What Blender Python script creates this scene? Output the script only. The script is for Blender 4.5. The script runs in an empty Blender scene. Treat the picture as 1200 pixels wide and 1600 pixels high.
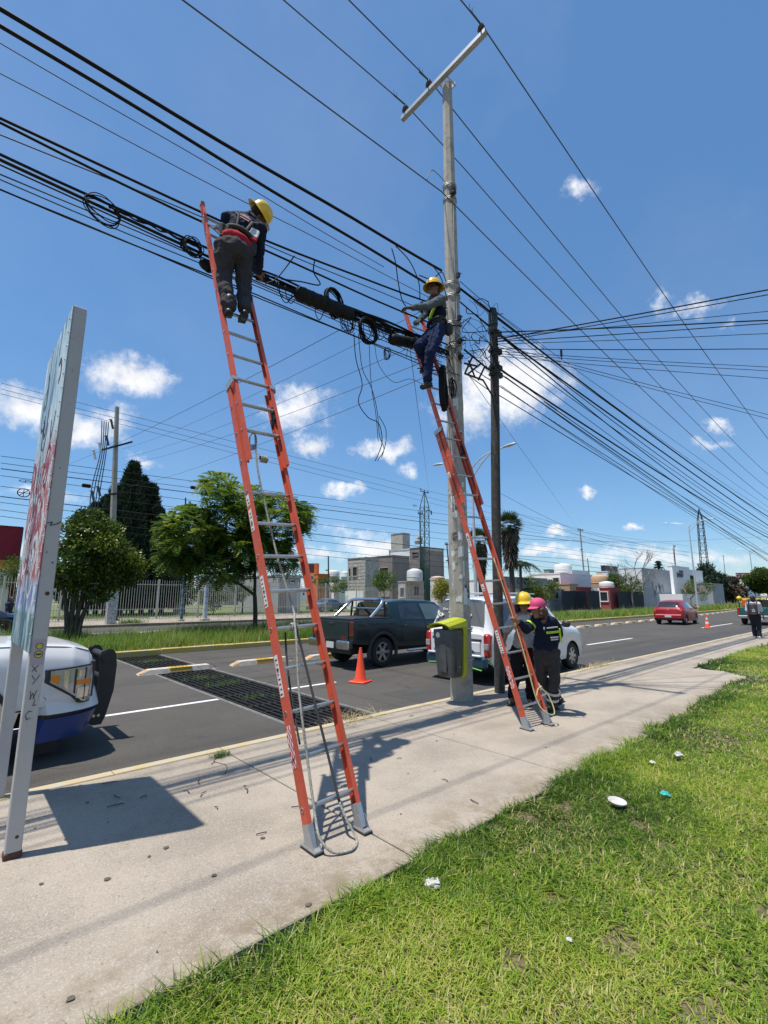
import bpy, math, random
import numpy as np
from mathutils import Vector, Matrix, Euler
R = math.radians
random.seed(7); rng = np.random.default_rng(7)
sc = bpy.context.scene
col = sc.collection

# ------------------------------------------------------------------ camera
FPX, HOR, VPX, EYE = 740.0, 932.0, 1430.0, 1.6
th = math.atan((HOR-800)/FPX); az = math.atan((VPX-600)*math.cos(th)/FPX)
FW = Vector((math.cos(az)*math.cos(th), math.sin(az)*math.cos(th), math.sin(th)))
UP = Vector((-math.cos(az)*math.sin(th), -math.sin(az)*math.sin(th), math.cos(th)))
RT = FW.cross(UP)
EYEP = Vector((0, 0, EYE))
cam = bpy.data.cameras.new('camera'); camo = bpy.data.objects.new('camera', cam); col.objects.link(camo)
cam.sensor_fit = 'VERTICAL'; cam.sensor_height = 36; cam.lens = FPX/1600*36
cam.clip_start = 0.05; cam.clip_end = 6000
camo.location = EYEP
camo.rotation_euler = Matrix((RT, UP, -FW)).transposed().to_euler()
sc.camera = camo

# ------------------------------------------------------------------ sun, exposure
SUN = Vector((1.02, -0.36, -3.74)).normalized()
sl = bpy.data.lights.new('sun', 'SUN'); slo = bpy.data.objects.new('sun', sl); col.objects.link(slo)
sl.energy = 4.9; sl.angle = R(0.53); sl.color = (1.0, 0.95, 0.87)
slo.rotation_euler = SUN.to_track_quat('-Z', 'Y').to_euler(); slo.location = (0, 0, 30)
sc.view_settings.view_transform = 'Standard'; sc.view_settings.look = 'None'
sc.view_settings.exposure = 0.22; sc.view_settings.gamma = 1; sc.view_settings.use_curve_mapping = False
sc.cycles.max_bounces = 6; sc.cycles.diffuse_bounces = 3; sc.cycles.transparent_max_bounces = 12
sc.cycles.caustics_reflective = False; sc.cycles.caustics_refractive = False

# ------------------------------------------------------------------ sky with cumulus
def ray(px, py):
    return FW + RT*((px-600)/FPX) - UP*((py-800)/FPX)
def gnd(px, py, z=0.0):
    d = ray(px, py); return EYEP + d*((z-EYE)/d.z)
def atY(px, py, Y):
    d = ray(px, py); return EYEP + d*(Y/d.y)
def atX(px, py, X):
    d = ray(px, py); return EYEP + d*(X/d.x)
def atD(px, py, dep):
    return EYEP + ray(px, py)*dep

world = bpy.data.worlds.new('World'); sc.world = world; world.use_nodes = True
wn, wl = world.node_tree.nodes, world.node_tree.links
wn.clear()
def N(nt, typ, **kw):
    n = nt.nodes.new(typ)
    for k, v in kw.items():
        if k == 'ins':
            for i, x in v.items(): n.inputs[i].default_value = x
        else: setattr(n, k, v)
    return n
def build_world():
    nt = world.node_tree; L = nt.links.new
    out = N(nt, 'ShaderNodeOutputWorld'); bg = N(nt, 'ShaderNodeBackground', ins={1: 0.14})
    sky = N(nt, 'ShaderNodeTexSky', sky_type='NISHITA', sun_disc=False)
    s = -SUN
    sky.sun_elevation = math.asin(s.z); sky.sun_rotation = math.atan2(s.x, s.y)
    sky.altitude = 1800; sky.air_density = 1.0; sky.dust_density = 1.0; sky.ozone_density = 4.0
    # flatten the brightness range of the dome evenly, as hazy high-altitude air does
    bw = N(nt, 'ShaderNodeRGBToBW'); L(sky.outputs[0], bw.inputs[0])
    dv = N(nt, 'ShaderNodeMath', operation='DIVIDE', ins={1: 2.35}); L(bw.outputs[0], dv.inputs[0])
    pw = N(nt, 'ShaderNodeMath', operation='POWER', ins={1: -0.34}); L(dv.outputs[0], pw.inputs[0])
    sk = N(nt, 'ShaderNodeVectorMath', operation='SCALE'); L(sky.outputs[0], sk.inputs[0]); L(pw.outputs[0], sk.inputs['Scale'])
    hs = N(nt, 'ShaderNodeHueSaturation', ins={'Hue': .493, 'Saturation': 1.1, 'Value': 1.03}); L(sk.outputs[0], hs.inputs['Color']); skyc = hs.outputs[0]
    tc = N(nt, 'ShaderNodeTexCoord')
    # ragged edges: push the lookup direction about by two scales of noise
    n1 = N(nt, 'ShaderNodeTexNoise', ins={'Scale': 16.0, 'Detail': 7.0, 'Roughness': 0.62})
    L(tc.outputs['Generated'], n1.inputs['Vector'])
    sub = N(nt, 'ShaderNodeVectorMath', operation='SUBTRACT', ins={1: (.5, .5, .5)}); L(n1.outputs['Color'], sub.inputs[0])
    scl = N(nt, 'ShaderNodeVectorMath', operation='SCALE', ins={'Scale': 0.075}); L(sub.outputs[0], scl.inputs[0])
    add = N(nt, 'ShaderNodeVectorMath', operation='ADD'); L(tc.outputs['Generated'], add.inputs[0]); L(scl.outputs[0], add.inputs[1])
    # (px, py, half width, half height, tilt deg, peak)  angular sizes
    C = [(205, 588, 82, 40, 4, 1.3), (60, 645, 105, 46, 6, 1.1), (135, 668, 75, 34, 0, .95), (170, 660, 55, 26, 30, .7), (225, 722, 55, 14, -8, .55),
         (465, 640, 72, 44, 20, 1.0), (485, 697, 36, 24, 10, .95), (597, 702, 60, 23, 0, 1.1), (540, 762, 45, 14, 0, .95), (640, 736, 24, 11, 0, .7),
         (790, 605, 118, 72, 0, 1.5), (720, 640, 60, 50, 0, .9), (905, 290, 34, 20, -35, .55), (1035, 475, 30, 20, -45, .4), (1090, 478, 60, 22, -8, .55), (1140, 508, 40, 12, 0, .35),
         (1125, 662, 32, 13, 0, .6), (1100, 692, 60, 14, -15, .4), (917, 766, 15, 9, 0, .8), (873, 832, 24, 13, 0, 1.0), (986, 826, 18, 8, 0, .9), (845, 858, 55, 13, 0, 1.0),
         (900, 868, 60, 12, 0, .8), (1000, 868, 120, 18, 0, .85), (1120, 870, 110, 16, 0, .7), (560, 835, 90, 14, -4, .6), (590, 858, 70, 26, 0, 1.0), (500, 868, 60, 16, 0, .7), (650, 872, 120, 16, 0, .8), (330, 875, 140, 15, 0, .6),
         (1240, 868, 100, 22, 0, .8), (440, 860, 60, 14, 0, .7), (70, 770, 80, 20, 0, .5), (20, 860, 90, 22, 0, .7),
         (1400, 800, 130, 40, 0, 1.1), (1560, 860, 160, 45, 0, 1.0), (-160, 700, 120, 50, 0, 1.1), (-330, 800, 160, 45, 0, 1.1), (700, 905, 400, 12, 0, .35)]
    # the rest of the dome carries the same scattered fair-weather cumulus
    r2 = random.Random(3)
    extra = []
    for i in range(16):
        a = az + math.pi + r2.uniform(-2.0, 2.0); e = R(r2.uniform(7, 32))
        extra.append((Vector((math.cos(a)*math.cos(e), math.sin(a)*math.cos(e), math.sin(e))), r2.uniform(.07, .16), r2.uniform(.03, .06), 0, r2.uniform(.7, 1.3)))
    lst = []
    for px, py, w, h, t, pk in C:
        d = ray(px, py); lst.append((d.normalized(), w/FPX/d.length, h/FPX/d.length, t, pk))
    prev = None
    for d, w, h, t, pk in lst+extra:
        r = d.cross(Vector((0, 0, 1))).normalized(); u = r.cross(d)
        ca, sa = math.cos(R(t)), math.sin(R(t))
        r, u = r*ca+u*sa, u*ca-r*sa
        eu = Matrix((r, u, -d)).transposed().to_euler()
        mp = N(nt, 'ShaderNodeMapping', vector_type='TEXTURE', ins={1: d, 2: eu, 3: (w*1.2, h*1.25, 0.35)}); L(add.outputs[0], mp.inputs[0])
        ln = N(nt, 'ShaderNodeVectorMath', operation='LENGTH'); L(mp.outputs[0], ln.inputs[0])
        ma = N(nt, 'ShaderNodeMath', operation='MULTIPLY_ADD', ins={1: -1.35*max(pk, .7), 2: pk}); L(ln.outputs['Value'], ma.inputs[0])
        if prev is None: prev = ma
        else:
            mx = N(nt, 'ShaderNodeMath', operation='SMOOTH_MAX', ins={2: 0.18}); L(prev.outputs[0], mx.inputs[0]); L(ma.outputs[0], mx.inputs[1]); prev = mx
    n2 = N(nt, 'ShaderNodeTexNoise', ins={'Scale': 24.0, 'Detail': 10.0, 'Roughness': 0.7}); L(tc.outputs['Generated'], n2.inputs['Vector'])
    ad = N(nt, 'ShaderNodeMath', operation='MULTIPLY_ADD', ins={1: 1.9, 2: -0.86}); L(n2.outputs['Fac'], ad.inputs[0])
    sm = N(nt, 'ShaderNodeMath', operation='ADD'); L(prev.outputs[0], sm.inputs[0]); L(ad.outputs[0], sm.inputs[1])
    mr = N(nt, 'ShaderNodeMapRange', interpolation_type='SMOOTHSTEP', ins={1: 0.0, 2: 1.12, 3: 0.0, 4: 0.97}); L(sm.outputs[0], mr.inputs[0])
    # thin high veil
    n3 = N(nt, 'ShaderNodeTexNoise', ins={'Scale': 2.2, 'Detail': 6.0, 'Roughness': 0.6}); L(tc.outputs['Generated'], n3.inputs['Vector'])
    mv = N(nt, 'ShaderNodeMapRange', ins={1: 0.45, 2: 0.8, 3: 0.0, 4: 0.07}); L(n3.outputs['Fac'], mv.inputs[0])
    mm = N(nt, 'ShaderNodeMath', operation='MAXIMUM'); L(mr.outputs[0], mm.inputs[0]); L(mv.outputs[0], mm.inputs[1])
    cr = N(nt, 'ShaderNodeMapRange', ins={1: 0.25, 2: 0.75, 3: 5.2, 4: 7.2}); L(n1.outputs['Fac'], cr.inputs[0])
    cc = N(nt, 'ShaderNodeCombineColor'); 
    for i, k in enumerate((0.99, 0.995, 1.02)):
        m = N(nt, 'ShaderNodeMath', operation='MULTIPLY', ins={1: k}); L(cr.outputs[0], m.inputs[0]); L(m.outputs[0], cc.inputs[i])
    mix = N(nt, 'ShaderNodeMix', data_type='RGBA'); L(mm.outputs[0], mix.inputs[0]); L(skyc, mix.inputs[6]); L(cc.outputs[0], mix.inputs[7])
    L(mix.outputs[2], bg.inputs[0]); L(bg.outputs[0], out.inputs[0])
build_world()

# ------------------------------------------------------------------ materials
MATS = {}
def mat(name, c, rough=.7, metal=0., var=.12, vs=4., bump=0., bs=60., c2=None, thr=(.45, .62), c2s=6., coat=0., spec=.5, alpha=None, tint=None, emit=None):
    """plain colour + slow noise variation + optional second colour showing through a noise mask + bump"""
    if name in MATS: return MATS[name]
    m = bpy.data.materials.new(name); m.use_nodes = True; nt = m.node_tree; L = nt.links.new
    b = nt.nodes['Principled BSDF']
    b.inputs['Roughness'].default_value = rough; b.inputs['Metallic'].default_value = metal
    b.inputs['Coat Weight'].default_value = coat; b.inputs['Specular IOR Level'].default_value = spec
    tc = N(nt, 'ShaderNodeTexCoord')
    n = N(nt, 'ShaderNodeTexNoise', ins={'Scale': vs, 'Detail': 6., 'Roughness': .65}); L(tc.outputs['Object'], n.inputs['Vector'])
    mr = N(nt, 'ShaderNodeMapRange', ins={1: .25, 2: .75, 3: 1-var, 4: 1+var}); L(n.outputs['Fac'], mr.inputs[0])
    src = N(nt, 'ShaderNodeRGB'); src.outputs[0].default_value = (*c, 1); last = src.outputs[0]
    if c2 is not None:
        n2 = N(nt, 'ShaderNodeTexNoise', ins={'Scale': c2s, 'Detail': 9., 'Roughness': .7}); L(tc.outputs['Object'], n2.inputs['Vector'])
        m2 = N(nt, 'ShaderNodeMapRange', ins={1: thr[0], 2: thr[1]}); L(n2.outputs['Fac'], m2.inputs[0])
        mx = N(nt, 'ShaderNodeMix', data_type='RGBA'); L(m2.outputs[0], mx.inputs[0]); L(last, mx.inputs[6]); mx.inputs[7].default_value = (*c2, 1); last = mx.outputs[2]
    vm = N(nt, 'ShaderNodeVectorMath', operation='SCALE'); L(last, vm.inputs[0]); L(mr.outputs[0], vm.inputs['Scale'])
    L(vm.outputs[0], b.inputs['Base Color'])
    if bump:
        n3 = N(nt, 'ShaderNodeTexNoise', ins={'Scale': bs, 'Detail': 4.}); L(tc.outputs['Object'], n3.inputs['Vector'])
        bp = N(nt, 'ShaderNodeBump', ins={'Strength': min(1, bump), 'Distance': 0.01*max(1, bump)}); L(n3.outputs['Fac'], bp.inputs['Height']); L(bp.outputs[0], b.inputs['Normal'])
    if emit: b.inputs['Emission Color'].default_value = (*emit[0], 1); b.inputs['Emission Strength'].default_value = emit[1]
    MATS[name] = m; m.diffuse_color = (*c, 1)
    return m
def ground_mat(name, base, dark, light, grain=140., stain=1.1, rough=.88, gdepth=.5, streak=None, edge=None, cracks=0.):
    m = bpy.data.materials.new(name); m.use_nodes = True; nt = m.node_tree; L = nt.links.new; b = nt.nodes['Principled BSDF']; b.inputs['Roughness'].default_value = rough; b.inputs['Specular IOR Level'].default_value = .3
    tc = N(nt, 'ShaderNodeTexCoord'); pos = N(nt, 'ShaderNodeNewGeometry').outputs['Position']
    def noise(s, det=8., ro=.65, st=None):
        n = N(nt, 'ShaderNodeTexNoise', ins={'Scale': s, 'Detail': det, 'Roughness': ro})
        if st: mp = N(nt, 'ShaderNodeMapping', ins={3: st}); L(pos, mp.inputs[0]); L(mp.outputs[0], n.inputs['Vector'])
        else: L(pos, n.inputs['Vector'])
        return n.outputs['Fac']
    def mr(s, a, c, lo=0., hi=1.): q = N(nt, 'ShaderNodeMapRange', interpolation_type='SMOOTHSTEP', ins={1: a, 2: c, 3: lo, 4: hi}); L(s, q.inputs[0]); return q.outputs[0]
    def mix(f, a, c):
        q = N(nt, 'ShaderNodeMix', data_type='RGBA'); L(f, q.inputs[0])
        for s_, i in ((a, 6), (c, 7)):
            if isinstance(s_, tuple): q.inputs[i].default_value = (*s_, 1)
            else: L(s_, q.inputs[i])
        return q.outputs[2]
    c = mix(mr(noise(stain, 10., .68), .38, .68), base, dark)
    c = mix(mr(noise(stain*5.3, 9., .7), .52, .74, 0, .6), c, dark)
    c = mix(mr(noise(grain, 4., .7), .48, .66, 0, .75), c, light)
    c = mix(mr(noise(grain*.45, 5., .75), .56, .68, 0, .7), c, tuple(v*.55 for v in dark))
    if streak: c = mix(mr(noise(1.0, 6., .6, streak), .5, .72, 0, .55), c, tuple(v*.7 for v in dark))
    if edge or cracks:
        sp = N(nt, 'ShaderNodeSeparateXYZ'); L(pos, sp.inputs[0])
        def mul(a, q_): q = N(nt, 'ShaderNodeMath', operation='MULTIPLY'); L(a, q.inputs[0]); L(q_, q.inputs[1]); return q.outputs[0]
    if edge:      # dust and soil washed along the two borders of the walk
        c = mix(mul(mr(sp.outputs['Y'], edge[0]+.55, edge[0]-.02), mr(noise(4., 9., .75), .42, .62, 0, .75)), c, (.20, .155, .10))
        c = mix(mul(mr(sp.outputs['Y'], edge[1]-.5, edge[1]+.05), mr(noise(3., 9., .75), .42, .62, 0, .6)), c, (.19, .165, .13))
        c = mix(mr(noise(.7, 5., .6, (.35, 1.2, 1)), .55, .72, 0, .45), c, (.20, .172, .14))
    if cracks:
        wn_ = N(nt, 'ShaderNodeTexNoise', ins={'Scale': 1.3, 'Detail': 5.}); L(pos, wn_.inputs['Vector'])
        sc2 = N(nt, 'ShaderNodeVectorMath', operation='SCALE', ins={'Scale': .9}); L(wn_.outputs['Color'], sc2.inputs[0]); ad = N(nt, 'ShaderNodeVectorMath', operation='ADD'); L(pos, ad.inputs[0]); L(sc2.outputs[0], ad.inputs[1])
        vo = N(nt, 'ShaderNodeTexVoronoi', feature='DISTANCE_TO_EDGE', ins={'Scale': cracks}); L(ad.outputs[0], vo.inputs['Vector'])
        c = mix(mul(mr(vo.outputs['Distance'], .008, .003), mr(noise(.25, 3.), .45, .6, 0, .8)), c, tuple(v*.4 for v in dark))
    L(c, b.inputs['Base Color'])
    bp = N(nt, 'ShaderNodeBump', ins={'Strength': gdepth, 'Distance': .006}); L(noise(grain*.8, 5., .7), bp.inputs['Height']); L(bp.outputs[0], b.inputs['Normal']); MATS[name] = m; return m
def leafmat(name, cols, rough=.5, trans=.35, attr='rnd'):
    if name in MATS: return MATS[name]
    m = bpy.data.materials.new(name); m.use_nodes = True; nt = m.node_tree; L = nt.links.new
    b = nt.nodes['Principled BSDF']; out = nt.nodes['Material Output']
    a = N(nt, 'ShaderNodeAttribute', attribute_name=attr)
    r = N(nt, 'ShaderNodeValToRGB'); e = r.color_ramp.elements
    while len(e) < len(cols): e.new(0.5)
    for i, c in enumerate(cols): e[i].position = i/(len(cols)-1); e[i].color = (*c, 1)
    L(a.outputs['Fac'], r.inputs[0]); L(r.outputs[0], b.inputs['Base Color']); b.inputs['Roughness'].default_value = rough; b.inputs['Specular IOR Level'].default_value = .35
    t = N(nt, 'ShaderNodeBsdfTranslucent'); L(r.outputs[0], t.inputs[0])
    mx = N(nt, 'ShaderNodeMixShader', ins={0: trans}); L(b.outputs[0], mx.inputs[1]); L(t.outputs[0], mx.inputs[2]); L(mx.outputs[0], out.inputs[0])
    MATS[name] = m; return m
def glassmat(name, c=(.02, .025, .03), rough=.05):
    m = mat(name, c, rough, 0, .05, spec=.8, coat=.6); return m

# ------------------------------------------------------------------ mesh building
class MB:
    def __init__(s): s.v = []; s.f = []; s.m = []; s.cur = 0
    def add(s, vs, fs):
        o = len(s.v); s.v += [tuple(p) for p in vs]; s.f += [[i+o for i in f] for f in fs]; s.m += [s.cur]*len(fs); return s
    def box(s, c, d, rot=None):
        c = Vector(c); hx, hy, hz = d[0]/2, d[1]/2, d[2]/2
        P = [Vector((x*hx, y*hy, z*hz)) for x in (-1, 1) for y in (-1, 1) for z in (-1, 1)]
        if rot is not None: P = [rot @ p for p in P]
        return s.add([p+c for p in P], [(0, 1, 3, 2), (4, 6, 7, 5), (0, 4, 5, 1), (2, 3, 7, 6), (0, 2, 6, 4), (1, 5, 7, 3)])
    def bar(s, a, b, w, h, up=Vector((0, 0, 1))):
        a, b = Vector(a), Vector(b); d = (b-a); l = d.length; d.normalize()
        x = d.cross(Vector(up))
        if x.length < 1e-4: x = d.cross(Vector((1, 0, 0)))
        x.normalize(); y = x.cross(d)
        return s.box((a+b)/2, (w, l, h), Matrix((x, d, y)).transposed())
    def bbox(s, c, d, bev=.01, rot=None):
        """box with chamfered edges"""
        c = Vector(c); hx, hy, hz = d[0]/2, d[1]/2, d[2]/2; b = min(bev, hx*.9, hy*.9, hz*.9); P = []; F = []
        idx = {}
        for x in (-1, 1):
            for y in (-1, 1):
                for z in (-1, 1):
                    for k in range(3):
                        p = Vector((x*(hx-(b if k != 0 else 0)), y*(hy-(b if k != 1 else 0)), z*(hz-(b if k != 2 else 0))))
                        idx[(x, y, z, k)] = len(P); P.append(rot @ p + c if rot is not None else p + c)
        for sg in (-1, 1):
            F.append([idx[(sg, -1, -1, 0)], idx[(sg, 1, -1, 0)], idx[(sg, 1, 1, 0)], idx[(sg, -1, 1, 0)]][::sg])
            F.append([idx[(-1, sg, -1, 1)], idx[(-1, sg, 1, 1)], idx[(1, sg, 1, 1)], idx[(1, sg, -1, 1)]][::sg])
            F.append([idx[(-1, -1, sg, 2)], idx[(1, -1, sg, 2)], idx[(1, 1, sg, 2)], idx[(-1, 1, sg, 2)]][::sg])
        for a in (-1, 1):
            for e in (-1, 1):
                F.append([idx[(a, e, -1, 0)], idx[(a, e, 1, 0)], idx[(a, e, 1, 1)], idx[(a, e, -1, 1)]])
                F.append([idx[(a, -1, e, 0)], idx[(a, 1, e, 0)], idx[(a, 1, e, 2)], idx[(a, -1, e, 2)]])
                F.append([idx[(-1, a, e, 1)], idx[(1, a, e, 1)], idx[(1, a, e, 2)], idx[(-1, a, e, 2)]])
        for x in (-1, 1):
            for y in (-1, 1):
                for z in (-1, 1): F.append([idx[(x, y, z, k)] for k in range(3)])
        return s.add(P, F)
    def tube(s, pts, r, n=8, cap=True, flat=None):
        """swept circle through pts; r number or list"""
        P = [Vector(p) for p in pts]; m = len(P); rr = r if isinstance(r, (list, tuple)) else [r]*m
        vs = []; x = None
        for i in range(m):
            t = (P[min(i+1, m-1)]-P[max(i-1, 0)])
            if t.length < 1e-9: t = Vector((0, 0, 1))
            t.normalize()
            if x is None:
                x = t.cross(Vector((0, 0, 1)))
                if x.length < .05: x = t.cross(Vector((0, 1, 0)))
            x = (x - t*x.dot(t)).normalized(); y = t.cross(x)
            for k in range(n):
                a = 2*math.pi*k/n; vs.append(P[i]+x*(math.cos(a)*rr[i])+y*(math.sin(a)*rr[i]))
        fs = [(i*n+k, i*n+(k+1) % n, (i+1)*n+(k+1) % n, (i+1)*n+k) for i in range(m-1) for k in range(n)]
        if cap: fs += [list(range(n))[::-1], [(m-1)*n+k for k in range(n)]]
        return s.add(vs, fs)
    def cyl(s, a, b, r0, r1=None, n=12): return s.tube([a, b], [r0, r0 if r1 is None else r1], n)
    def lathe(s, prof, n=16, M=None, close=True):
        """prof = [(r, z)...] about local z, M a 4x4"""
        vs = []; m = len(prof)
        for r, z in prof:
            for k in range(n):
                a = 2*math.pi*k/n; p = Vector((r*math.cos(a), r*math.sin(a), z)); vs.append(M @ p if M is not None else p)
        fs = [(i*n+k, i*n+(k+1) % n, (i+1)*n+(k+1) % n, (i+1)*n+k) for i in range(m-1) for k in range(n)]
        if close: fs += [list(range(n))[::-1], [(m-1)*n+k for k in range(n)]]
        return s.add(vs, fs)
    def ell(s, c, ax, n=12, m=8):
        """ellipsoid; ax = three axis vectors (scaled)"""
        c = Vector(c); vs = [c+Vector(ax[2])]; 
        for i in range(1, m):
            p = math.pi*i/m
            for k in range(n):
                a = 2*math.pi*k/n; vs.append(c+Vector(ax[0])*(math.sin(p)*math.cos(a))+Vector(ax[1])*(math.sin(p)*math.sin(a))+Vector(ax[2])*math.cos(p))
        vs.append(c-Vector(ax[2])); e = len(vs)-1
        fs = [(0, 1+k, 1+(k+1) % n) for k in range(n)]
        for i in range(m-2):
            for k in range(n): fs.append((1+i*n+k, 1+(i+1)*n+k, 1+(i+1)*n+(k+1) % n, 1+i*n+(k+1) % n))
        fs += [(1+(m-2)*n+k, e, 1+(m-2)*n+(k+1) % n) for k in range(n)]
        return s.add(vs, fs)
    def sph(s, c, r, n=12, m=8): return s.ell(c, ((r, 0, 0), (0, r, 0), (0, 0, r)), n, m)
    def caps(s, a, b, r0, r1, n=12):
        """tapered capsule"""
        a, b = Vector(a), Vector(b); d = b-a; l = d.length
        if l < 1e-6: return s.sph(a, r0)
        d.normalize(); P = []; rr = []
        for k in range(5): q = math.pi/2*(k/4); P.append(a-d*(r0*math.cos(q))); rr.append(max(1e-3*r0, r0*math.sin(q)))
        for k in range(1, 4): P.append(a+d*(l*k/4)); rr.append(r0+(r1-r0)*k/4)
        for k in range(5): q = math.pi/2*(k/4); P.append(b+d*(r1*math.sin(q))); rr.append(max(1e-3*r1, r1*math.cos(q)))
        return s.tube(P, rr, n)
    def prism(s, poly, o, ex, ey, ez):
        """polygon [(a,b)] in the ex,ey plane at o, thickness vector ez"""
        o, ex, ey, ez = Vector(o), Vector(ex), Vector(ey), Vector(ez); n = len(poly)
        vs = [o+ex*a+ey*b for a, b in poly]; vs += [p+ez for p in vs]
        return s.add(vs, [list(range(n))[::-1], list(range(n, 2*n))]+[(k, (k+1) % n, n+(k+1) % n, n+k) for k in range(n)])
    def quad(s, a, b, c, d): return s.add([a, b, c, d], [(0, 1, 2, 3)])
    def build(s, name, m, parent=None, smooth=None, off=None, kind=None, label=None, cat=None, group=None, recalc=True):
        me = bpy.data.meshes.new(name)
        v = s.v if off is None else [(p[0]-off[0], p[1]-off[1], p[2]-off[2]) for p in s.v]
        me.from_pydata(v, [], s.f)
        ms = m if isinstance(m, (list, tuple)) else [m]
        for q in ms: me.materials.append(q)
        if len(ms) > 1: me.polygons.foreach_set('material_index', s.m)
        if recalc:
            import bmesh
            bm = bmesh.new(); bm.from_mesh(me); bmesh.ops.recalc_face_normals(bm, faces=bm.faces); bm.to_mesh(me); bm.free()
        if smooth is not None:
            me.polygons.foreach_set('use_smooth', [True]*len(me.polygons))
            if smooth > 0: me.set_sharp_from_angle(angle=R(smooth))
        me.update()
        return link(name, me, parent, kind, label, cat, group, off if parent is None else None)
def link(name, data, parent=None, kind=None, label=None, cat=None, group=None, loc=None):
    o = bpy.data.objects.new(name, data); col.objects.link(o)
    if parent is not None: o.parent = parent
    if loc is not None: o.location = loc
    if kind: o['kind'] = kind
    if label: o['label'] = label
    if cat: o['category'] = cat
    if group: o['group'] = group
    return o
def thing(name, label, cat, loc=(0, 0, 0), rz=0., group=None, kind=None):
    o = link(name, None, None, kind, label, cat, group, loc); o.rotation_euler = (0, 0, rz); o.empty_display_size = .2
    return o
def dup(o, loc=None, rz=None, label=None):
    """copy a thing with its parts and sub-parts"""
    c = o.copy(); col.objects.link(c)
    if loc is not None: c.location = loc
    if rz is not None: c.rotation_euler = (0, 0, rz)
    if label: c['label'] = label
    for ch in list(o.children):
        d = ch.copy(); col.objects.link(d); d.parent = c
        for g in list(ch.children): e = g.copy(); col.objects.link(e); e.parent = d
    return c
def bulk(name, V, F, m, rnd=None, parent=None, kind=None, label=None, cat=None, group=None, smooth=False):
    """numpy mesh: V (n,3), F (m,k)"""
    me = bpy.data.meshes.new(name); V = np.asarray(V, np.float32); F = np.asarray(F, np.int32)
    me.vertices.add(len(V)); me.vertices.foreach_set('co', V.ravel())
    k = F.shape[1]; me.loops.add(F.size); me.loops.foreach_set('vertex_index', F.ravel())
    me.polygons.add(len(F)); me.polygons.foreach_set('loop_start', np.arange(0, F.size, k, dtype=np.int32))
    if smooth: me.polygons.foreach_set('use_smooth', np.ones(len(F), bool))
    me.materials.append(m)
    if rnd is not None:
        a = me.attributes.new('rnd', 'FLOAT', 'POINT'); a.data.foreach_set('value', np.asarray(rnd, np.float32))
    me.update(calc_edges=True); me.validate()
    return link(name, me, parent, kind, label, cat, group)
def text(s, name, size, m, parent, M, ext=.001, align='CENTER', shear=0., bold=False):
    cu = bpy.data.curves.new(name, 'FONT'); cu.body = s; cu.size = size; cu.extrude = ext; cu.align_x = align; cu.align_y = 'CENTER'; cu.shear = shear
    if bold: cu.offset = size*.02
    cu.resolution_u = 2; cu.materials.append(m)
    t = bpy.data.objects.new('tmp_text', cu); col.objects.link(t)
    dg = bpy.context.evaluated_depsgraph_get(); me = bpy.data.meshes.new_from_object(t.evaluated_get(dg)); bpy.data.objects.remove(t); bpy.data.curves.remove(cu)
    o = link(name, me, parent); o.matrix_local = M
    return o
def frame(o, x, y):
    """matrix with local x, y axes at o (z = x cross y)"""
    x = Vector(x).normalized(); y = Vector(y); y = (y-x*y.dot(x)).normalized(); z = x.cross(y)
    M = Matrix((x, y, z)).transposed().to_4x4(); M.translation = Vector(o); return M
# ================================================================== THE SETTING
CONC = ground_mat('sidewalk_concrete', (.355, .303, .243), (.25, .212, .170), (.475, .415, .34), 95., .9, .88, .6, None, (2.35, 5.1))
CONC2 = mat('old_concrete', (.40, .37, .32), .9, 0, .2, 2.0, .4, 90, c2=(.27, .25, .22), thr=(.5, .7), c2s=5)
ASPH = ground_mat('asphalt', (.080, .073, .064), (.060, .055, .049), (.15, .138, .122), 120., .5, .85, .9, (.06, 1.6, 1), None, .42)
ASPHD = ground_mat('asphalt_patch', (.066, .064, .061), (.052, .05, .048), (.12, .115, .11), 120., .7, .85, .9, (.06, 1.6, 1))
YELK = mat('worn_yellow_kerb_paint', (.50, .385, .17), .8, 0, .18, 6, .3, 60, c2=(.40, .35, .27), thr=(.40, .56), c2s=6)
YELM = mat('median_kerb_yellow', (.58, .42, .10), .75, 0, .2, 3, .3, 60, c2=(.42, .35, .22), thr=(.5, .64), c2s=3)
WHT = mat('road_paint', (.68, .68, .66), .7, 0, .1, 8, .2, 90, c2=(.32, .31, .3), thr=(.6, .72), c2s=22)
DIRT = mat('soil', (.19, .15, .095), .95, 0, .25, 3, .6, 60, c2=(.12, .13, .05), thr=(.45, .6), c2s=9)
DRY = mat('dry_ground', (.2, .19, .12), .95, 0, .25, .05, 0, 1, c2=(.1, .13, .05), thr=(.45, .6), c2s=.08)
LIPC = mat('drain_lip_concrete', (.17, .16, .145), .9, 0, .2, 3, .4, 60, c2=(.10, .095, .09), thr=(.45, .65), c2s=5)
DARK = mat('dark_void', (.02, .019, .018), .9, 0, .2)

def sheet(name, x0, x1, y0, y1, z, m, parent=None, kind='structure'):
    b = MB(); b.quad((x0, y0, z), (x1, y0, z), (x1, y1, z), (x0, y1, z)); return b.build(name, m, parent, kind=kind if parent is None else None)
sheet('ground', -2500, 4000, -2500, 4000, -.75, DRY)

RZ = -.13
KY = 5.26                     # outer edge of the near kerb
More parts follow.
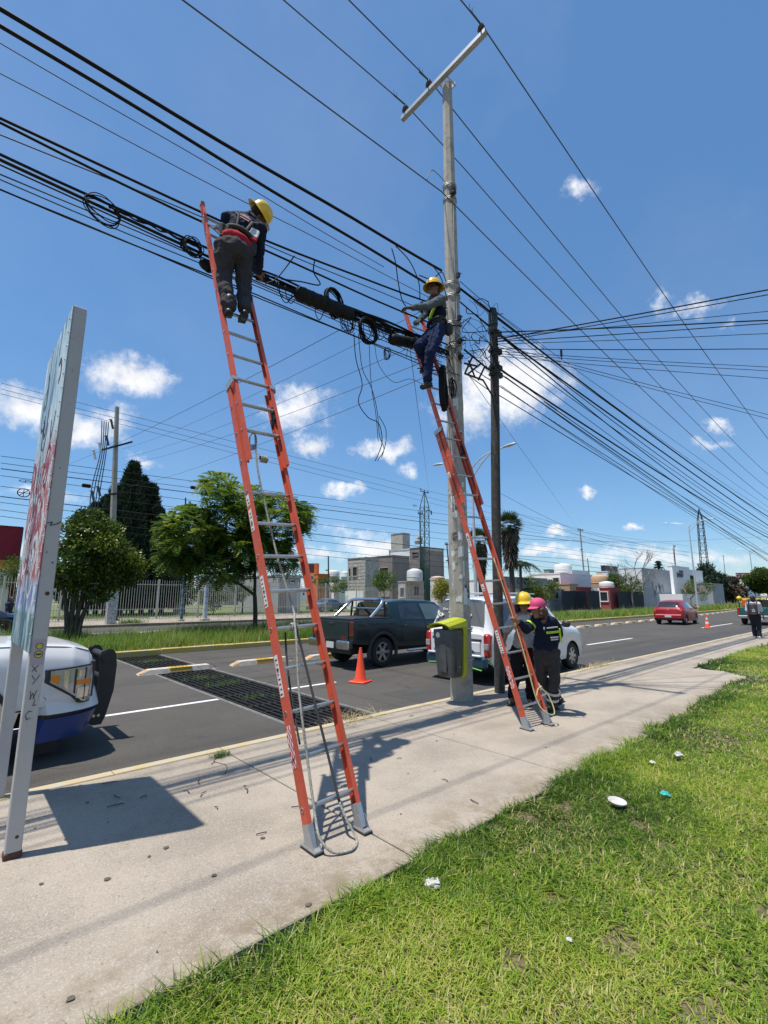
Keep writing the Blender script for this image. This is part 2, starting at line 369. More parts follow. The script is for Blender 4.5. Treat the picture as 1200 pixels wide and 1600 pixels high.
# near carriageway, left open where the storm drain crosses it
road = MB()
for x0, x1 in ((-60, 3.64), (4.98, 420)):
    road.box(((x0+x1)/2, (KY+15.62)/2+.02, RZ-.1), (x1-x0, 15.62-KY+.1, .2))
road.build('road', ASPH, kind='structure')
mk = MB()
for x0, x1, w in ((-9.5, -5.0, .1), (-2.2, 3.62, .1), (5.0, 6.1, .1), (17.4, 21.5, .12), (31.4, 38.0, .12), (46, 51, .12), (60, 65, .12), (75, 80, .12), (90, 95, .12)):
    mk.box(((x0+x1)/2, 8.22, RZ+.002), (x1-x0, w, .004))
for x0, x1 in ((-9, -6), (1.5, 2.6), (.2, 1.0)):
    mk.box(((x0+x1)/2, 11.9 if x0 < 0 else 12.1, RZ+.002), (x1-x0, .1, .004))
mk.build('lane_marking', WHT, kind='structure')
# darker strip of newer asphalt by the kerb
pt = MB(); pt.box((30, 6.05, RZ+.0015), (48, 1.3, .003)); pt.build('road_patch', ASPHD, kind='structure')

# storm drain: pit, concrete lips and steel bars
drain = thing('storm_drain_grate', 'long black steel storm drain grating crossing the near carriageway with weeds in it', 'drain grate', (4.31, KY+.08, RZ))
STEEL = mat('dark_steel', (.035, .033, .032), .55, .6, .3, 9, .3, 90, c2=(.09, .06, .04), thr=(.55, .7))
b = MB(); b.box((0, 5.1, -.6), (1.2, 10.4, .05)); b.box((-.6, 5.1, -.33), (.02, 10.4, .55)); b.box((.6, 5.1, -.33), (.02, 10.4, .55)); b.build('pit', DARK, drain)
b = MB(); b.box((-.645, 5.1, -.04), (.07, 10.2, .086)); b.box((.645, 5.1, -.04), (.07, 10.2, .086)); b.build('concrete_lip', LIPC, drain)
pm = None
for i in range(10):
    if pm is None:
        b = MB()
        for k in range(11): b.box((-.55+.11*k, .5, -.03), (.034, .985, .05))
        for k in range(3): b.box((0, .012+.488*k, -.0315), (1.18, .03, .046))
        o = b.build('grate_panel', STEEL, drain); pm = o
    else:
        o = pm.copy(); col.objects.link(o)
    o.location = (0, .04+1.02*i, 0); o.rotation_euler = (0, random.uniform(-.006, .006), random.uniform(-.006, .006))

# sidewalk: slabs with recessed joints, kerb stones
sw = MB(); sw.box((150, 3.8, -.12), (420, 2.62, .16)); sidewalk = sw.build('sidewalk', CONC2, kind='structure')
kerb = MB(); kerb.box((150, KY-.07, -.19), (420, .12, .2)); kerb = kerb.build('kerb', CONC2, kind='structure')
sm_ = km_ = sm2 = None
for i in range(-5, 44):
    x0 = .28+2.07*i
    far = x0 > 12.5
    if far:
        if sm2 is None: sm2 = MB().bbox((0, (3.62+5.10)/2, -.05), (2.058, 1.475, .1), .006).build('slab', CONC, sidewalk)
        else: o = sm2.copy(); col.objects.link(o); o.location = (x0+1.035, 0, 0)
        if o is None or sm2.location.x == 0: sm2.location = (x0+1.035, 0, 0)
        continue
    o = None
    if sm_ is None: sm_ = o = MB().bbox((0, (2.30+5.10)/2, -.05), (2.056, 2.80, .1), .006).build('slab', CONC, sidewalk)
    else: o = sm_.copy(); col.objects.link(o)
    o.location = (x0+1.035, 0, random.uniform(-.0025, .0015))
for i in range(-10, 96):
    o = None
    if km_ is None:
        b = MB()
        prof = [(KY, -.2), (KY, -.025), (KY-.02, .002), (KY-.135, .004), (KY-.142, -.01), (KY-.142, -.2)]
        b.prism(prof, (.004, 0, 0), (0, 1, 0), (0, 0, 1), (1.027, 0, 0)); km_ = o = b.build('kerb_stone', YELK, kerb)
    else: o = km_.copy(); col.objects.link(o)
    o.location = (.28+1.035*i, random.uniform(-.006, .006), random.uniform(-.004, .002))
# skirt of concrete where the walk narrows (the corner seen beyond the ladders)
# ---- lawn
GRASS = leafmat('lawn_blades', [(.040, .09, .010), (.115, .22, .020), (.225, .355, .030), (.375, .48, .05), (.54, .52, .13), (.60, .52, .28)], .45, .5)
GRASS2 = leafmat('long_grass', [(.045, .095, .02), (.07, .15, .022), (.11, .20, .03), (.17, .25, .05)], .5, .4)
WEED = leafmat('weeds', [(.055, .12, .015), (.09, .18, .02), (.15, .25, .03), (.23, .30, .05), (.38, .35, .15)], .6, .4)
STRAW = leafmat('straw', [(.3, .24, .11), (.45, .37, .18), (.55, .47, .26)], .7, .25)
def blades(P, h, w, lean, az=None, segs=2):
    """tapered bent blades at points P (n,3)"""
    n = len(P); a = rng.uniform(0, 2*np.pi, n) if az is None else az
    d = np.stack([np.cos(a), np.sin(a), np.zeros(n)], 1); s = np.stack([-np.sin(a), np.cos(a), np.zeros(n)], 1)
    z = np.array([0, 0, 1.]); V = []
    ts = [0, .5, 1] if segs == 2 else [0, 1]
    for t in ts:
        c = P + d*(h*lean*t**1.6)[:, None] + z*(h*(t-.28*lean*t*t))[:, None]
        if t < 1:
            ww = (w*(1-.35*t)/2)[:, None]; V += [c-s*ww, c+s*ww]
        else: V.append(c)
    k = len(V); VV = np.stack(V, 1).reshape(-1, 3); o = (np.arange(n)*k)[:, None]
    if segs == 2: T = np.concatenate([o+np.array([[0, 1, 3]]), o+np.array([[0, 3, 2]]), o+np.array([[2, 3, 4]])], 0)
    else: T = o+np.array([[0, 1, 2]])
    return VV, T, k
def lawn_edge(x):
    return np.where(x < 12.2, 2.17+.027*x, np.where(x < 13.2, 2.5+(x-12.2)*1.1, 3.6))
def vnoise(x, y, s):
    """cheap value noise"""
    xi, yi = np.floor(x/s), np.floor(y/s); fx, fy = x/s-xi, y/s-yi; fx = fx*fx*(3-2*fx); fy = fy*fy*(3-2*fy)
    H = lambda a, b: np.modf(np.abs(np.sin(a*127.1+b*311.7)*43758.5453))[0]
    return (H(xi, yi)*(1-fx)+H(xi+1, yi)*fx)*(1-fy)+(H(xi, yi+1)*(1-fx)+H(xi+1, yi+1)*fx)*fy
lb = MB()
xs = [-12, -4, 0, 4, 8, 12.2, 13.2, 20, 40, 120, 300]
for i in range(len(xs)-1):
    a, c = xs[i], xs[i+1]
    lb.quad((a, -60, -.012), (c, -60, -.012), (c, float(lawn_edge(np.array(c*1.0-1e-6))), -.012), (a, float(lawn_edge(np.array(a*1.0))), -.012))
LAWNB = mat('lawn_soil', (.11, .085, .045), .95, 0, .35, 9, 1.0, 50, c2=(.22, .18, .10), thr=(.5, .62), c2s=14)
lb.build('lawn', LAWNB, kind='structure')
BARE = [(*gnd(px_, py_)[:2], r_) for px_, py_, r_ in ((820, 1325, .07), (755, 1452, .06), (795, 1500, .08), (1000, 1285, .08), (960, 1470, .11), (1100, 1575, .12), (880, 1285, .06), (860, 1400, .05), (1040, 1320, .07))]
def lawn():
    V, T, RN = [], [], []; off = 0
    # band: xmin,xmax,ymin,ymax,density,height,width
    for x0, x1, y0, y1, den, h0, w0 in ((0.2, 2.6, 0.2, 2.9, 9500, .042, .0060), (2.6, 5.5, -.6, 2.9, 6200, .046, .0074), (5.5, 10, -1.5, 3.0, 2600, .05, .011), (10, 20, -2, 4.0, 900, .055, .017), (20, 60, -3, 4.0, 120, .07, .04)):
        n = int((x1-x0)*(y1-y0)*den); x = rng.uniform(x0, x1, n); y = rng.uniform(y0, y1, n)
        # keep inside the lawn and inside what the lens could see
        e = lawn_edge(x)+.035*np.sin(x*3.1)+.03*np.sin(x*7.7+1)+.05*vnoise(x, y*0, .23); ok = y < e
        dep = x*FW.x+y*FW.y; lat = x*RT.x+y*RT.y; ok &= (lat < dep*.98+.5) & (lat > -dep*.9-.3)
        p1 = vnoise(x, y, .55); p2 = vnoise(x+40, y+9, .16); bare = (p1*.6+p2*.4) < .2
        for bx, by, br in BARE: bare |= ((x-bx)**2+((y-by)*1.3)**2) < (br*(.7+.6*p2))**2
        ok &= ~(bare & (rng.random(n) < .8)); x, y, e, p1, p2 = x[ok], y[ok], e[ok], p1[ok], p2[ok]; n = len(x)
        edge = np.clip(1-(e-y)/.38, 0, 1)          # longer, darker fringe along the walk
        h = h0*rng.uniform(.55, 1.25, n)*(.75+.5*p1)*(1+1.15*edge*(.5+p2))
        w = w0*rng.uniform(.7, 1.3, n); lean = rng.uniform(.5, 2.0, n)
        v, t, k = blades(np.stack([x, y, np.full(n, -.012)], 1), h, w, lean)
        r = np.clip(.28+.62*(vnoise(x+7, y+3, .8)-.35)+.22*(vnoise(x, y, .2)-.5)+rng.normal(0, .17, n)-.22*edge, 0, 1)
        dead = rng.random(n) < .045+.16*(vnoise(x+20, y+5, .5) > .72); r = np.where(dead, rng.uniform(.75, 1, n), r)
        V.append(v); T.append(t+off); RN.append(np.repeat(r, k)); off += len(v)
    bulk('lawn_grass', np.concatenate(V), np.concatenate(T), GRASS, np.concatenate(RN), kind='stuff', label='short mown green lawn grass beside the concrete sidewalk', cat='grass')
lawn()

# ---- median and far carriageway
MY0, MY1 = 15.62, 21.9
b = MB(); b.box((180, (MY0+MY1)/2, -.26), (480, MY1-MY0-.3, .5)); b.build('median_strip', DIRT, kind='structure')
mkb = MB()
for y0 in (MY0, MY1-.15): mkb.box((180, y0+.075, -.3), (480, .13, .56))
mkb = mkb.build('median_kerb', CONC2, kind='structure')
o1 = None
for i in range(-4, 40):
    for y0 in (MY0, MY1-.15):
        o = None
        if o1 is None: o1 = o = MB().bbox((0, 0, -.08), (1.985, .16, .23), .02).build('kerb_stone', YELM, mkb)
        else: o = o1.copy(); col.objects.link(o)
        o.location = (2*i, y0+.075, random.uniform(-.01, .006))
b = MB(); b.box((180, 26.5, RZ-.1), (480, 9.2, .2)); b.build('far_road', ASPH, kind='structure')
b = MB(); b.box((180, 26.4, RZ+.002), (480, .1, .004)); b.build('far_lane_marking', WHT, kind='structure')
# second stretch of grating beyond the median (flat dark bars)
b = MB()
for k in range(9): b.box((4.0+.13*k, 26.3, RZ+.008), (.06, 8.2, .016))
for k in range(8): b.box((4.5, 22.4+1.1*k, RZ+.0085), (1.15, .07, .015))
b.build('far_drain_grate', STEEL, label='dark drain grating on the far carriageway beyond the grassy median', cat='drain grate')
b = MB(); b.box((180, 36, -.2), (480, 9.0, .4)); b.build('far_sidewalk', CONC, kind='structure')
b = MB(); b.box((180, 31.3, -.14), (480, .2, .29)); b.build('far_kerb', mat('far_kerb_paint', (.30, .2, .09), .8, 0, .3, 2, c2=(.25, .22, .17)), kind='structure')
b = MB(); b.box((60, 75, -.3), (700, 69.0, .5)); b.build('yard_ground', mat('yard_lawn', (.10, .14, .035), .95, 0, .3, .5, c2=(.17, .16, .07)), kind='structure')

# ---- low lane separators
SEPW = mat('separator_concrete', (.55, .5, .42), .8, 0, .15, 9, .3, 60, c2=(.36, .33, .28), thr=(.5, .66))
SEPY = mat('separator_yellow', (.62, .38, .04), .7, 0, .15, 9, .2, 60, c2=(.42, .33, .16), thr=(.52, .66))
SEPO = mat('separator_orange', (.52, .25, .08), .7, 0, .15, 9, .2, 60, c2=(.47, .38, .26), thr=(.42, .6))
SEPT = mat('separator_print', (.1, .06, .02), .8)
sep = thing('lane_separator', 'white and yellow concrete lane separator bar lying across the drain grate', 'lane separator', (4.22, 11.85, RZ), .0, 'low concrete lane separators')
def sepprof(b, x0, x1, e0, e1):
    w = .15
    vs = []
    for x, h, ww in ((x0, .015 if e0 else .105, .1 if e0 else w), (x0+(.22 if e0 else 0), .105, w), (x1-(.22 if e1 else 0), .105, w), (x1, .015 if e1 else .105, .1 if e1 else w)):
        vs += [(x, -ww, 0), (x, -ww*.8, h), (x, ww*.8, h), (x, ww, 0)]
    fs = [(i*4+k, i*4+(k+1) % 4, i*4+4+(k+1) % 4, i*4+4+k) for i in range(3) for k in range(4)]+[(3, 2, 1, 0), (12, 13, 14, 15)]
    b.add(vs, fs)
b = MB(); sepprof(b, -.9, .9, True, True); b.build('body', SEPW, sep)
b = MB(); b.box((0, -.02, .105), (.5, .245, .008)); b.box((0, -.137, .055), (.5, .012, .08), Matrix.Rotation(R(-17), 3, 'X')); b.build('yellow_plate', SEPY, sep)
b = MB()
for s in (-1, 1): b.box((s*.79, 0, .062), (.2, .2, .006), Matrix.Rotation(s*R(22), 3, 'Y'))
b.build('end_mark', SEPO, sep)
b = MB()
for k in range(5): b.box((-.16+.08*k, -.01, .1105), (.045 if k % 2 else .03, .1, .003), Matrix.Rotation(.3*(k % 3-1), 3, 'Z'))
b.build('print', SEPT, sep)
for x, y, rz, lb in ((6.38, 11.83, .03, 'white and yellow lane separator bar behind the near ladder, just past the grate'), (8.45, 11.6, .0, 'lane separator bar half hidden at the rear of the dark green pickup')):
    dup(sep, (x, y, RZ), rz, lb)
for k in range(22):
    x = 24.5+2.35*k
    dup(sep, (x, 12.75+.02*k+.004*k*k, RZ), 0, 'worn lane separator bar in the long row beside the red car')
for x, lb in ((7.8, 'pale yellow separator bar on the far carriageway, left one'), (11.2, 'pale yellow separator bar on the far carriageway between the tree trunk and the first one'), (14.6, 'pale yellow separator bar on the far carriageway behind the ladder rungs')):
    c = dup(sep, (x, 23.75, RZ), 0, lb); c.scale = (1.7, 1.2, 1.3)
# ================================================================== LADDERS
FIB = mat('orange_fibreglass', (.58, .095, .045), .5, 0, .16, 5, .15, 40, c2=(.44, .12, .085), thr=(.52, .75), c2s=7)
ALU = mat('ladder_aluminium', (.50, .50, .49), .38, .85, .12, 12, .1, 120, c2=(.3, .3, .29), thr=(.55, .7), c2s=14)
GALV = mat('galvanised_steel', (.46, .47, .48), .45, .7, .12, 10)
RUB = mat('black_rubber', (.02, .02, .02), .8)
LABW = mat('label_white', (.7, .69, .66), .6, 0, .08, 20, c2=(.4, .38, .36), thr=(.58, .7), c2s=30)
LABK = mat('label_print', (.05, .05, .05), .7)
LABR = mat('label_red', (.55, .03, .05), .6)
BRS = mat('rivet_metal', (.55, .52, .48), .35, .9)
def ladder(name, label, BL, BR, TL, rung0, dr, nb, f0, f1, btop, stop, seed):
    BL, BR, TL = Vector(BL), Vector(BR), Vector(TL)
    t = thing(name, label, 'ladder', BL)
    s = (TL-BL).normalized(); w = (BR-BL).length; u = (BR-BL); u = (u-s*u.dot(s)).normalized(); n = u.cross(s)
    P = lambda a, b, c: u*a+s*b+n*c
    def rail(nm, a0, s0, s1, side, nn, d=.072, web=.008, fl=.032):
        # C channel: web on the outside, flanges turned in
        b = MB(); sg = side
        poly = [(0, -d/2), (fl, -d/2), (fl, -d/2+.007), (web, -d/2+.011), (web, d/2-.011), (fl, d/2-.007), (fl, d/2), (0, d/2)]
        poly = [(a0-sg*0+(-sg)*0+(sg*-1)*(-p[0]) if False else a0+(-sg)*p[0], nn+p[1]) for p in poly]
        b.prism(poly, s*s0, u, n, s*(s1-s0)); return b.build(nm, FIB, t)
    A0, A1 = 0.0, w                  # base section outer web planes
    fo = .078
    r1 = rail('base_rail', A0, .12, btop, -1, 0); r2 = rail('base_rail', A1, .12, btop, 1, 0)
    r3 = rail('fly_rail', A0+.018, f0, f1, -1, fo, .066); r4 = rail('fly_rail', A1-.018, f0, f1, 1, fo, .066)
    def rung(q, a0, a1, c, rr=.0165):
        b = MB(); k = 10
        # D shaped rung, flat tread up
        prof = [(math.cos(2*math.pi*i/k)*rr, math.sin(2*math.pi*i/k)*rr*.9) for i in range(k)]
        b.prism(prof, P(a0, q, c), n, s, u*(a1-a0)); o = b.build('rung', ALU, t, smooth=35)
        return o
    nf = 0
    for k in range(40):
        q = rung0+dr*k
        if q < btop-.06:
            hid = q > f0
            if not hid: rung(q, A0+.009, A1-.009, 0)
        if f0+.05 < q < f1-.08: rung(q, A0+.027, A1-.027, fo, .019 if q < btop else .0165); nf += 1
    # rung rivets on the outer web faces
    b = MB()
    for k in range(40):
        q = rung0+dr*k
        if q < btop-.06: 
            b.cyl(P(-.004, q, 0), P(.0, q, 0), .016, n=10); b.cyl(P(A1+.004, q, 0), P(A1, q, 0), .016, n=10)
        if f0+.05 < q < f1-.08: b.cyl(P(A0+.014, q, fo), P(A0+.018, q, fo), .012, n=8); b.cyl(P(A1-.014, q, fo), P(A1-.018, q, fo), .012, n=8)
    o = b.build('rivets', BRS, t, kind='stuff')
    b = MB()
    for k in range(40):
        q = rung0+dr*k
        if q < btop-.06: b.cyl(P(-.0055, q, 0), P(-.003, q, 0), .008, n=8)
    o = b.build('rivet_holes', DARK, t, kind='stuff')
    # guide brackets at the top of the base section, rung locks, end caps
    for a in (A0, A1):
        b = MB(); sg = -1 if a == A0 else 1
        b.bar(P(a+sg*.006, btop-.09, -.04), P(a+sg*.006, btop+.01, -.04), .004, .004)
        c = P(a+sg*.004-sg*.03, btop-.02, .045)
        M3 = Matrix((u, s, n)).transposed()
        b.box(P(a+sg*.004, btop-.035, .035), (.006, .07, .165), M3); b.box(P(a-sg*.02, btop-.02, .118), (.054, .04, .006), M3)
        b.build('guide_bracket', GALV, t)
    qk = rung0+dr*math.ceil((f0+.35-rung0)/dr)
    for a in (A0+.05, A1-.05):
        b = MB(); M3 = Matrix((u, s, n)).transposed()
        b.box(P(a, btop-.32, fo-.02), (.014, .15, .05), M3); b.box(P(a, btop-.40, fo-.045), (.012, .05, .07), M3)
        b.build('rung_lock', RUB, t)
    for a, sg in ((A0, -1), (A1, 1)):
        b = MB(); M3 = Matrix((u, s, n)).transposed()
        b.box(P(a-sg*.017, .075, 0), (.038, .15, .077), M3)
        fo_ = b.build('foot_sleeve', GALV, t)
        # swivel shoe: triangular cheeks on a flat pad
        b = MB(); base = P(a-sg*.017, 0, 0); hz = Vector((0, 0, 1)); fx = u.copy(); fx.z = 0; fx.normalize(); fy = Vector((-fx.y, fx.x, 0))
        base = Vector((base.x, base.y, 0))
        z0 = Vector((0, 0, -BL.z))
        for k in (-.028, .024):
            b.prism([(-.07, .014), (.07, .014), (.018, .10), (-.012, .10)], base+fx*k, fy, hz, fx*.004)
        b.box(base+hz*.017, (.066, .16, .012), Matrix((fx, fy, hz)).transposed())
        sh = b.build('foot', GALV, t)
        b = MB(); b.box(base+hz*.006, (.07, .17, .012), Matrix((fx, fy, hz)).transposed()); b.build('foot_pad', RUB, sh)
    for a, nn, q in ((A0+.018-.0, fo, f1), (A1-.018, fo, f1)):
        b = MB(); sg = -1 if a < w/2 else 1
        b.box(P(a-sg*.014, q, nn), (.036, .025, .07), Matrix((u, s, n)).transposed()); b.build('end_cap', FIB, t)
    # rating labels along the outer web and front flange
    rr = random.Random(seed); M3 = Matrix((u, s, n)).transposed()
    for q, l in stop:
        lb = MB(); lb.box(P(-.0008, q+l/2, 0), (.0016, l, .05), M3); L_ = lb.build('label', LABW, t)
        pb = MB()
        for k in range(int(l/.035)):
            pb.box(P(-.0018, q+.02+.035*k, rr.uniform(-.006, .006)), (.0008, .012, rr.uniform(.02, .036)), M3)
        pb.build('label_print', LABK, L_)
    # red and white chequer warning strip low on the left rail
    cb = MB(); cb.box(P(-.0008, .62, 0), (.0016, .27, .056), M3); ck = cb.build('warning_strip', LABW, t)
    cb = MB()
    for i in range(10):
        for j in range(4):
            if (i+j) % 2: cb.box(P(-.0017, .62-.122+.027*i, -.021+.014*j), (.001, .026, .0135), M3)
    cb.build('red_checks', LABR, ck)
    return t, P, w
lad1, P1, W1 = ladder('extension_ladder', 'orange fibreglass extension ladder nearer the camera with the rope tied to its lower rungs', (1.898, 2.80, 0), (2.335, 2.79, 0), (1.634, 5.079, 6.069),
    .235, .303, 0, 2.93, 6.52, 3.86, [(.95, .3), (1.62, .26), (2.28, .2), (2.52, .1)], 1)
lad2, P2, W2 = ladder('extension_ladder', 'orange fibreglass extension ladder leaning by the concrete pole, two people at its foot', (5.40, 3.39, 0), (5.84, 3.33, 0), (5.30, 5.40, 6.43),
    .26, .326, 0, 3.05, 6.74, 4.35, [(.92, .3), (1.75, .1), (2.4, .2), (3.5, .1)], 2)

# ropes on the near ladder
ROPE = mat('rope', (.42, .40, .35), .9, 0, .2, 60, .8, 220, c2=(.2, .19, .17), thr=(.5, .6), c2s=80)
ROPEK = mat('dark_rope', (.06, .06, .06), .9, 0, .2, 60, .8, 220)
ROPEY = mat('yellow_rope', (.5, .45, .22), .9, 0, .2, 60, .8, 220)
L1 = lambda a, b, c: Vector((1.898, 2.80, 0))+P1(a, b, c)
L2 = lambda a, b, c: Vector((5.40, 3.39, 0))+P2(a, b, c)
def smooth_path(P, k=6):
    P = [Vector(p) for p in P]; out = []
    for i in range(len(P)-1):
        p0, p1, p2, p3 = P[max(i-1, 0)], P[i], P[i+1], P[min(i+2, len(P)-1)]
        for j in range(k):
            t = j/k; out.append(.5*((2*p1)+(p2-p0)*t+(2*p0-5*p1+4*p2-p3)*t*t+(3*p1-p0-3*p2+p3)*t**3))
    return out+[P[-1]]
def rope(name, pts, r, m, label, cat='rope', n=6, k=6, group=None):
    q = smooth_path(pts, k); b = MB(); b.tube(q, r, n); o = b.build(name, m, None, smooth=0, off=q[0], label=label, cat=cat, group=group); return o
rope('rope', [L1(.16, 3.25, .05), L1(.13, 2.9, .03), L1(.17, 2.45, -.02), L1(.2, 2.0, -.03), L1(.24, 1.6, -.02), L1(.2, 1.50, .03), L1(.165, 1.3, .05), L1(.12, .95, .03), L1(.08, .5, .04), L1(.05, .2, .06), L1(.03, .06, .1), Vector((1.98, 2.66, .02)), Vector((2.10, 2.62, .012)), Vector((2.2, 2.70, .012)), L1(.28, .10, .05), L1(.27, .2, .03)], .009, ROPE, 'pale braided rope looped down the near orange ladder to the ground')
rope('rope', [L1(.27, .2, .03), L1(.255, .5, .03), L1(.235, .9, .025), L1(.22, 1.25, .02), L1(.205, 1.50, .025)], .0095, ROPEK, 'dark rope hanging between the lower rungs of the near ladder')
rope('rope', [L1(.13, 1.42, -.02), L1(.11, 1.2, -.04), L1(.08, .9, -.02), L1(.05, .62, .03)], .008, ROPEK, 'short grey rope behind the left rail of the near ladder')
b = MB()
q = L1(.2, 1.45, 0); 
for k in range(4): b.tube([q+Vector((.012*k-.02+.022*math.cos(a)*.1, .026*math.cos(a), .026*math.sin(a))) for a in np.linspace(0, 2*math.pi, 13)], .008, 6)
b.build('rope_knot', ROPE, None, smooth=0, label='rope knot wrapped round a lower rung of the near ladder', cat='rope')
b = MB(); q = L1(.2, 2.97, .078)
for k in range(5): b.tube([q+Vector((.014*k-.05, .028*math.cos(a), .028*math.sin(a))) for a in np.linspace(0, 2*math.pi, 13)], .007, 6)
b.build('rope_knot', ROPE, None, smooth=0, label='rope knot wrapped round a middle rung of the near ladder', cat='rope')
# pulley and its line hanging from the fly section
b = MB(); q = L1(.14, 3.25, .05)
b.tube([q+Vector((.035*math.cos(a), 0, -.06+.075*math.sin(a))) for a in np.linspace(0, math.pi*2, 17)], .007, 6); b.cyl(q+Vector((0, -.012, -.12)), q+Vector((0, .012, -.12)), .028, n=12)
b.build('rope_pulley', GALV, lad1, off=(0, 0, 0)) if False else b.build('rope_pulley', GALV, None, smooth=40, label='small grey pulley hung from a rung of the near ladder', cat='pulley')
rope('rope', [L2(.34, 2.2, .05), L2(.36, 1.5, .04), L2(.34, .9, .05), L2(.29, .3, .06), L2(.33, .12, .12), L2(.46, .1, .13), L2(.5, .3, .09), L2(.42, .42, .05), L2(.33, .33, .04)], .008, ROPEY, 'yellowish rope coiled at the foot of the ladder by the concrete pole')
# wire rack lying against the foot of the far ladder is its own shadow in the photo; the steel extension foot below it:

# ================================================================== POLES AND CROSSARM
PCON = mat('pole_concrete', (.40, .365, .31), .88, 0, .16, 2.5, .4, 60, c2=(.27, .24, .2), thr=(.5, .66), c2s=7)
PAINT = mat('pole_paper_remnants', (.62, .61, .57), .85, 0, .12, 5, .4, 50, c2=(.34, .31, .26), thr=(.46, .56), c2s=11)
WOOD = mat('weathered_dark_wood', (.05, .044, .038), .9, 0, .35, 14, .8, 70, c2=(.095, .088, .078), thr=(.5, .68), c2s=18)
PORC = mat('insulator', (.045, .03, .03), .3, 0, .1, 5, coat=.5)
def wash():
    m = PCON.copy(); m.name = 'pole_concrete_whitewashed'; nt = m.node_tree; L = nt.links.new; b = nt.nodes['Principled BSDF']; src = b.inputs['Base Color'].links[0].from_socket
    tc = N(nt, 'ShaderNodeTexCoord'); sp = N(nt, 'ShaderNodeSeparateXYZ'); L(tc.outputs['Object'], sp.inputs[0])
    def mr(s, a, c): q = N(nt, 'ShaderNodeMapRange', interpolation_type='SMOOTHSTEP', ins={1: a, 2: c}); L(s, q.inputs[0]); return q.outputs[0]
    def mul(a, c): q = N(nt, 'ShaderNodeMath', operation='MULTIPLY'); L(a, q.inputs[0]); L(c, q.inputs[1]); return q.outputs[0]
    def noise(s, st): mp = N(nt, 'ShaderNodeMapping', ins={3: st}); L(tc.outputs['Object'], mp.inputs[0]); n = N(nt, 'ShaderNodeTexNoise', ins={'Scale': s, 'Detail': 9., 'Roughness': .72}); L(mp.outputs[0], n.inputs['Vector']); return n.outputs['Fac']
    def mix(f, a, c): q = N(nt, 'ShaderNodeMix', data_type='RGBA'); L(f, q.inputs[0]); L(a, q.inputs[6]); q.inputs[7].default_value = (*c, 1); return q.outputs[2]
    z = sp.outputs['Z']
    c = mix(mul(mul(mr(z, .9, 1.5), mr(z, 4.6, 3.6)), mr(noise(6, (1, 1, .45)), .42, .53)), src, (.68, .66, .61))
    c = mix(mul(mul(mr(z, .4, 1.2), mr(z, 5.2, 4.0)), mr(noise(10, (1, 1, .4)), .53, .62)), c, (.17, .14, .11))
    c = mix(mul(mul(mr(z, 2.6, 3.6), mr(z, 6.4, 5.4)), mr(noise(9, (1, 1, .35)), .46, .58)), c, (.14, .125, .11))
    c = mix(mul(mr(z, 1.6, .6), mr(noise(7, (1, 1, .2)), .5, .64)), c, (.17, .13, .10))
    L(c, b.inputs['Base Color']); return m
WASH = wash()
pole = thing('concrete_pole', 'tall octagonal concrete utility pole with a metal crossarm and torn papers stuck to it', 'utility pole', (6.20, 5.01, 0))
b = MB()
def octo(b, z0, z1, r0, r1, x0=0., x1=0., n=8, ang=.2):
    vs = []
    for z, r, xx in ((z0, r0, x0), (z1, r1, x1)):
        for k in range(n):
            a = ang+2*math.pi*k/n; vs.append((xx+r*math.cos(a), r*math.sin(a), z))
    b.add(vs, [(k, (k+1) % n, n+(k+1) % n, n+k) for k in range(n)]+[list(range(n))[::-1], list(range(n, 2*n))])
octo(b, -.1, 11.78, .188, .098, 0, .06); b.build('shaft', PCON, pole)
# papers and old whitewash pasted on in ragged patches
rp = random.Random(4)
STK = mat('old_sticker_dark', (.07, .065, .06), .8, 0, .3, 20, c2=(.4, .38, .35), thr=(.5, .56), c2s=30)
for i in range(62):
    z = rp.uniform(1.2, 3.3) if i < 44 else rp.uniform(3.0, 5.6); a0 = rp.uniform(math.pi*.85, math.pi*1.9); dh = rp.uniform(.05, .26); da = rp.uniform(.15, .6)
    b = MB(); nn = 7; vs = []
    for j in range(2*nn):
        tt = (j % nn)/(nn-1); top = j >= nn
        a = a0+da*tt; zz = z+(dh if top else 0)+rp.uniform(-.02, .02)
        rr = (.188-.0076*zz); rr = rr*math.cos(math.pi/8)/math.cos(((a-.2) % (math.pi/4))-math.pi/8)+.003+.0004*(i % 5)
        vs.append((rr*math.cos(a)+.005*zz, rr*math.sin(a), zz))
    b.add(vs, [(k, k+1, nn+k+1, nn+k) for k in range(nn-1)])
    b.build('torn_paper', (PAINT, LABW, PAINT, STK, LABW, PCON)[i % 6], pole)
# steel bands and tie wire
for z, r in ((9.35, .128), (9.05, .126), (7.25, .142), (7.0, .142), (6.45, .15), (6.0, .152), (1.05, .186)):
    b = MB(); 
    for k in range(2): b.tube([((.005*z)+r*math.cos(a), r*math.sin(a), z+.03*k+.01*math.sin(3*a)) for a in np.linspace(0, 2*math.pi, 25)], .008, 6)
    b.build('steel_band', GALV, pole, smooth=0)
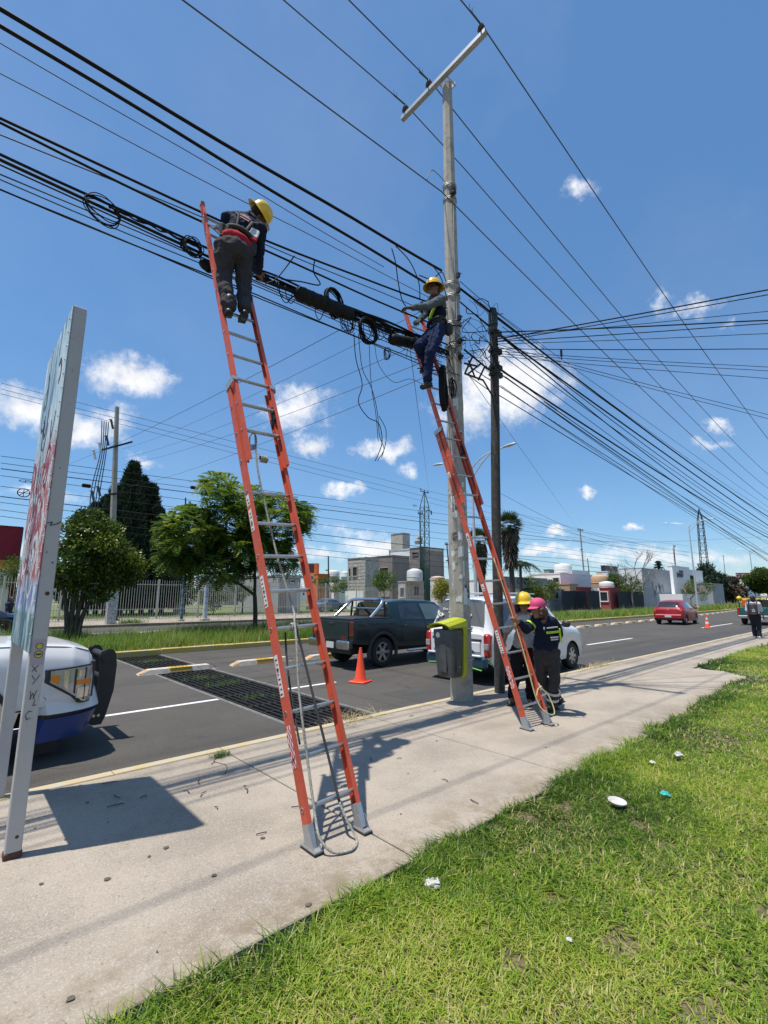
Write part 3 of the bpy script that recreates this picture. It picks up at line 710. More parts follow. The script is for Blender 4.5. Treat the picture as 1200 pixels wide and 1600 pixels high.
# long stain-like ground wire down the shaft
b = MB(); b.tube([(.005*z+(.19-.0077*z)*math.cos(-2.0+.05*math.sin(z*3)), (.19-.0077*z)*math.sin(-2.0+.05*math.sin(z*3)), z) for z in np.linspace(5.6, 9.0, 24)], .006, 5); b.build('ground_wire', GALV, pole)
arm = MB(); 
arm.box((-.115, 0.02, 11.84), (.09, 2.2, .012)); arm.box((-.158, .02, 11.80), (.008, 2.2, .085)); arm.box((-.115, .02, 11.757), (.09, 2.2, .008)); armo = arm.build('crossarm', GALV, pole)
b = MB(); b.cyl((-.15, .1, 11.8), (.2, .1, 11.8), .014); b.cyl((-.15, -.1, 11.8), (.2, -.1, 11.8), .014); b.box((.17, 0, 11.8), (.02, .26, .08)); b.build('arm_bolts', GALV, armo)
INS = [(-.115, -.98), (-.115, .33), (-.115, 1.02)]
for x, y in INS:
    b = MB(); M = Matrix.Translation((x, y, 11.846)); b.lathe([(.012, 0), (.012, .06), (.05, .06), (.075, .085), (.06, .10), (.04, .105), (.066, .135), (.055, .155), (.035, .16), (.045, .185), (.04, .205), (.018, .215)], 16, M); b.build('insulator', PORC, pole, smooth=40)
b = MB(); b.lathe([(.02, -.06), (.055, -.05), (.04, -.02), (.055, 0), (.04, .02), (.055, .05), (.02, .06)], 14, Matrix.Translation((-.05, -.17, 9.12))); b.box((-.04, -.12, 9.2), (.03, .09, .16)); b.box((-.04, -.14, 9.05), (.03, .09, .02)); b.build('spool_insulator', PORC, pole, smooth=40)
# hardware where the cables are made off
for z in (7.35, 7.05, 6.5, 6.05, 5.75):
    b = MB(); b.box((-.02, -.19, z), (.05, .06, .09)); b.cyl((-.02, -.15, z), (-.02, -.26, z), .012); b.box((.16, -.02, z-.05), (.07, .05, .05)); b.build('cable_clamp', STEEL, pole)

dpole = thing('wooden_pole', 'short dark weathered wooden pole standing just beyond the concrete pole', 'utility pole', (7.11, 4.93, 0))
b = MB(); b.tube([(.29*z/7.21+.012*math.sin(z*1.3), .01*math.sin(z*.9), z) for z in np.linspace(-.1, 7.22, 16)], [.088-.008*i/15 for i in range(16)], 14); b.build('shaft', WOOD, dpole, smooth=50)
GREEN_BAG = mat('dark_green_wrap', (.018, .035, .028), .6, 0, .2, 20, .6, 40)
b = MB(); b.tube([(.29*z/7.21+.012*math.sin(z*1.3), 0, z) for z in np.linspace(6.9, 7.26, 5)], [.094, .092, .09, .086, .07], 14); b.build('pole_cap', GREEN_BAG, dpole, smooth=50)
for z in (6.75, 6.35, 6.0, 5.85):
    b = MB(); x = .29*z/7.21; b.box((x+.11, -.05, z), (.13, .07, .1)); b.box((x-.1, -.03, z-.03), (.08, .06, .07)); b.tube([(x+.095*math.cos(a), .095*math.sin(a), z) for a in np.linspace(0, 2*math.pi, 17)], .012, 6); b.build('cable_clamp', STEEL, dpole)
# braced wire frame between the two poles
b = MB(); 
zz = lambda x, z: (6.42+x, 4.92, z)
fr = [(zz(0, 6.02), zz(.85, 5.86)), (zz(.0, 5.55), zz(.55, 5.6)), (zz(0, 5.55), zz(.25, 5.98)), (zz(.1, 5.58), zz(.5, 5.92)), (zz(.4, 5.56), zz(.62, 5.9)), (zz(.55, 5.6), zz(.85, 5.35)), (zz(.3, 5.57), zz(.12, 5.85)), (zz(.0, 5.75), zz(.35, 5.82))]
for a, c in fr: b.tube([a, c], .018, 6)
b.build('cable_bracket', STEEL, None, label='rusty wire bracket strapped between the concrete pole and the wooden pole', cat='bracket')
# ================================================================== CABLES
CAB = mat('black_cable', (.008, .008, .009), .7, 0, .2, 12, spec=.25)
CABG = mat('weathered_cable', (.04, .04, .044), .6, 0, .2, 12)
WIRE = mat('bare_wire', (.10, .095, .09), .55, .4, .2, 12)
CK = 1.36
def span(pts, Y, x_end=None, deg=2, n=30, Yend=None):
    """sagging span in the plane y=Y: least-squares parabola through sighted points, run on to x_end"""
    W = [atY(px, py, Y) for px, py in pts]; X = np.array([w.x for w in W]); Z = np.array([w.z for w in W])
    c = np.polyfit(X, Z, min(deg, len(X)-1))
    if len(c) == 3 and c[0] < -2e-4: c = np.polyfit(X, Z, 1)
    x0, x1 = X.min(), X.max()
    if x_end is not None:
        if x_end < x0: x0 = x_end
        else: x1 = x_end
    xs = np.linspace(x0, x1, n); return [Vector((x, Y, max(2.5, float(np.polyval(c, x))))) for x in xs]
def cable(pts, r, m, label, group=None, name='cable', n=6):
    b = MB(); b.tube(pts, r*CK, n); return b.build(name, m, None, smooth=0, off=pts[0], label=label, cat='cable' if name == 'cable' else name, group=group)
GL, GR, GM, GF, GD = 'communication cables left of the pole', 'communication cables right of the poles', 'bare power lines over the crossarm', 'power lines along the far sidewalk', 'service drops fanning from the poles'
# bare power conductors, left span then right span, tied at the insulators
for lab, Y, Lp, Rp in (
    ('near bare power line, highest of the three on the crossarm', 4.03, [(720, 0), (757, 45)], [(765, 55), (900, 260), (1065, 500), (1127, 587), (1200, 686)]),
    ('middle bare power line on the crossarm, tied left of the pole top', 5.34, [(545, 0), (600, 55), (675, 130)], [(677, 135), (707, 172), (850, 345), (977, 500), (1053, 590), (1200, 741)]),
    ('far bare power line at the outer end of the crossarm', 6.03, [(443, 0), (600, 135), (637, 167)], [(640, 170), (800, 340), (932, 500), (1017, 587), (1200, 763)]),
    ('lone bare wire below the crossarm on the spool insulator', 4.86, [(285, 0), (600, 232), (690, 300)], [(690, 300), (715, 325), (890, 500), (998, 601), (1090, 690), (1200, 781)])):
    a = span(Lp, Y, -14, 1 if len(Lp) < 3 else 2, 16); c = span(Rp, Y, 52, 2, 26)
    tie = Vector((6.15, Y, 12.06 if Y != 4.86 else 9.12)) 
    cable(a+c[1:], .009 if Y != 4.86 else .008, WIRE, lab, GM)
# armour rods either side of the insulators
b = None
for Y, (p, q) in ((4.03, ((733, 15), (757, 45))), (5.34, ((655, 112), (675, 130))), (6.03, ((615, 148), (637, 167)))):
    A, B = atY(*p, Y), atY(*q, Y); b = MB(); b.tube([A, B], .017, 8); b.tube([A+Vector((.03, 0, 0)), A+Vector((-.02, -.02, .09))], .004, 4); b.tube([A+Vector((.1, 0, 0)), A+Vector((.07, -.02, .1))], .004, 4)
    b.build('armour_rod', WIRE, None, off=A, label={4.03: 'wrapped rod on the power line beside the near insulator', 5.34: 'wrapped rod on the power line beside the middle insulator', 6.03: 'wrapped rod on the power line beside the far insulator'}[Y], cat='wire wrap')
cable(smooth_path([atY(667, 281, 4.86), atY(674, 266, 4.86), atY(684, 272, 4.86), atY(695, 284, 4.86)]), .005, WIRE, 'small jumper wire arching to the spool insulator', name='jumper wire')

LEFT = [  # Y, r, material, label, pts
 (5.00, .0165, CAB, 'thickest black cable, topmost of the bundle crossing to the concrete pole', [(0, 12), (100, 78), (300, 195), (500, 312), (620, 380), (690, 424)]),
 (5.06, .0150, CAB, 'second thick black cable ending at the helmet of the far worker', [(0, 47), (150, 130), (300, 215), (450, 310), (590, 400), (668, 444)]),
 (5.3, .004, CABG, 'thin pale wire below the two thick black cables', [(0, 72), (200, 180), (400, 295), (600, 420)]),
 (5.35, .004, CABG, 'second thin pale wire, passing behind the near worker helmet', [(0, 125), (200, 215), (390, 317), (600, 422), (690, 480)]),
 (5.04, .0105, CAB, 'black cable touching the top of the near ladder', [(0, 182), (100, 232), (200, 284), (310, 331), (410, 372), (500, 407), (600, 447), (698, 482)]),
 (5.10, .0100, CAB, 'black cable just under the one at the near ladder top', [(0, 195), (150, 262), (300, 340), (410, 391), (500, 430), (600, 474), (690, 512)]),
 (5.15, .0050, CABG, 'thin wire close under the two cables at the near ladder top', [(0, 215), (150, 272), (250, 312), (330, 345), (500, 410), (690, 500)]),
 (5.02, .0100, CAB, 'black strand carrying the coils, upper of the lower bundle', [(0, 240), (100, 286), (200, 335), (300, 376), (410, 426), (465, 452), (550, 488), (620, 512), (690, 540)]),
 (5.05, .0120, CAB, 'fat lower bundle cable running behind the near worker', [(0, 255), (150, 317), (250, 363), (310, 393), (410, 436), (465, 462), (550, 498), (620, 524), (690, 552)]),
 (5.08, .0060, CAB, 'thin cable under the fat lower bundle cable', [(0, 265), (125, 312), (250, 366), (310, 398), (410, 446), (520, 492), (640, 535), (700, 560)]),
 (5.12, .0050, CABG, 'thinner cable sagging below the coil on the left', [(0, 275), (125, 322), (250, 374), (310, 404), (420, 452), (540, 502), (690, 566)]),
 (5.16, .0045, CABG, 'thin cable third from the bottom at the left edge', [(0, 283), (140, 335), (300, 408), (430, 462), (560, 512), (700, 575)]),
 (5.10, .0060, CAB, 'black cable second from the bottom at the left edge', [(0, 295), (125, 345), (225, 388), (310, 427), (400, 462), (500, 502), (600, 540), (700, 582)]),
 (5.20, .0055, CAB, 'lowest black cable at the left edge', [(0, 315), (150, 352), (260, 398), (310, 422), (420, 470), (560, 528), (700, 590)]),
]
for Y, r, m, lab, p in LEFT:
    s = span(p, Y, -9, 2, 30)
    # small hand-strung irregularity
    ph = random.uniform(0, 6); s = [q+Vector((0, 0, .012*math.sin(ph+q.x*1.7)*min(1, max(0, (6.0-q.x)/2)))) for q in s]
    cable(s, r, m, lab, GL)
# lashed service wires that wander through the lower bundle
for i in range(7):
    pts = []
    for t in np.linspace(0, 1, 18):
        px = 395+t*300; py = 424+t*124+random.uniform(-5, 7); pts.append(atY(px, py, 5.03+random.uniform(-.07, .07)))
    cable(smooth_path(pts, 3), random.choice((.004, .005, .007)), CAB, 'loose wire wandering through the bundle between the two ladders', 'loose wires in the bundle between the ladders')
for i in range(4):
    pts = []
    for t in np.linspace(0, 1, 12):
        px = 170+t*145; py = 322+t*66+random.uniform(-2, 3); pts.append(atY(px, py, 5.03+random.uniform(-.05, .05)))
    cable(smooth_path(pts, 3), random.choice((.004, .006)), CAB, 'loose wire wandering through the bundle left of the near ladder', 'loose wires in the bundle left of the near ladder')
for i, (o, r) in enumerate(((-.03, .016), (.0, .018), (.035, .014), (.06, .012), (-.06, .012), (.09, .010))):
    pts = []
    for t in np.linspace(0, 1, 16):
        px = 400+t*302; py = 428+t*121+6*math.sin(t*7+i)+o*60; pts.append(atY(px, py, 5.0+.05*math.cos(i*2.1+t*5)))
    cable(smooth_path(pts, 3), r*.8, CAB, ['upper', 'central', 'lower', 'bottom', 'topmost', 'loosest'][i]+' fat strand of the black bundle between the two ladders', 'fat strands of the bundle between the ladders')
for i in range(9):
    x, y = random.uniform(430, 660), 0; y = 428+(x-400)*.40; d = random.uniform(14, 34); w_ = random.uniform(10, 26)
    cable(smooth_path([atY(x, y, 4.97), atY(x+w_*.2, y+d*.8, 4.95), atY(x+w_*.7, y+d+w_*.3, 4.95), atY(x+w_*1.2, y+d*.6+w_*.4, 4.96), atY(x+w_*1.3, y+w_*.5, 4.98)], 5), .0045, CAB, 'slack loop of thin wire hanging under the bundle between the ladders', 'slack wire loops under the bundle', n=5)
def coil(px, py, Y, rx, rz, label, turns=9, r=.006, tilt=.3, yaw=0., jit=.12):
    c = atY(px, py, Y); b = MB()
    for k in range(turns):
        a0 = random.uniform(0, 6.28); pts = []; sx = 1+random.uniform(-jit, jit); sz = 1+random.uniform(-jit, jit); oy = random.uniform(-.045, .045)
        for a in np.linspace(0, 2*math.pi, 25):
            x = rx*sx*math.cos(a+a0); z = rz*sz*math.sin(a+a0)
            x, z = x*math.cos(tilt)-z*math.sin(tilt), x*math.sin(tilt)+z*math.cos(tilt)
            pts.append((x*math.cos(yaw), oy+x*math.sin(yaw)+.02*math.sin(2*a), z))
        b.tube(pts, r, 5)
    o = b.build('cable_coil', CAB, None, smooth=0, label=label, cat='cable coil', group='coils of spare cable hung on the bundle'); o.location = c
coil(160, 328, 5.0, .165, .115, 'oval coil of black cable hanging left of the near ladder', 5, .0055, -.35, 0, .05)
coil(300, 387, 5.0, .10, .085, 'small tight coil of cable at the left rail of the near ladder', 10, .006, -.2, 0, .25)
coil(522, 472, 4.95, .18, .19, 'coil of cable standing on top of the long splice case', 12, .008, 0, .3)
coil(541, 505, 4.95, .12, .125, 'loose coil just right of the long splice case', 6, .005, .2, .2, .2)
coil(575, 517, 4.92, .175, .18, 'round black coil hanging in the middle of the bundle', 13, .007, .2, .1)
coil(604, 553, 4.95, .075, .09, 'smallest coil hanging below the bundle beside the far ladder', 6, .004, -.3, .3)
coil(693, 607, 4.62, .13, .33, 'long narrow coil of thick cable hung behind the far ladder rails', 14, .016, .12, .5, .1)
coil(707, 606, 4.74, .06, .16, 'thin narrow coil tied against the concrete pole', 5, .006, .1, .3)
coil(660, 480, 4.8, .09, .09, 'clump of spliced cable by the far worker hands', 7, .006, .5, .3, .4)
def closure(p, q, Y, r, label):
    A, B = atY(*p, Y), atY(*q, Y); d = (B-A).normalized(); l = (B-A).length
    z = d; x = z.cross(Vector((0, 1, 0))).normalized(); M = Matrix((x, z.cross(x), z)).transposed().to_4x4(); M.translation = A
    b = MB(); pr = [(.02, -.05), (r*.6, -.04), (r*.95, 0), (r, .03)]
    k = 6
    for i in range(k): u0 = .05+(l-.1)*i/k; pr += [(r, u0), (r*1.05, u0+.01), (r*1.05, u0+.03), (r, u0+.04)]
    pr += [(r*.95, l), (r*.6, l+.03), (.02, l+.05)]
    b.lathe(pr, 16, M); b.box(A+d*(l/2)+Vector((0, -r*.9, -.02)), (.05, .03, .05)); 
    b.build('splice_closure', mat('black_plastic', (.008, .008, .009), .65, 0, .15, 20, .4, 40, spec=.25), None, smooth=40, label=label, cat='splice case')
closure((466, 458), (548, 492), 4.93, .095, 'long black cylindrical splice case under the bundle between the ladders')
closure((612, 530), (672, 541), 4.95, .085, 'shorter black splice case hanging beside the far ladder top')
closure((318, 412), (330, 420), 5.1, .06, 'small black terminal box behind the left rail of the near ladder')
# loose hanging tails
for pts, r in (([(553, 520), (556, 560), (566, 600), (560, 628), (575, 652), (592, 662), (597, 690), (590, 712), (586, 720)], .005),
               ([(560, 522), (566, 575), (580, 605), (589, 640), (593, 680), (600, 700), (596, 715)], .004),
               ([(577, 540), (580, 600), (587, 645), (591, 690)], .0035),
               ([(585, 535), (592, 570), (615, 597), (640, 592), (660, 600)], .003),
               ([(592, 650), (603, 672), (601, 700), (590, 720)], .004)):
    cable(smooth_path([atY(x, y, 4.95) for x, y in pts], 5), r, CAB, 'loose cable tail dangling below the bundle between the ladders', 'dangling cable tails', n=5)
for pts, lab in (([(612, 388), (618, 410), (622, 440), (628, 468), (634, 478)], 'left of two cable loops held by the far worker'), ([(618, 384), (640, 408), (654, 440), (656, 466)], 'right of two cable loops held by the far worker'),
            ([(655, 430), (675, 436), (690, 425), (697, 440)], 'cable loop curling over the far worker helmet'), ([(676, 415), (688, 432), (694, 450), (699, 470)], 'cable loop dropping down the left face of the concrete pole'),
            ([(460, 400), (445, 420), (430, 437), (415, 443)], 'thin lead rising from the bundle right of the near worker'), ([(492, 405), (490, 425), (500, 445), (470, 440), (440, 436)], 'pale thin wire looping above the bundle right of the near worker')):
    cable(smooth_path([atY(x, y, 4.9) for x, y in pts], 5), .0065, CAB, lab, 'short cable loops')
# the snarl at the pole
for i in range(16):
    pts = []
    x, y = random.uniform(640, 705), random.uniform(500, 570)
    for k in range(7): pts.append(atY(x+random.uniform(-18, 18)+k*9, y+random.uniform(-16, 16)+k*2, 4.9+random.uniform(-.18, .02)))
    cable(smooth_path(pts, 4), random.choice((.003, .004, .006)), CAB, 'tangled wire looping round the concrete pole at cable height', 'tangle of wires at the concrete pole', n=5)
for i in range(12):
    pts = []
    x, y = random.uniform(725, 745), random.uniform(455, 560)
    for k in range(6): pts.append(atY(x+random.uniform(-5, 5)+k*8, y+random.uniform(-10, 10)+k*random.uniform(3, 6), 4.85+random.uniform(-.1, .05)))
    cable(smooth_path(pts, 4), random.choice((.003, .004, .006)), CAB, 'tangled wire strung between the concrete pole and the wooden pole', 'tangle of wires between the two poles', n=5)
RIGHT = [
 (4.95, .0160, CAB, 'thickest black cable running on from the wooden pole top to the right', [(719, 452), (764, 487), (833, 537), (881, 576), (943, 623), (1017, 678), (1090, 733), (1200, 807)], 8),
 (5.00, .0150, CAB, 'second thick black cable right of the wooden pole', [(778, 521), (852, 576), (907, 616), (962, 653), (1017, 693), (1072, 733), (1127, 770), (1200, 821)], 8),
 (5.05, .0150, CAB, 'third thick black cable right of the wooden pole, below the cloud', [(778, 576), (833, 610), (907, 660), (962, 697), (1017, 730), (1072, 763), (1127, 800), (1200, 840)], 8),
 (5.08, .0090, CAB, 'black cable swinging under the third thick cable', [(782, 587), (852, 634), (943, 693), (998, 733), (1053, 774), (1090, 803), (1163, 850)], 8),
 (5.10, .0070, CAB, 'lower thin cable below the wire with the frayed lashing', [(778, 620), (870, 671), (943, 715), (1017, 763), (1090, 807), (1180, 862)], 8),
 (5.02, .0065, CAB, 'thin cable between the second and third thick cables', [(790, 545), (860, 600), (935, 655), (1000, 700), (1080, 752), (1200, 832)], 8),
 (5.12, .0055, CAB, 'thin cable under the wooden pole clamps', [(785, 555), (840, 598), (920, 655), (1000, 716), (1100, 785), (1200, 850)], 8),
 (4.90, .0050, CABG, 'pale thin wire above the second thick cable', [(740, 470), (800, 516), (860, 560), (960, 637), (1060, 705), (1200, 800)], 8),
 (5.15, .0070, CAB, 'cable lowest of those passing the far lattice tower', [(850, 630), (960, 702), (1050, 762), (1130, 822), (1200, 865)], 8),
 (4.98, .0080, CAB, 'cable from concrete pole joining the thick ones right of the wooden pole', [(735, 480), (775, 517), (850, 580), (940, 648), (1040, 716), (1200, 826)], 8),
 (5.04, .0100, CAB, 'cable tied beside the third thick cable', [(719, 470), (777, 512), (850, 590), (930, 652), (1010, 712), (1100, 772), (1200, 836)], 8),
]
RIGHT += [
 (4.97, .0045, CABG, 'faint thin wire high over the thickest right hand cable', [(765, 480), (860, 548), (1000, 650), (1100, 722), (1200, 792)], 8),
 (5.07, .0050, CAB, 'thin wire tied from the wooden pole clamp to the lattice tower side', [(790, 590), (900, 668), (1000, 738), (1090, 802), (1200, 868)], 8),
 (5.09, .0045, CAB, 'thin wire just above the lowest crossing cables', [(782, 604), (860, 655), (960, 724), (1060, 793), (1180, 866)], 8),
 (5.01, .0050, CAB, 'thin wire between the thickest and second thick cable', [(785, 512), (870, 572), (960, 638), (1060, 708), (1200, 812)], 8),
 (5.11, .0045, CABG, 'pale thin wire crossing the cloud under the wooden pole top', [(785, 570), (860, 640), (930, 688), (1020, 742), (1200, 846)], 8)]
for Y, r, m, lab, p, _ in RIGHT: cable(span(p, Y, 48, 2, 34), r, m, lab, GR)
s = span([(725, 560), (760, 598), (833, 640), (907, 682), (980, 735), (1086, 800)], 5.12, 48, 2, 60); cable(s, .006, CABG, 'wire wrapped in frayed spiral lashing below the cloud', GR)
b = MB(); q = [p+Vector((0, .022*math.cos(i*1.9), .022*math.sin(i*1.9))) for i, p in enumerate(smooth_path(s[:24], 10))]; b.tube(q, .0022, 4); b.build('lashing_wire', WIRE, None, label='frayed spiral lashing wound along the wire below the cloud', cat='wire wrap')
cable(span([(728, 584), (778, 620)], 5.12, None, 1, 6), .006, CAB, 'short cable from the concrete pole clamp to the wooden pole', GR)
cable(span([(719, 440), (745, 462), (790, 500), (850, 545)], 4.9, None, 2, 12), .005, CAB, 'thin wire over the top of the wooden pole', GR)
# service drops fanning over the near side
def drop(px, py, z, label, r=.006, start=(7.32, 4.86, 6.6), sag=.12, m=CAB):
    A = Vector(start); d = ray(px, py); t = (z-EYE)/d.z; B = EYEP+d*t; C_ = A+(B-A)*3.2
    pts = [A+(C_-A)*u-Vector((0, 0, sag*4*u*(1-u)*(C_-A).length/8)) for u in np.linspace(0, 1, 22)]
    # make the sag pass through the sighted point
    k = min(pts, key=lambda p: (p-B).length); dz = B.z-k.z; pts = [p+Vector((0, 0, dz*min(1, 3.2*i/21))) for i, p in enumerate(pts)]
    cable(pts, r, m, label, GD)
DR = [((1200, 452), 6.7, 'highest service drop, rising to the right edge', 6.55), ((1200, 460), 6.6, 'service drop just under the highest one', 6.5), ((1200, 487), 6.5, 'service drop third from the top at the right edge', 6.6), ((1200, 502), 6.4, 'thick service drop in the middle of the fan', 6.7),
      ((1200, 506), 6.4, 'service drop doubled with the thick middle one', 6.5), ((1200, 522), 6.3, 'service drop under the doubled pair', 6.45), ((1200, 546), 6.2, 'nearly level service drop with a dark tap beside the pole', 6.35), ((1200, 574), 6.2, 'service drop sloping gently down to the right edge', 6.3),
      ((1200, 580), 6.15, 'service drop close under the gently sloping one', 6.25), ((1200, 592), 6.1, 'thin service drop below the gently sloping pair', 6.2), ((1200, 650), 5.9, 'service drop sloping steeply to the right edge', 6.45), ((1200, 656), 5.9, 'lowest steep service drop at the right edge', 6.4)]
for i, ((x, y), z, lab, z0) in enumerate(DR): drop(x, y, z, lab, .0085 if i in (0, 3) else .006 if i in (1, 4, 6) else .0042, (7.34, 4.85, z0), .1, CAB)
b = MB(); c = atY(877, 552, 3.6); b.box(c, (.03, .03, .12)); b.cyl(c-Vector((0, 0, .06)), c-Vector((0, 0, .11)), .008); b.build('cable_tap', CAB, None, off=c, label='small dark cable tap hanging from a service drop right of the poles', cat='cable tap')
# service drops from the main pole to the far side
for i, (p0, p1, lab) in enumerate((((690, 470), (190, 702), 'upper of the thin drops slanting to the far left pole'), ((694, 520), (190, 716), 'middle of the thin drops slanting to the far left pole'), ((696, 552), (192, 726), 'lower of the thin drops slanting to the far left pole'), ((698, 575), (200, 760), 'lowest thin drop slanting down to the far left pole'), ((560, 500), (60, 740), 'thin drop leaving the bundle near the long splice case'))):
    A = atY(*p0, 4.95); B = atY(*p1, 38.0); pts = [A+(B-A)*t-Vector((0, 0, .9*4*t*(1-t)*.35)) for t in np.linspace(0, 1, 24)]; cable(pts, .0045, CABG, lab, 'thin drops crossing the road', n=4)
for i, (p0, p1, lab) in enumerate((((640, 540), (670, 768), 'thin drop slanting to the green lattice tower'), ((735, 590), (905, 830), 'thin drop to the far pole beyond the van'))):
    A = atY(*p0, 4.95); B = atY(*p1, 38.0); pts = [A+(B-A)*t for t in np.linspace(0, 1, 8)]; cable(pts, .004, CABG, lab, 'thin drops crossing the road', n=4)
# power and telephone lines along the far side
FAR = [([(0, 608), (180, 640), (400, 690), (660, 768)], 38.5, .012, 'uppermost far power line behind the near ladder'), ([(0, 617), (180, 650), (400, 700), (660, 778)], 39.5, .012, 'middle far power line behind the near ladder'), ([(0, 625), (180, 657), (400, 708), (660, 786)], 40.5, .012, 'lower far power line behind the near ladder')]
for p, Y, r, lab in FAR: cable(span(p, Y, 150, 2, 40), r, CABG, lab, GF, n=4)
fl = [(724, 762), (733, 775), (741, 783), (749, 800), (765, 812), (778, 832), (786, 845), (798, 858), (808, 868)]
for i, (y0, y1) in enumerate(fl):
    Y = 37.4+.15*i; p = [(0, y0), (250, y0+(y1-y0)*.42+3), (480, y1), (700, y1+(932-y1)*.28)]
    cable(span(p, Y, 140, 2, 40), .022 if i in (2, 5) else .013, CAB, ['highest', 'second', 'third and thickest', 'fourth', 'fifth', 'sixth, thick', 'seventh', 'eighth', 'lowest'][i]+' far telephone line behind the trees', 'telephone lines along the far sidewalk', n=4)
for i, (p, lab) in enumerate((([(780, 770), (900, 828), (1010, 852), (1100, 866)], 'far power line meeting the leaning pole beyond the van'), ([(780, 840), (905, 845), (1050, 846), (1200, 838)], 'far wire stretched level over the white houses'), ([(790, 868), (905, 875), (1000, 890)], 'sagging far cable over the white house roofs'), ([(800, 800), (905, 836), (1050, 880)], 'far line sloping down to the second far pole'))):
    cable(smooth_path([atY(x, y, 42.0) for x, y in p], 6), .02, CAB, lab, 'far lines over the white houses', n=4)
for px, py in ((37, 770), (245, 796), (40, 752), (648, 790)):
    c = atY(px, py, 37.3); b = MB()
    b.tube([c+Vector((.32*math.cos(a), 0, .26*math.sin(a))) for a in np.linspace(0, 2*math.pi, 21)], .03, 5); b.tube([c+Vector((-.3, 0, 0)), c+Vector((.3, 0, 0))], .02, 4); b.tube([c+Vector((0, 0, -.25)), c+Vector((0, 0, .25))], .02, 4); b.tube([c+Vector((-.2, 0, -.18)), c+Vector((.2, 0, .18))], .02, 4)
    o = b.build('cable_storage_loop', CAB, None, off=c, label={37: 'wheel shaped cable loop on the far lines left of the sign', 245: 'wheel shaped cable loop on the far lines beside the cypress', 40: 'upper cable loop on the far lines at the left edge', 648: 'dark cable loop on the far lines by the lattice tower'}[px], cat='cable loop', group='wheel shaped loops on the far lines')
    if px == 40 or px == 648: o.scale = (1, 1, .35)
for px, py, lab in ((135, 759, 'black splice box on the far lines right of the sign'), (303, 762, 'black splice box on the far lines over the jacaranda')):
    c = atY(px, py, 37.3); b = MB(); b.bbox(c, (.55, .2, .26), .06); b.build('splice_box', CAB, None, off=c, label=lab, cat='splice box')
# heap of scrap cable at the foot of the pole
b = MB()
for i in range(14):
    a = [Vector((random.uniform(4.9, 5.95), 5.3+random.uniform(-.02, .3), RZ+.02)) for _ in range(5)]
    b.tube([p if p.y > KY+.02 else Vector((p.x, KY+.03, p.z)) for p in smooth_path(sorted(a, key=lambda p: p.x), 5)], .007, 4)
b.build('scrap_cable', CAB, None, label='heap of scrap black cable lying along the kerb by the concrete pole', cat='cable', kind='stuff')
# ================================================================== VEHICLES
BLKP = mat('black_trim', (.022, .022, .023), .55, 0, .1, 10)
GLS = mat('car_glass', (.018, .022, .024), .06, 0, .03, 3, spec=.9, coat=.7)
GLS2 = mat('car_glass_clear', (.07, .10, .095), .06, 0, .05, 3, spec=.9, coat=.7)
CHR = mat('chrome', (.62, .62, .63), .16, 1.0, .05, 8)
RIMS = mat('alloy_rim', (.45, .45, .46), .32, .85, .08, 8)
TYRE = mat('tyre_rubber', (.024, .024, .023), .85, 0, .2, 12, .3, 60)
REDL = mat('red_lens', (.38, .012, .012), .18, 0, .15, 12, coat=.7)
AMB = mat('amber_lens', (.75, .22, .02), .2, 0, .1, 12, coat=.7)
CLRL = mat('clear_lens', (.42, .42, .41), .12, .3, .25, 14, coat=.8)
PLATE = mat('number_plate', (.62, .62, .6), .5, 0, .1, 30, c2=(.25, .25, .25), thr=(.56, .6), c2s=30)
WPNT = mat('white_car_paint', (.68, .68, .68), .3, 0, .03, 3, coat=.6)
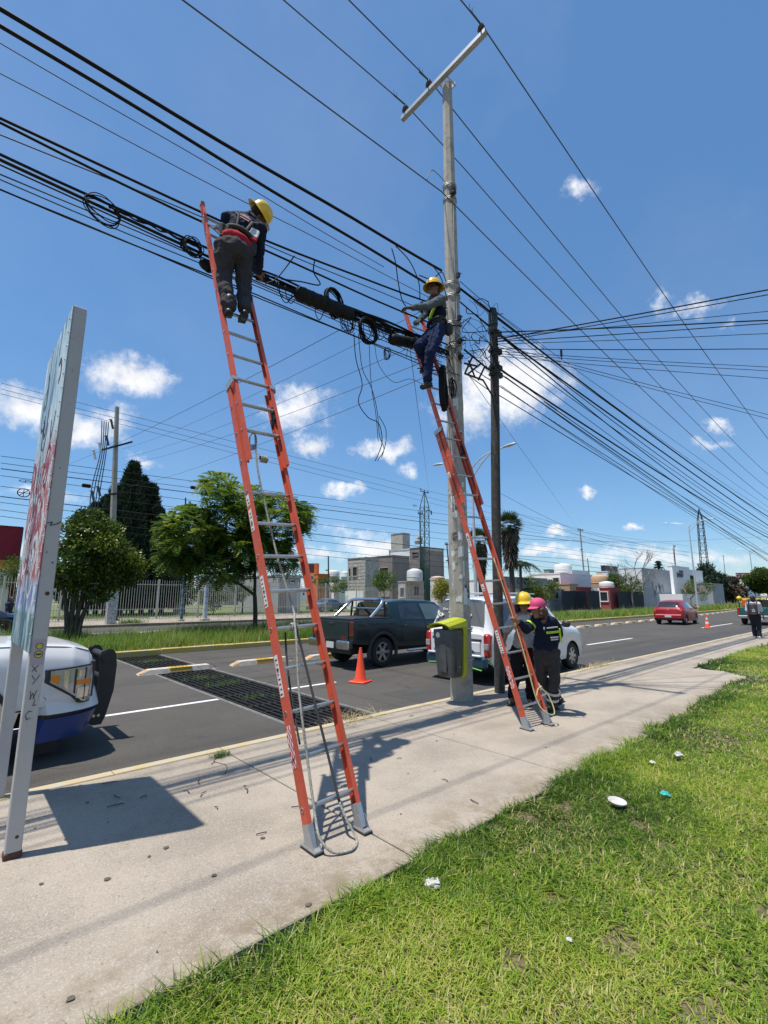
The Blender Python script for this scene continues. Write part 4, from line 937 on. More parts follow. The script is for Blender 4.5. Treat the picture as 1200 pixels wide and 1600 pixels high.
class Shell:
    """lofted car body: stations (x, roof z, roof half width, belt z, belt half width, sill z, sill half width)"""
    def __init__(s, st, wheels, ar, wz, step=.045, soft=.05):
        K = np.array(st, float); x = K[:, 0]; xs = np.unique(np.concatenate([np.arange(x[0], x[-1], step), x, *[np.linspace(w-ar, w+ar, 17) for w in wheels]]))
        xs = xs[np.concatenate([[True], np.diff(xs) > .004])]
        s.x = xs; s.p = [np.interp(xs, x, K[:, i]) for i in range(1, 7)]
        s.zs0 = s.p[4].copy(); s.arch = np.zeros(len(xs), bool)
        for w in wheels:
            d = ar*ar-(xs-w)**2; a = np.where(d > 0, wz+np.sqrt(np.maximum(d, 0)), -9); s.arch |= a > s.p[4]; s.p[4] = np.maximum(s.p[4], a)
    def rows(s, i):
        zr, hr, zb, hb, zs, hs = [q[i] for q in s.p]; g = zr-zb
        dr = min(.07, .25*g) if g > .2 else .25*g
        H = zb-zs
        return [(0, zr), (hr*.6, zr-.15*dr), (hr*.92, zr-.45*dr), (hr, zr-dr), (hb, zb), (hb+.022, zb-.12*H), (max(hb, hs)+.028, zb-.42*H), (hs+.02, zs+.14*H), (hs, zs), (hs-.16, zs+.01), (0, zs+.01)]
    def ring(s, i):
        r = s.rows(i); x = s.x[i]; return [(x, y, z) for y, z in r]+[(x, -y, z) for y, z in r[-2:0:-1]]
    def build(s, name, m, parent, dark):
        b = MB(); n = len(s.x); k = len(s.ring(0))
        for i in range(n): b.v += s.ring(i)
        for i in range(n-1):
            for j in range(k): b.f.append([i*k+j, i*k+(j+1) % k, (i+1)*k+(j+1) % k, (i+1)*k+j]); b.m.append(1 if 8 <= j <= 11 else 0)
        b.f += [list(range(k)), [(n-1)*k+j for j in range(k)][::-1]]; b.m += [0, 0]
        return b.build(name, [m, dark], parent, smooth=32)
    def at(s, x, row):
        """row is fractional index into rows()"""
        i = int(np.clip(np.searchsorted(s.x, x)-1, 0, len(s.x)-2)); t = (x-s.x[i])/(s.x[i+1]-s.x[i]); j = int(min(row, 9.999)); u = row-j
        def pt(ii): a, c = s.rows(ii)[j], s.rows(ii)[j+1]; return Vector((s.x[ii], a[0]+(c[0]-a[0])*u, a[1]+(c[1]-a[1])*u))
        return pt(i)*(1-t)+pt(i+1)*t
    def patch(s, b, corners, side, off=.004, nu=8, nv=4, thick=True):
        """corners: (x, row) bottom-left, bottom-right, top-right, top-left on one flank"""
        (xa, ra), (xb, rb), (xc, rc), (xd, rd) = corners; G = []
        for j in range(nv+1):
            v = j/nv
            for i in range(nu+1):
                u = i/nu; x = (xa*(1-u)+xb*u)*(1-v)+(xd*(1-u)+xc*u)*v; r = (ra*(1-u)+rb*u)*(1-v)+(rd*(1-u)+rc*u)*v
                p = s.at(x, r); e = .02; n = (s.at(x+e, r)-p).cross(s.at(x, min(9.9, r+.1))-p)
                if n.length < 1e-9: n = Vector((0, 1, 0))
                n.normalize()
                if n.y < 0 and r > 2.5: n = -n
                if r <= 2.5 and n.z < 0: n = -n
                p = p+n*off; G.append(Vector((p.x, p.y*side, p.z)))
        o = len(b.v); w = nu+1; b.v += [tuple(g) for g in G]
        for j in range(nv):
            for i in range(nu): b.f.append([o+j*w+i, o+j*w+i+1, o+(j+1)*w+i+1, o+(j+1)*w+i]); b.m.append(b.cur)
    def cross(s, b, x0, x1, inset0, inset1, off=.004, nu=10, nv=6):
        """panel over the centre line between stations (windscreen, back window, bonnet)"""
        o = len(b.v); w = nu+1
        for j in range(nv+1):
            x = x0+(x1-x0)*j/nv; ins = inset0+(inset1-inset0)*j/nv
            for i in range(nu+1):
                u = (2*i/nu-1)*ins; r = abs(u)*3; p = s.at(x, r); q = s.at(x+.02, r)-p; n = Vector((-q.z, 0, q.x)).normalized()
                if n.z < 0: n = -n
                p = p+n*off; b.v.append((p.x, math.copysign(p.y, u) if u else 0, p.z))
        for j in range(nv):
            for i in range(nu): b.f.append([o+j*w+i, o+j*w+i+1, o+(j+1)*w+i+1, o+(j+1)*w+i]); b.m.append(b.cur)
def wheel(parent, x, y, z, r, w, rim, spokes=6, name='wheel', rimr=.64, dark=None):
    sgn = 1 if y > 0 else -1; Mx = Matrix.Translation((x, y, z)) @ Matrix.Rotation(-sgn*math.pi/2, 4, 'X')
    wo = link(name, None, parent)
    b = MB(); b.lathe([(r*rimr, -w*.5), (r*.9, -w*.5), (r*.985, -w*.38), (r, -w*.2), (r, w*.2), (r*.985, w*.38), (r*.9, w*.5), (r*rimr, w*.5), (r*rimr*.97, w*.3), (r*rimr*.97, -w*.3)], 32, Mx, False)
    b.f += [[i, (i+1) % 32, 9*32+(i+1) % 32, 9*32+i] for i in range(32)]; b.m += [0]*32
    b.build('tyre', TYRE, wo, smooth=40)
    b = MB(); b.cur = 0
    R_ = r*rimr; b.lathe([(R_*.98, w*.36), (R_, w*.46), (R_*.93, w*.47), (R_*.88, w*.3), (R_*.86, -w*.3)], 32, Mx, False)
    for k in range(spokes):
        a = 2*math.pi*k/spokes; d = Vector((math.cos(a), math.sin(a), 0)); t = Vector((-d.y, d.x, 0)); Z = Vector((0, 0, 1))
        P = [d*(R_*.12)+t*(R_*.17)+Z*w*.4, d*(R_*.92)+t*(R_*.15)+Z*w*.42, d*(R_*.92)-t*(R_*.15)+Z*w*.42, d*(R_*.12)-t*(R_*.17)+Z*w*.4]
        b.add([Mx @ p for p in P]+[Mx @ (p-Z*w*.16) for p in P], [(0, 1, 2, 3), (7, 6, 5, 4)]+[(q, (q+1) % 4, 4+(q+1) % 4, 4+q) for q in range(4)])
    b.lathe([(R_*.3, w*.25), (R_*.3, w*.42), (R_*.16, w*.46), (.001, w*.46)], 14, Mx)
    b.build('rim', rim, wo, smooth=35)
    b = MB(); b.lathe([(R_*.9, w*.1), (.001, w*.1)], 20, Mx, False); b.build('brake_disc', dark or DARK, wo)
    return wo
def mirror(parent, x, y, z, m, sg):
    b = MB(); b.bbox((x, y+sg*.1, z), (.12, .2, .15), .04); b.bar((x, y-sg*.04, z-.03), (x, y+sg*.05, z-.02), .05, .04); return b.build('mirror', m, parent, smooth=40)
def handle(parent, x, y, z, m):
    b = MB(); b.bbox((x, y, z), (.17, .035, .035), .012); return b.build('door_handle', m, parent, smooth=40)

# ---------------------------------------------------------------- police pickup, front corner in view
NAVY = mat('blue_livery', (.015, .045, .19), .35, 0, .08, 6, coat=.4)
pol = thing('pickup_truck', 'white police pickup with blue bumper and black push bar, nose showing behind the sign', 'pickup truck', (-2.55, 7.27, RZ))
# local x: nose at +3.9
S = Shell([(-1.9, 1.9, .60, 1.25, .90, .55, .93), (-1.0, 1.95, .68, 1.27, .94, .52, .95), (.2, 1.95, .7, 1.27, .96, .5, .96), (.9, 1.9, .68, 1.26, .97, .5, .97), (1.75, 1.30, .80, 1.2, .97, .52, .97),
           (2.3, 1.25, .90, 1.16, .97, .55, .98), (3.3, 1.23, .90, 1.13, .955, .58, .965), (3.66, 1.20, .87, 1.09, .935, .60, .945), (3.82, 1.15, .83, 1.03, .87, .60, .89), (3.87, 1.06, .79, .96, .83, .60, .85)], [-1.05+.0, 2.66], .50, .42)
S.build('body', WPNT, pol, BLKP)
b = MB(); b.box((-3.0, 0, .95), (2.2, 1.9, .75)); b.build('bed', WPNT, pol)
b = MB(); S.cross(b, .95, 1.7, .93, .95); b.build('windscreen', GLS, pol, smooth=30)
for sg in (1, -1):
    b = MB(); S.patch(b, [(-.75, 4.0-.08), (1.1, 3.92), (.75, 3.15), (-.7, 3.15)], sg); b.build('side_window', GLS, pol, smooth=30)
for sg in (1, -1):
    # bonnet step and wing line
    b = MB(); S.patch(b, [(-.9, 7.0), (1.55, 7.0), (1.5, 4.1), (-.85, 4.1)], sg, .006, 10, 5); d = b.build('door', WPNT, pol, smooth=30); handle(d, -.5, sg*1.0, 1.08, BLKP); mirror(d, 1.25, sg*1.0, 1.32, BLKP, sg)
    # black ring put in as the shadow of the arch liner
    b = MB(); b.tube([(2.66+.5*math.cos(a), sg*.985, .42+.5*math.sin(a)) for a in np.linspace(-.35, math.pi+.35, 22)], .028, 6); b.build('arch_shadow_ring', BLKP, pol)
b = MB()
for sg in (1, -1): 
    b = MB(); S.patch(b, [(1.35, 5.5), (2.35, 5.5), (2.35, 4.45), (1.35, 4.45)], sg, .006, 6, 2); b.build('livery_stripe', NAVY, pol, smooth=30)
text('POLICE', 'lettering', .16, NAVY, pol, frame((2.13, -1.012, .905), (1, 0, 0), (0, 0, 1)), .001, 'RIGHT', bold=True)
b = MB(); S.cross(b, 2.35, 2.75, .35, .3, .005, 4, 3); b.build('hood_stripe', NAVY, pol, smooth=30)
for sg in (-1, 1):
    # headlamp: wraps the corner, amber marker outside and amber bar through it
    hl = link('headlight', None, pol)
    out = [(3.44, .978, 1.03), (3.46, .975, .86), (3.60, .955, .70), (3.80, .87, .70), (3.885, .70, .72), (3.885, .66, 1.06), (3.82, .80, 1.075)]
    def hz(t, z): 
        # x,y along the rounded corner, t 0..1
        c = [(3.42, 1.0), (3.58, .992), (3.72, .965), (3.83, .91), (3.895, .82), (3.915, .66)]
        q = t*5; i = min(4, int(q)); u = q-i; return Vector((c[i][0]*(1-u)+c[i+1][0]*u, sg*(c[i][1]*(1-u)+c[i+1][1]*u), z))
    def strip(t0, t1, zt, zb, off=.0, n=10):
        b = MB(); A = []
        for k in range(n+1):
            t = t0+(t1-t0)*k/n; top, bot = zt(t), zb(t); p, q = hz(t, top), hz(t, bot); o = Vector((.7, sg*.7, 0))*off; A += [p+o, q+o, p-Vector((.05, sg*.05, 0)), q-Vector((.05, sg*.05, 0))]
        fs = []
        for k in range(n):
            for a, c in ((0, 1), (1, 3), (3, 2), (2, 0)): fs.append((4*k+a, 4*k+c, 4*k+4+c, 4*k+4+a))
        fs += [(0, 2, 3, 1), (4*n, 4*n+1, 4*n+3, 4*n+2)]
        b.add(A, fs); return b
    zt = lambda t: .945+.035*t; zb = lambda t: .85-.26*min(1, t*2.0)+.02*max(0, t-.5)
    strip(-.0, .70, lambda t: zt(t)+.015, lambda t: zb(t)-.015, .004).build('bezel', BLKP, hl, smooth=30)
    strip(.72, 1.0, lambda t: 1.0, lambda t: .62, .006).build('grille_return', BLKP, hl, smooth=30)
    strip(.04, .66, zt, zb, .012).build('lens', CLRL, hl, smooth=30)
    strip(.04, .13, lambda t: .90, lambda t: zb(t)+.02, .018).build('amber_marker', AMB, hl, smooth=30)
    strip(.36, .65, lambda t: .83, lambda t: .775, .02).build('amber_bar', AMB, hl, smooth=30)
    strip(.19, .24, lambda t: zt(t)-.01, lambda t: zb(t)+.02, .019).build('lamp_divider', CHR, hl, smooth=30); strip(.33, .35, lambda t: zt(t)-.01, lambda t: zb(t)+.02, .019).build('lamp_divider', BLKP, hl, smooth=30); strip(.50, .515, lambda t: zt(t)-.01, lambda t: zb(t)+.02, .019).build('lamp_divider', BLKP, hl, smooth=30)
    strip(.37, .49, lambda t: .93, lambda t: .86, .017).build('lamp_reflector', CHR, hl, smooth=30); strip(.38, .63, lambda t: .745, lambda t: .64, .017).build('lamp_reflector', CHR, hl, smooth=30)
    b = MB(); b.tube([(3.05, sg*.962, 1.0), (3.3, sg*.972, .80), (3.42, sg*.975, .685), (3.44, sg*.975, .66)], .006, 4); b.build('panel_gap', DARK, pol)
    # bumper end: white cap over a blue valance
    b = MB(); pr = []
    for k in range(9):
        a = k/8; pr.append((3.47+.55*math.sin(a*math.pi/2), sg*(.985-.42*(1-math.cos(a*math.pi/2)))))
    def band(z0, z1, pull0, pull1, nm, m, n0=0):
        b = MB(); vs = []
        for (x, y) in pr: vs += [(x-pull0, y-sg*pull0*.5, z0), (x-pull1, y-sg*pull1*.5, z1), (x-.12, y-sg*.1, z1), (x-.12, y-sg*.1, z0)]
        vs += [(4.02-pull0, 0, z0), (4.02-pull1, 0, z1), (3.9, 0, z1), (3.9, 0, z0)]
        n = len(pr); fs = [(4*k+a, 4*k+(a+1) % 4, 4*k+4+(a+1) % 4, 4*k+4+a) for k in range(n) for a in range(4)]+[(0, 1, 2, 3), (4*n+3, 4*n+2, 4*n+1, 4*n)]
        b.add(vs, fs); return b.build(nm, m, pol, smooth=40)
    band(.50, .69, .0, .05, 'bumper_cap', WPNT); band(.22, .455, .09, .015, 'valance', NAVY); band(.455, .50, .05, .04, 'bumper_gap', BLKP)
    b = MB(); b.prism([(3.36, .06), (3.62, .06), (3.66, .24), (3.40, .24)], (0, sg*.70, 0), (1, 0, 0), (0, 0, 1), (0, sg*.02, 0)); b.build('air_dam', BLKP, pol)
for sg in (1, -1):
    for row, xa, xb in ((3.02, 1.75, 3.82), (6.2, 1.58, 2.1)):
        b = MB(); b.tube([(lambda p: (p.x, sg*(p.y+.001), p.z+.001))(S.at(x, row)) for x in np.linspace(xa, xb, 18)], .0055, 4); b.build('panel_gap', DARK, pol)
gr = MB(); gr.box((3.88, 0, .84), (.05, 1.28, .42)); gr = gr.build('grille', BLKP, pol)
for z in (.70, .78, .90, .98):
    b = MB(); b.box((3.915, 0, z), (.03, 1.2, .03)); b.build('grille_bar', CHR if z in (.78, .90) else BLKP, gr)
# push bar
pb = link('push_bar', None, pol)
for sg in (-1, 1):
    b = MB(); prof = [(3.96, .22), (4.03, .19), (4.12, .19), (4.16, .28), (4.225, .58), (4.235, .88), (4.215, 1.02), (4.18, 1.07), (4.12, 1.08), (4.05, 1.05), (4.03, .98), (4.045, .84), (4.045, .6), (3.98, .42)]
    b.prism(prof, (0, sg*.36-.012, 0), (1, 0, 0), (0, 0, 1), (0, .024, 0)); up_ = b.build('upright', BLKP, pb)
    b = MB()
    for x in (4.06, 4.11): b.cyl((x-.03, sg*.36-sg*.016, .30), (x-.03, sg*.36+sg*.02, .30), .017, n=10)
    b.build('bolt', CHR, pb, kind='stuff')
    b = MB(); b.tube([(4.12, sg*.36-sg*.03, .99), (4.12, sg*.36+sg*.03, .99)], .07, 18); b.build('bar_end', BLKP, pb, smooth=40)
for z, x, r in ((.99, 4.12, .045), (.72, 4.12, .03), (.45, 4.1, .025)):
    b = MB(); b.cyl((x, -.36, z), (x, .36, z), r, n=14); b.build('cross_bar', BLKP, pb, smooth=40)
for x in (2.66, -1.05):
    for sg in (1, -1): wheel(pol, x, sg*.86, .41, .41, .27, RIMS, 6)

# ---------------------------------------------------------------- dark green pickup
GRN = mat('dark_green_paint', (.006, .018, .021), .32, 0, .12, 2, coat=.3)
GRND = mat('dark_grey_cladding', (.03, .033, .034), .6, 0, .1, 6)
gp = thing('pickup_truck', 'dark green crew cab pickup with black bed cover and silver roll bar', 'pickup truck', (7.28, 9.98, RZ), R(0.5))
S = Shell([(1.30, 1.58, .58, 1.1, .86, .50, .86), (1.36, 1.62, .60, 1.1, .87, .48, .875), (2.0, 1.66, .63, 1.1, .88, .45, .88), (2.9, 1.65, .63, 1.09, .88, .45, .88), (3.25, 1.60, .61, 1.08, .88, .45, .88), (3.9, 1.12, .74, 1.05, .88, .47, .88), (4.9, 1.05, .76, .96, .87, .5, .87), (5.12, .98, .70, .85, .8, .5, .8)], [4.35], .43, .37)
S.build('cab', GRN, gp, BLKP)
SB = Shell([(0.0, 1.17, .80, 1.15, .84, .62, .82), (.05, 1.18, .82, 1.16, .865, .6, .85), (.6, 1.18, .82, 1.16, .875, .55, .875), (1.28, 1.18, .82, 1.16, .875, .52, .875)], [.93], .44, .37)
SB.build('bed', GRN, gp, BLKP)
b = MB(); b.bbox((.64, 0, 1.19), (1.26, 1.62, .03), .012); b.bbox((.02, 0, 1.18), (.05, 1.6, .05), .015); b.build('bed_cover', BLKP, gp)
b = MB(); b.bbox((-.012, 0, .90), (.03, 1.34, .48), .012); tg = b.build('tailgate', GRN, gp)
b = MB(); b.bbox((-.03, 0, 1.06), (.02, .2, .06), .008); b.build('tailgate_handle', BLKP, tg)
text('GMC', 'badge', .085, REDL, tg, frame((-.03, -.5, .72), (0, -1, 0), (0, 0, 1)), .002, bold=True)
for sg in (1, -1):
    b = MB(); b.bbox((.02, sg*.775, .95), (.09, .17, .36), .02); b.build('tail_light', mat('dark_red_lens', (.10, .012, .012), .2, 0, .1, 10, coat=.7), gp)
    b = MB(); b.tube([(.93+.46*math.cos(a), sg*.875, .37+.46*math.sin(a)) for a in np.linspace(-.3, math.pi+.3, 22)], .045, 6); b.build('wheel_arch_flare', GRND, gp)
    b = MB(); b.tube([(4.35+.45*math.cos(a), sg*.875, .37+.45*math.sin(a)) for a in np.linspace(-.3, math.pi+.3, 22)], .04, 6); b.build('wheel_arch_flare', GRND, gp)
    b = MB(); b.bbox((-.08, sg*.60, .58), (.16, .50, .20), .03); b.build('bumper', CHR, gp)
    b = MB(); b.cyl((1.75, sg*.93, .36), (3.6, sg*.93, .36), .035); b.build('side_step', CHR, gp)
    # doors, windows
    b = MB(); S.patch(b, [(1.62, 6.9), (2.45, 6.9), (2.42, 4.1), (1.55, 4.1)], sg, .008, 8, 4); d = b.build('door', GRN, gp, smooth=30); handle(d, 1.75, sg*.925, .98, BLKP)
    b = MB(); S.patch(b, [(2.5, 6.9), (3.65, 6.9), (3.6, 4.1), (2.47, 4.1)], sg, .008, 8, 4); d = b.build('door', GRN, gp, smooth=30); handle(d, 2.65, sg*.925, .98, BLKP); mirror(d, 3.5, sg*.92, 1.15, BLKP, sg)
    b = MB(); S.patch(b, [(1.58, 3.95), (2.4, 3.95), (2.36, 3.1), (1.66, 3.1)], sg, .006); b.build('side_window', GLS, gp, smooth=30)
    b = MB(); S.patch(b, [(2.52, 3.95), (3.62, 3.95), (3.2, 3.1), (2.48, 3.1)], sg, .006); b.build('side_window', GLS2, gp, smooth=30)
    b = MB(); b.tube(smooth_path([(.62, sg*.74, 1.2), (1.0, sg*.70, 1.5), (1.12, sg*.62, 1.63), (1.2, sg*.4, 1.655), (1.2, 0, 1.66)], 6), .042, 10); b.build('roll_bar', CHR, gp, smooth=40)
    b = MB(); b.tube([(1.18, sg*.66, 1.6), (1.16, sg*.7, 1.2)], .03, 8); b.build('roll_bar_leg', BLKP, gp, smooth=40)
b = MB(); b.box((1.285, 0, 1.36), (.012, 1.1, .38)); b.build('back_window', GLS, gp)
b = MB(); b.cyl((1.17, -.66, 1.42), (1.17, .66, 1.42), .022); b.build('cross_tube', CHR, gp)
b = MB(); b.box((1.2, 0, 1.60), (.04, .3, .04)); b.build('stop_lamp', REDL, gp)
b = MB(); b.box((-.03, 0, .56), (.06, .75, .12)); bb = b.build('bumper_step', BLKP, gp); b = MB(); b.box((-.066, .0, .55), (.012, .31, .15)); b.build('number_plate', PLATE, bb)
b = MB(); S.cross(b, 3.3, 3.85, .93, .95); b.build('windscreen', GLS, gp, smooth=30)
b = MB(); b.box((2.4, 0, .42), (4.4, 1.0, .2)); b.build('chassis', BLKP, gp)
for x in (.93, 4.35):
    for sg in (1, -1): wheel(gp, x, sg*.76, .365, .365, .25, RIMS, 6)

# ---------------------------------------------------------------- white livery van
TEAL = mat('dark_teal_livery', (.010, .045, .075), .35, 0, .06, 4, coat=.4)
LIME = mat('lime_livery', (.22, .55, .08), .4, 0, .06, 6)
FROST = mat('printed_back_window', (.105, .11, .108), .45, 0, .06, 6)
van = thing('minivan', 'white company minivan with teal and lime livery parked behind the concrete pole', 'minivan', (8.02, 6.60, RZ), R(0.6))
S = Shell([(0.0, .98, .66, .92, .74, .45, .74), (.06, 1.06, .68, .96, .82, .40, .82), (.14, 1.32, .66, 1.0, .845, .33, .845), (.24, 1.62, .60, 1.02, .85, .30, .85), (.34, 1.70, .58, 1.03, .855, .28, .855), (.8, 1.74, .61, 1.03, .86, .28, .86), (2.0, 1.75, .62, 1.02, .865, .27, .865), (2.5, 1.70, .61, 1.01, .865, .27, .865),
           (3.2, 1.14, .70, 1.0, .86, .28, .86), (3.75, 1.02, .72, .93, .85, .28, .85), (4.0, .92, .68, .82, .80, .26, .80), (4.12, .78, .6, .7, .7, .28, .7)], [.78, 3.42], .36, .31, .04)
S.build('body', WPNT, van, BLKP)
# back face furniture
b = MB(); S.cross(b, .085, .24, .90, .93, .006, 12, 6); bw = b.build('back_window', FROST, van, smooth=30)
nrm = (S.at(.22, 0)-S.at(.1, 0)).normalized(); Wm = S.at(.15, 0)
def onback(y, t): p = S.at(.085+.155*t, 0); return Vector((p.x-.03*1, y, p.z))
upb = (onback(0, 1)-onback(0, 0)).normalized()
text('Vive la', 'lettering', .085, LABW, bw, frame(onback(.36, .66)+Vector((-.0, 0, 0)), (0, -1, 0), upb), .002)
text('Totalplay', 'lettering', .17, LABW, bw, frame(onback(-.02, .40), (0, -1, 0), upb), .002, bold=True)
lgm = frame(onback(.5, .40), (0, -1, 0), upb); b = MB()
for a, c, q in (((-.1, .1), (-.03, .06), (-.1, .02)), ((-.1, -.1), (-.03, -.06), (-.1, -.02)), ((.1, 0), (.02, .05), (.02, -.05)), ((-.02, .05), (.01, .035), (-.02, -.0)), ((-.02, -.05), (.01, -.035), (-.02, -.0)), ((-.09, .01), (-.03, .045), (-.03, -.045))):
    b.add([lgm @ Vector((p[0], p[1], .004)) for p in (a, c, q)]+[lgm @ Vector((p[0], p[1], 0)) for p in (a, c, q)], [(0, 1, 2), (5, 4, 3), (0, 3, 4, 1), (1, 4, 5, 2), (2, 5, 3, 0)])
b.build('play_logo', LABW, bw)
b = MB(); S.cross(b, .245, .30, .93, .93, .012, 10, 3); b.build('spoiler', TEAL, van, smooth=30)
bk = lambda x, y, z, d, nm, m, bev=.01, rot=None: MB().bbox((x, y, z), d, bev, rot).build(nm, m, van)
bk(.03, 0, .935, (.03, 1.30, .12), 'tailgate_band', TEAL); bk(.018, 0, .955, (.02, 1.28, .03), 'lime_stripe', LIME)
bk(.0, 0, .86, (.03, 1.3, .045), 'tailgate_trim', BLKP)
bk(-.01, 0, .72, (.03, 1.25, .2), 'tailgate', WPNT, .014)
bk(-.03, 0, .43, (.14, 1.58, .24), 'rear_bumper', TEAL, .05); bk(-.1, .0, .56, (.05, 1.40, .05), 'bumper_band', WPNT, .02)
bk(-.095, .3, .37, (.02, .8, .02), 'lime_line', LIME, .004, Matrix.Rotation(R(-4), 3, 'X')); bk(-.095, -.35, .34, (.02, .7, .02), 'lime_line', LIME, .004, Matrix.Rotation(R(8), 3, 'X'))
bk(-.028, .0, .67, (.012, .33, .13), 'number_plate', PLATE, .003)
b = MB(); b.add([(-.029, -.24, .80), (-.029, -.5, .62), (-.029, -.36, .58), (-.029, -.26, .66), (-.02, -.24, .80), (-.02, -.5, .62), (-.02, -.36, .58), (-.02, -.26, .66)], [(0, 1, 2, 3), (4, 5, 6, 7), (0, 4, 5, 1), (1, 5, 6, 2), (2, 6, 7, 3), (3, 7, 4, 0)]); b.build('livery_patch', TEAL, van)
for sg in (1, -1):
    b = MB(); b.bbox((.05, sg*.765, .76), (.16, .16, .46), .04); tl = b.build('tail_light', REDL, van, smooth=40); b = MB(); b.bbox((-.022, sg*.77, .74), (.03, .12, .13), .012); b.build('reverse_lens', CLRL, tl)
    # lime chevrons on the rear quarter bumper
    for k in range(2):
        b = MB(); y = sg*.80
        for dz in (1, -1): b.bar((.02+.12*k, sg*(.80+.02*k), .47), (.12+.12*k, sg*(.835+.02*k), .47+dz*.11), .02, .035, Vector((0, sg, 0)))
        b.build('lime_chevron', LIME, van)
    b = MB(); S.patch(b, [(.12, 7.6), (.42, 7.6), (.42, 6.6), (.12, 6.6)], sg, .01, 5, 3); b.build('rear_quarter_livery', TEAL, van, smooth=30)
    b = MB(); S.patch(b, [(.34, 3.95), (1.0, 3.95), (1.0, 3.15), (.46, 3.15)], sg, .006); b.build('side_window', GLS, van, smooth=30)
    b = MB(); S.patch(b, [(1.14, 3.95), (1.95, 3.95), (1.95, 3.15), (1.14, 3.15)], sg, .006); b.build('side_window', GLS, van, smooth=30)
    b = MB(); S.patch(b, [(2.04, 3.95), (3.0, 3.95), (2.5, 3.15), (2.04, 3.15)], sg, .006); b.build('side_window', GLS2, van, smooth=30)
    b = MB(); S.patch(b, [(1.12, 7.6), (1.98, 7.6), (1.98, 4.1), (1.1, 4.1)], sg, .007, 6, 5); d = b.build('door', WPNT, van, smooth=30); handle(d, 1.25, sg*.91, .9, WPNT)
    b = MB(); S.patch(b, [(2.02, 7.6), (3.0, 7.6), (3.05, 4.1), (2.02, 4.1)], sg, .007, 6, 5); d = b.build('door', WPNT, van, smooth=30); handle(d, 2.2, sg*.91, .9, WPNT); mirror(d, 2.92, sg*.88, 1.09, BLKP, sg)
    b = MB(); b.bbox((3.9, sg*.70, .78), (.25, .16, .14), .05); b.build('headlight', CLRL, van, smooth=40)
b = MB(); S.cross(b, 2.55, 3.15, .93, .95); b.build('windscreen', GLS, van, smooth=30)
b = MB()
for x in (.7, 1.9): b.cyl((x, -.62, 1.80), (x, .62, 1.80), .018)
for y in (-.6, .6): b.cyl((.45, y, 1.79), (2.2, y, 1.79), .016)
b.build('roof_rack', GALV, van)
for x in (.78, 3.42):
    for sg in (1, -1): wheel(van, x, sg*.755, .31, .31, .19, RIMS, 7)

# ---------------------------------------------------------------- red hatchback
RED = mat('red_car_paint', (.30, .004, .012), .3, 0, .05, 3, coat=.25)
rc = thing('hatchback', 'red hatchback driving away past the second traffic cone', 'car', (33.3, 10.45, RZ), R(3))
S = Shell([(0, .9, .62, .86, .70, .42, .72), (.06, 1.0, .64, .92, .79, .34, .80), (.16, 1.18, .6, .96, .82, .26, .82), (.40, 1.42, .55, .98, .83, .24, .83), (.9, 1.50, .56, .98, .835, .22, .835), (1.8, 1.52, .57, .97, .84, .22, .84), (2.3, 1.45, .55, .95, .84, .22, .84), (2.95, 1.02, .62, .92, .83, .23, .83), (3.5, .92, .62, .84, .80, .24, .8), (3.74, .74, .5, .66, .68, .26, .68)], [.62, 3.05], .34, .3, .05)
S.build('body', RED, rc, BLKP)
b = MB(); S.cross(b, .11, .36, .86, .92, .006, 10, 5); b.build('back_window', GLS, rc, smooth=30)
b = MB(); S.cross(b, .37, .5, .9, .9, .014, 8, 3); b.build('spoiler', RED, rc, smooth=30)
for sg in (1, -1):
    b = MB(); b.bbox((.07, sg*.72, .86), (.12, .15, .22), .04); t_ = b.build('tail_light', REDL, rc, smooth=40); b = MB(); b.bbox((.01, sg*.71, .86), (.02, .07, .07), .01); b.build('reverse_lens', AMB, t_)
    b = MB(); S.patch(b, [(.55, 3.92), (1.25, 3.92), (1.2, 3.2), (.75, 3.2)], sg, .006); b.build('side_window', GLS, rc, smooth=30)
    b = MB(); S.patch(b, [(1.32, 3.92), (2.6, 3.92), (2.15, 3.2), (1.3, 3.2)], sg, .006); b.build('side_window', GLS2, rc, smooth=30)
    b = MB(); S.patch(b, [(1.3, 7.4), (2.55, 7.4), (2.6, 4.1), (1.28, 4.1)], sg, .006); d = b.build('door', RED, rc, smooth=30); mirror(d, 2.5, sg*.86, 1.02, RED, sg)
b = MB(); b.bbox((-.02, 0, .5), (.12, 1.5, .28), .05); rb = b.build('rear_bumper', RED, rc); b = MB(); b.box((-.087, 0, .52), (.012, .36, .12)); b.build('number_plate', PLATE, rb)
b = MB(); b.cyl((-.01, 0, .93), (-.0, 0, .93), .05); b.cyl((.0, 0, .93), (.04, 0, .93), .05); b.build('badge', CHR, rc)
b = MB(); b.box((-.02, 0, .36), (.08, 1.1, .1)); b.build('bumper_trim', BLKP, rc)
for x in (.62, 3.05):
    for sg in (1, -1): wheel(rc, x, sg*.73, .3, .3, .19, RIMS, 7)

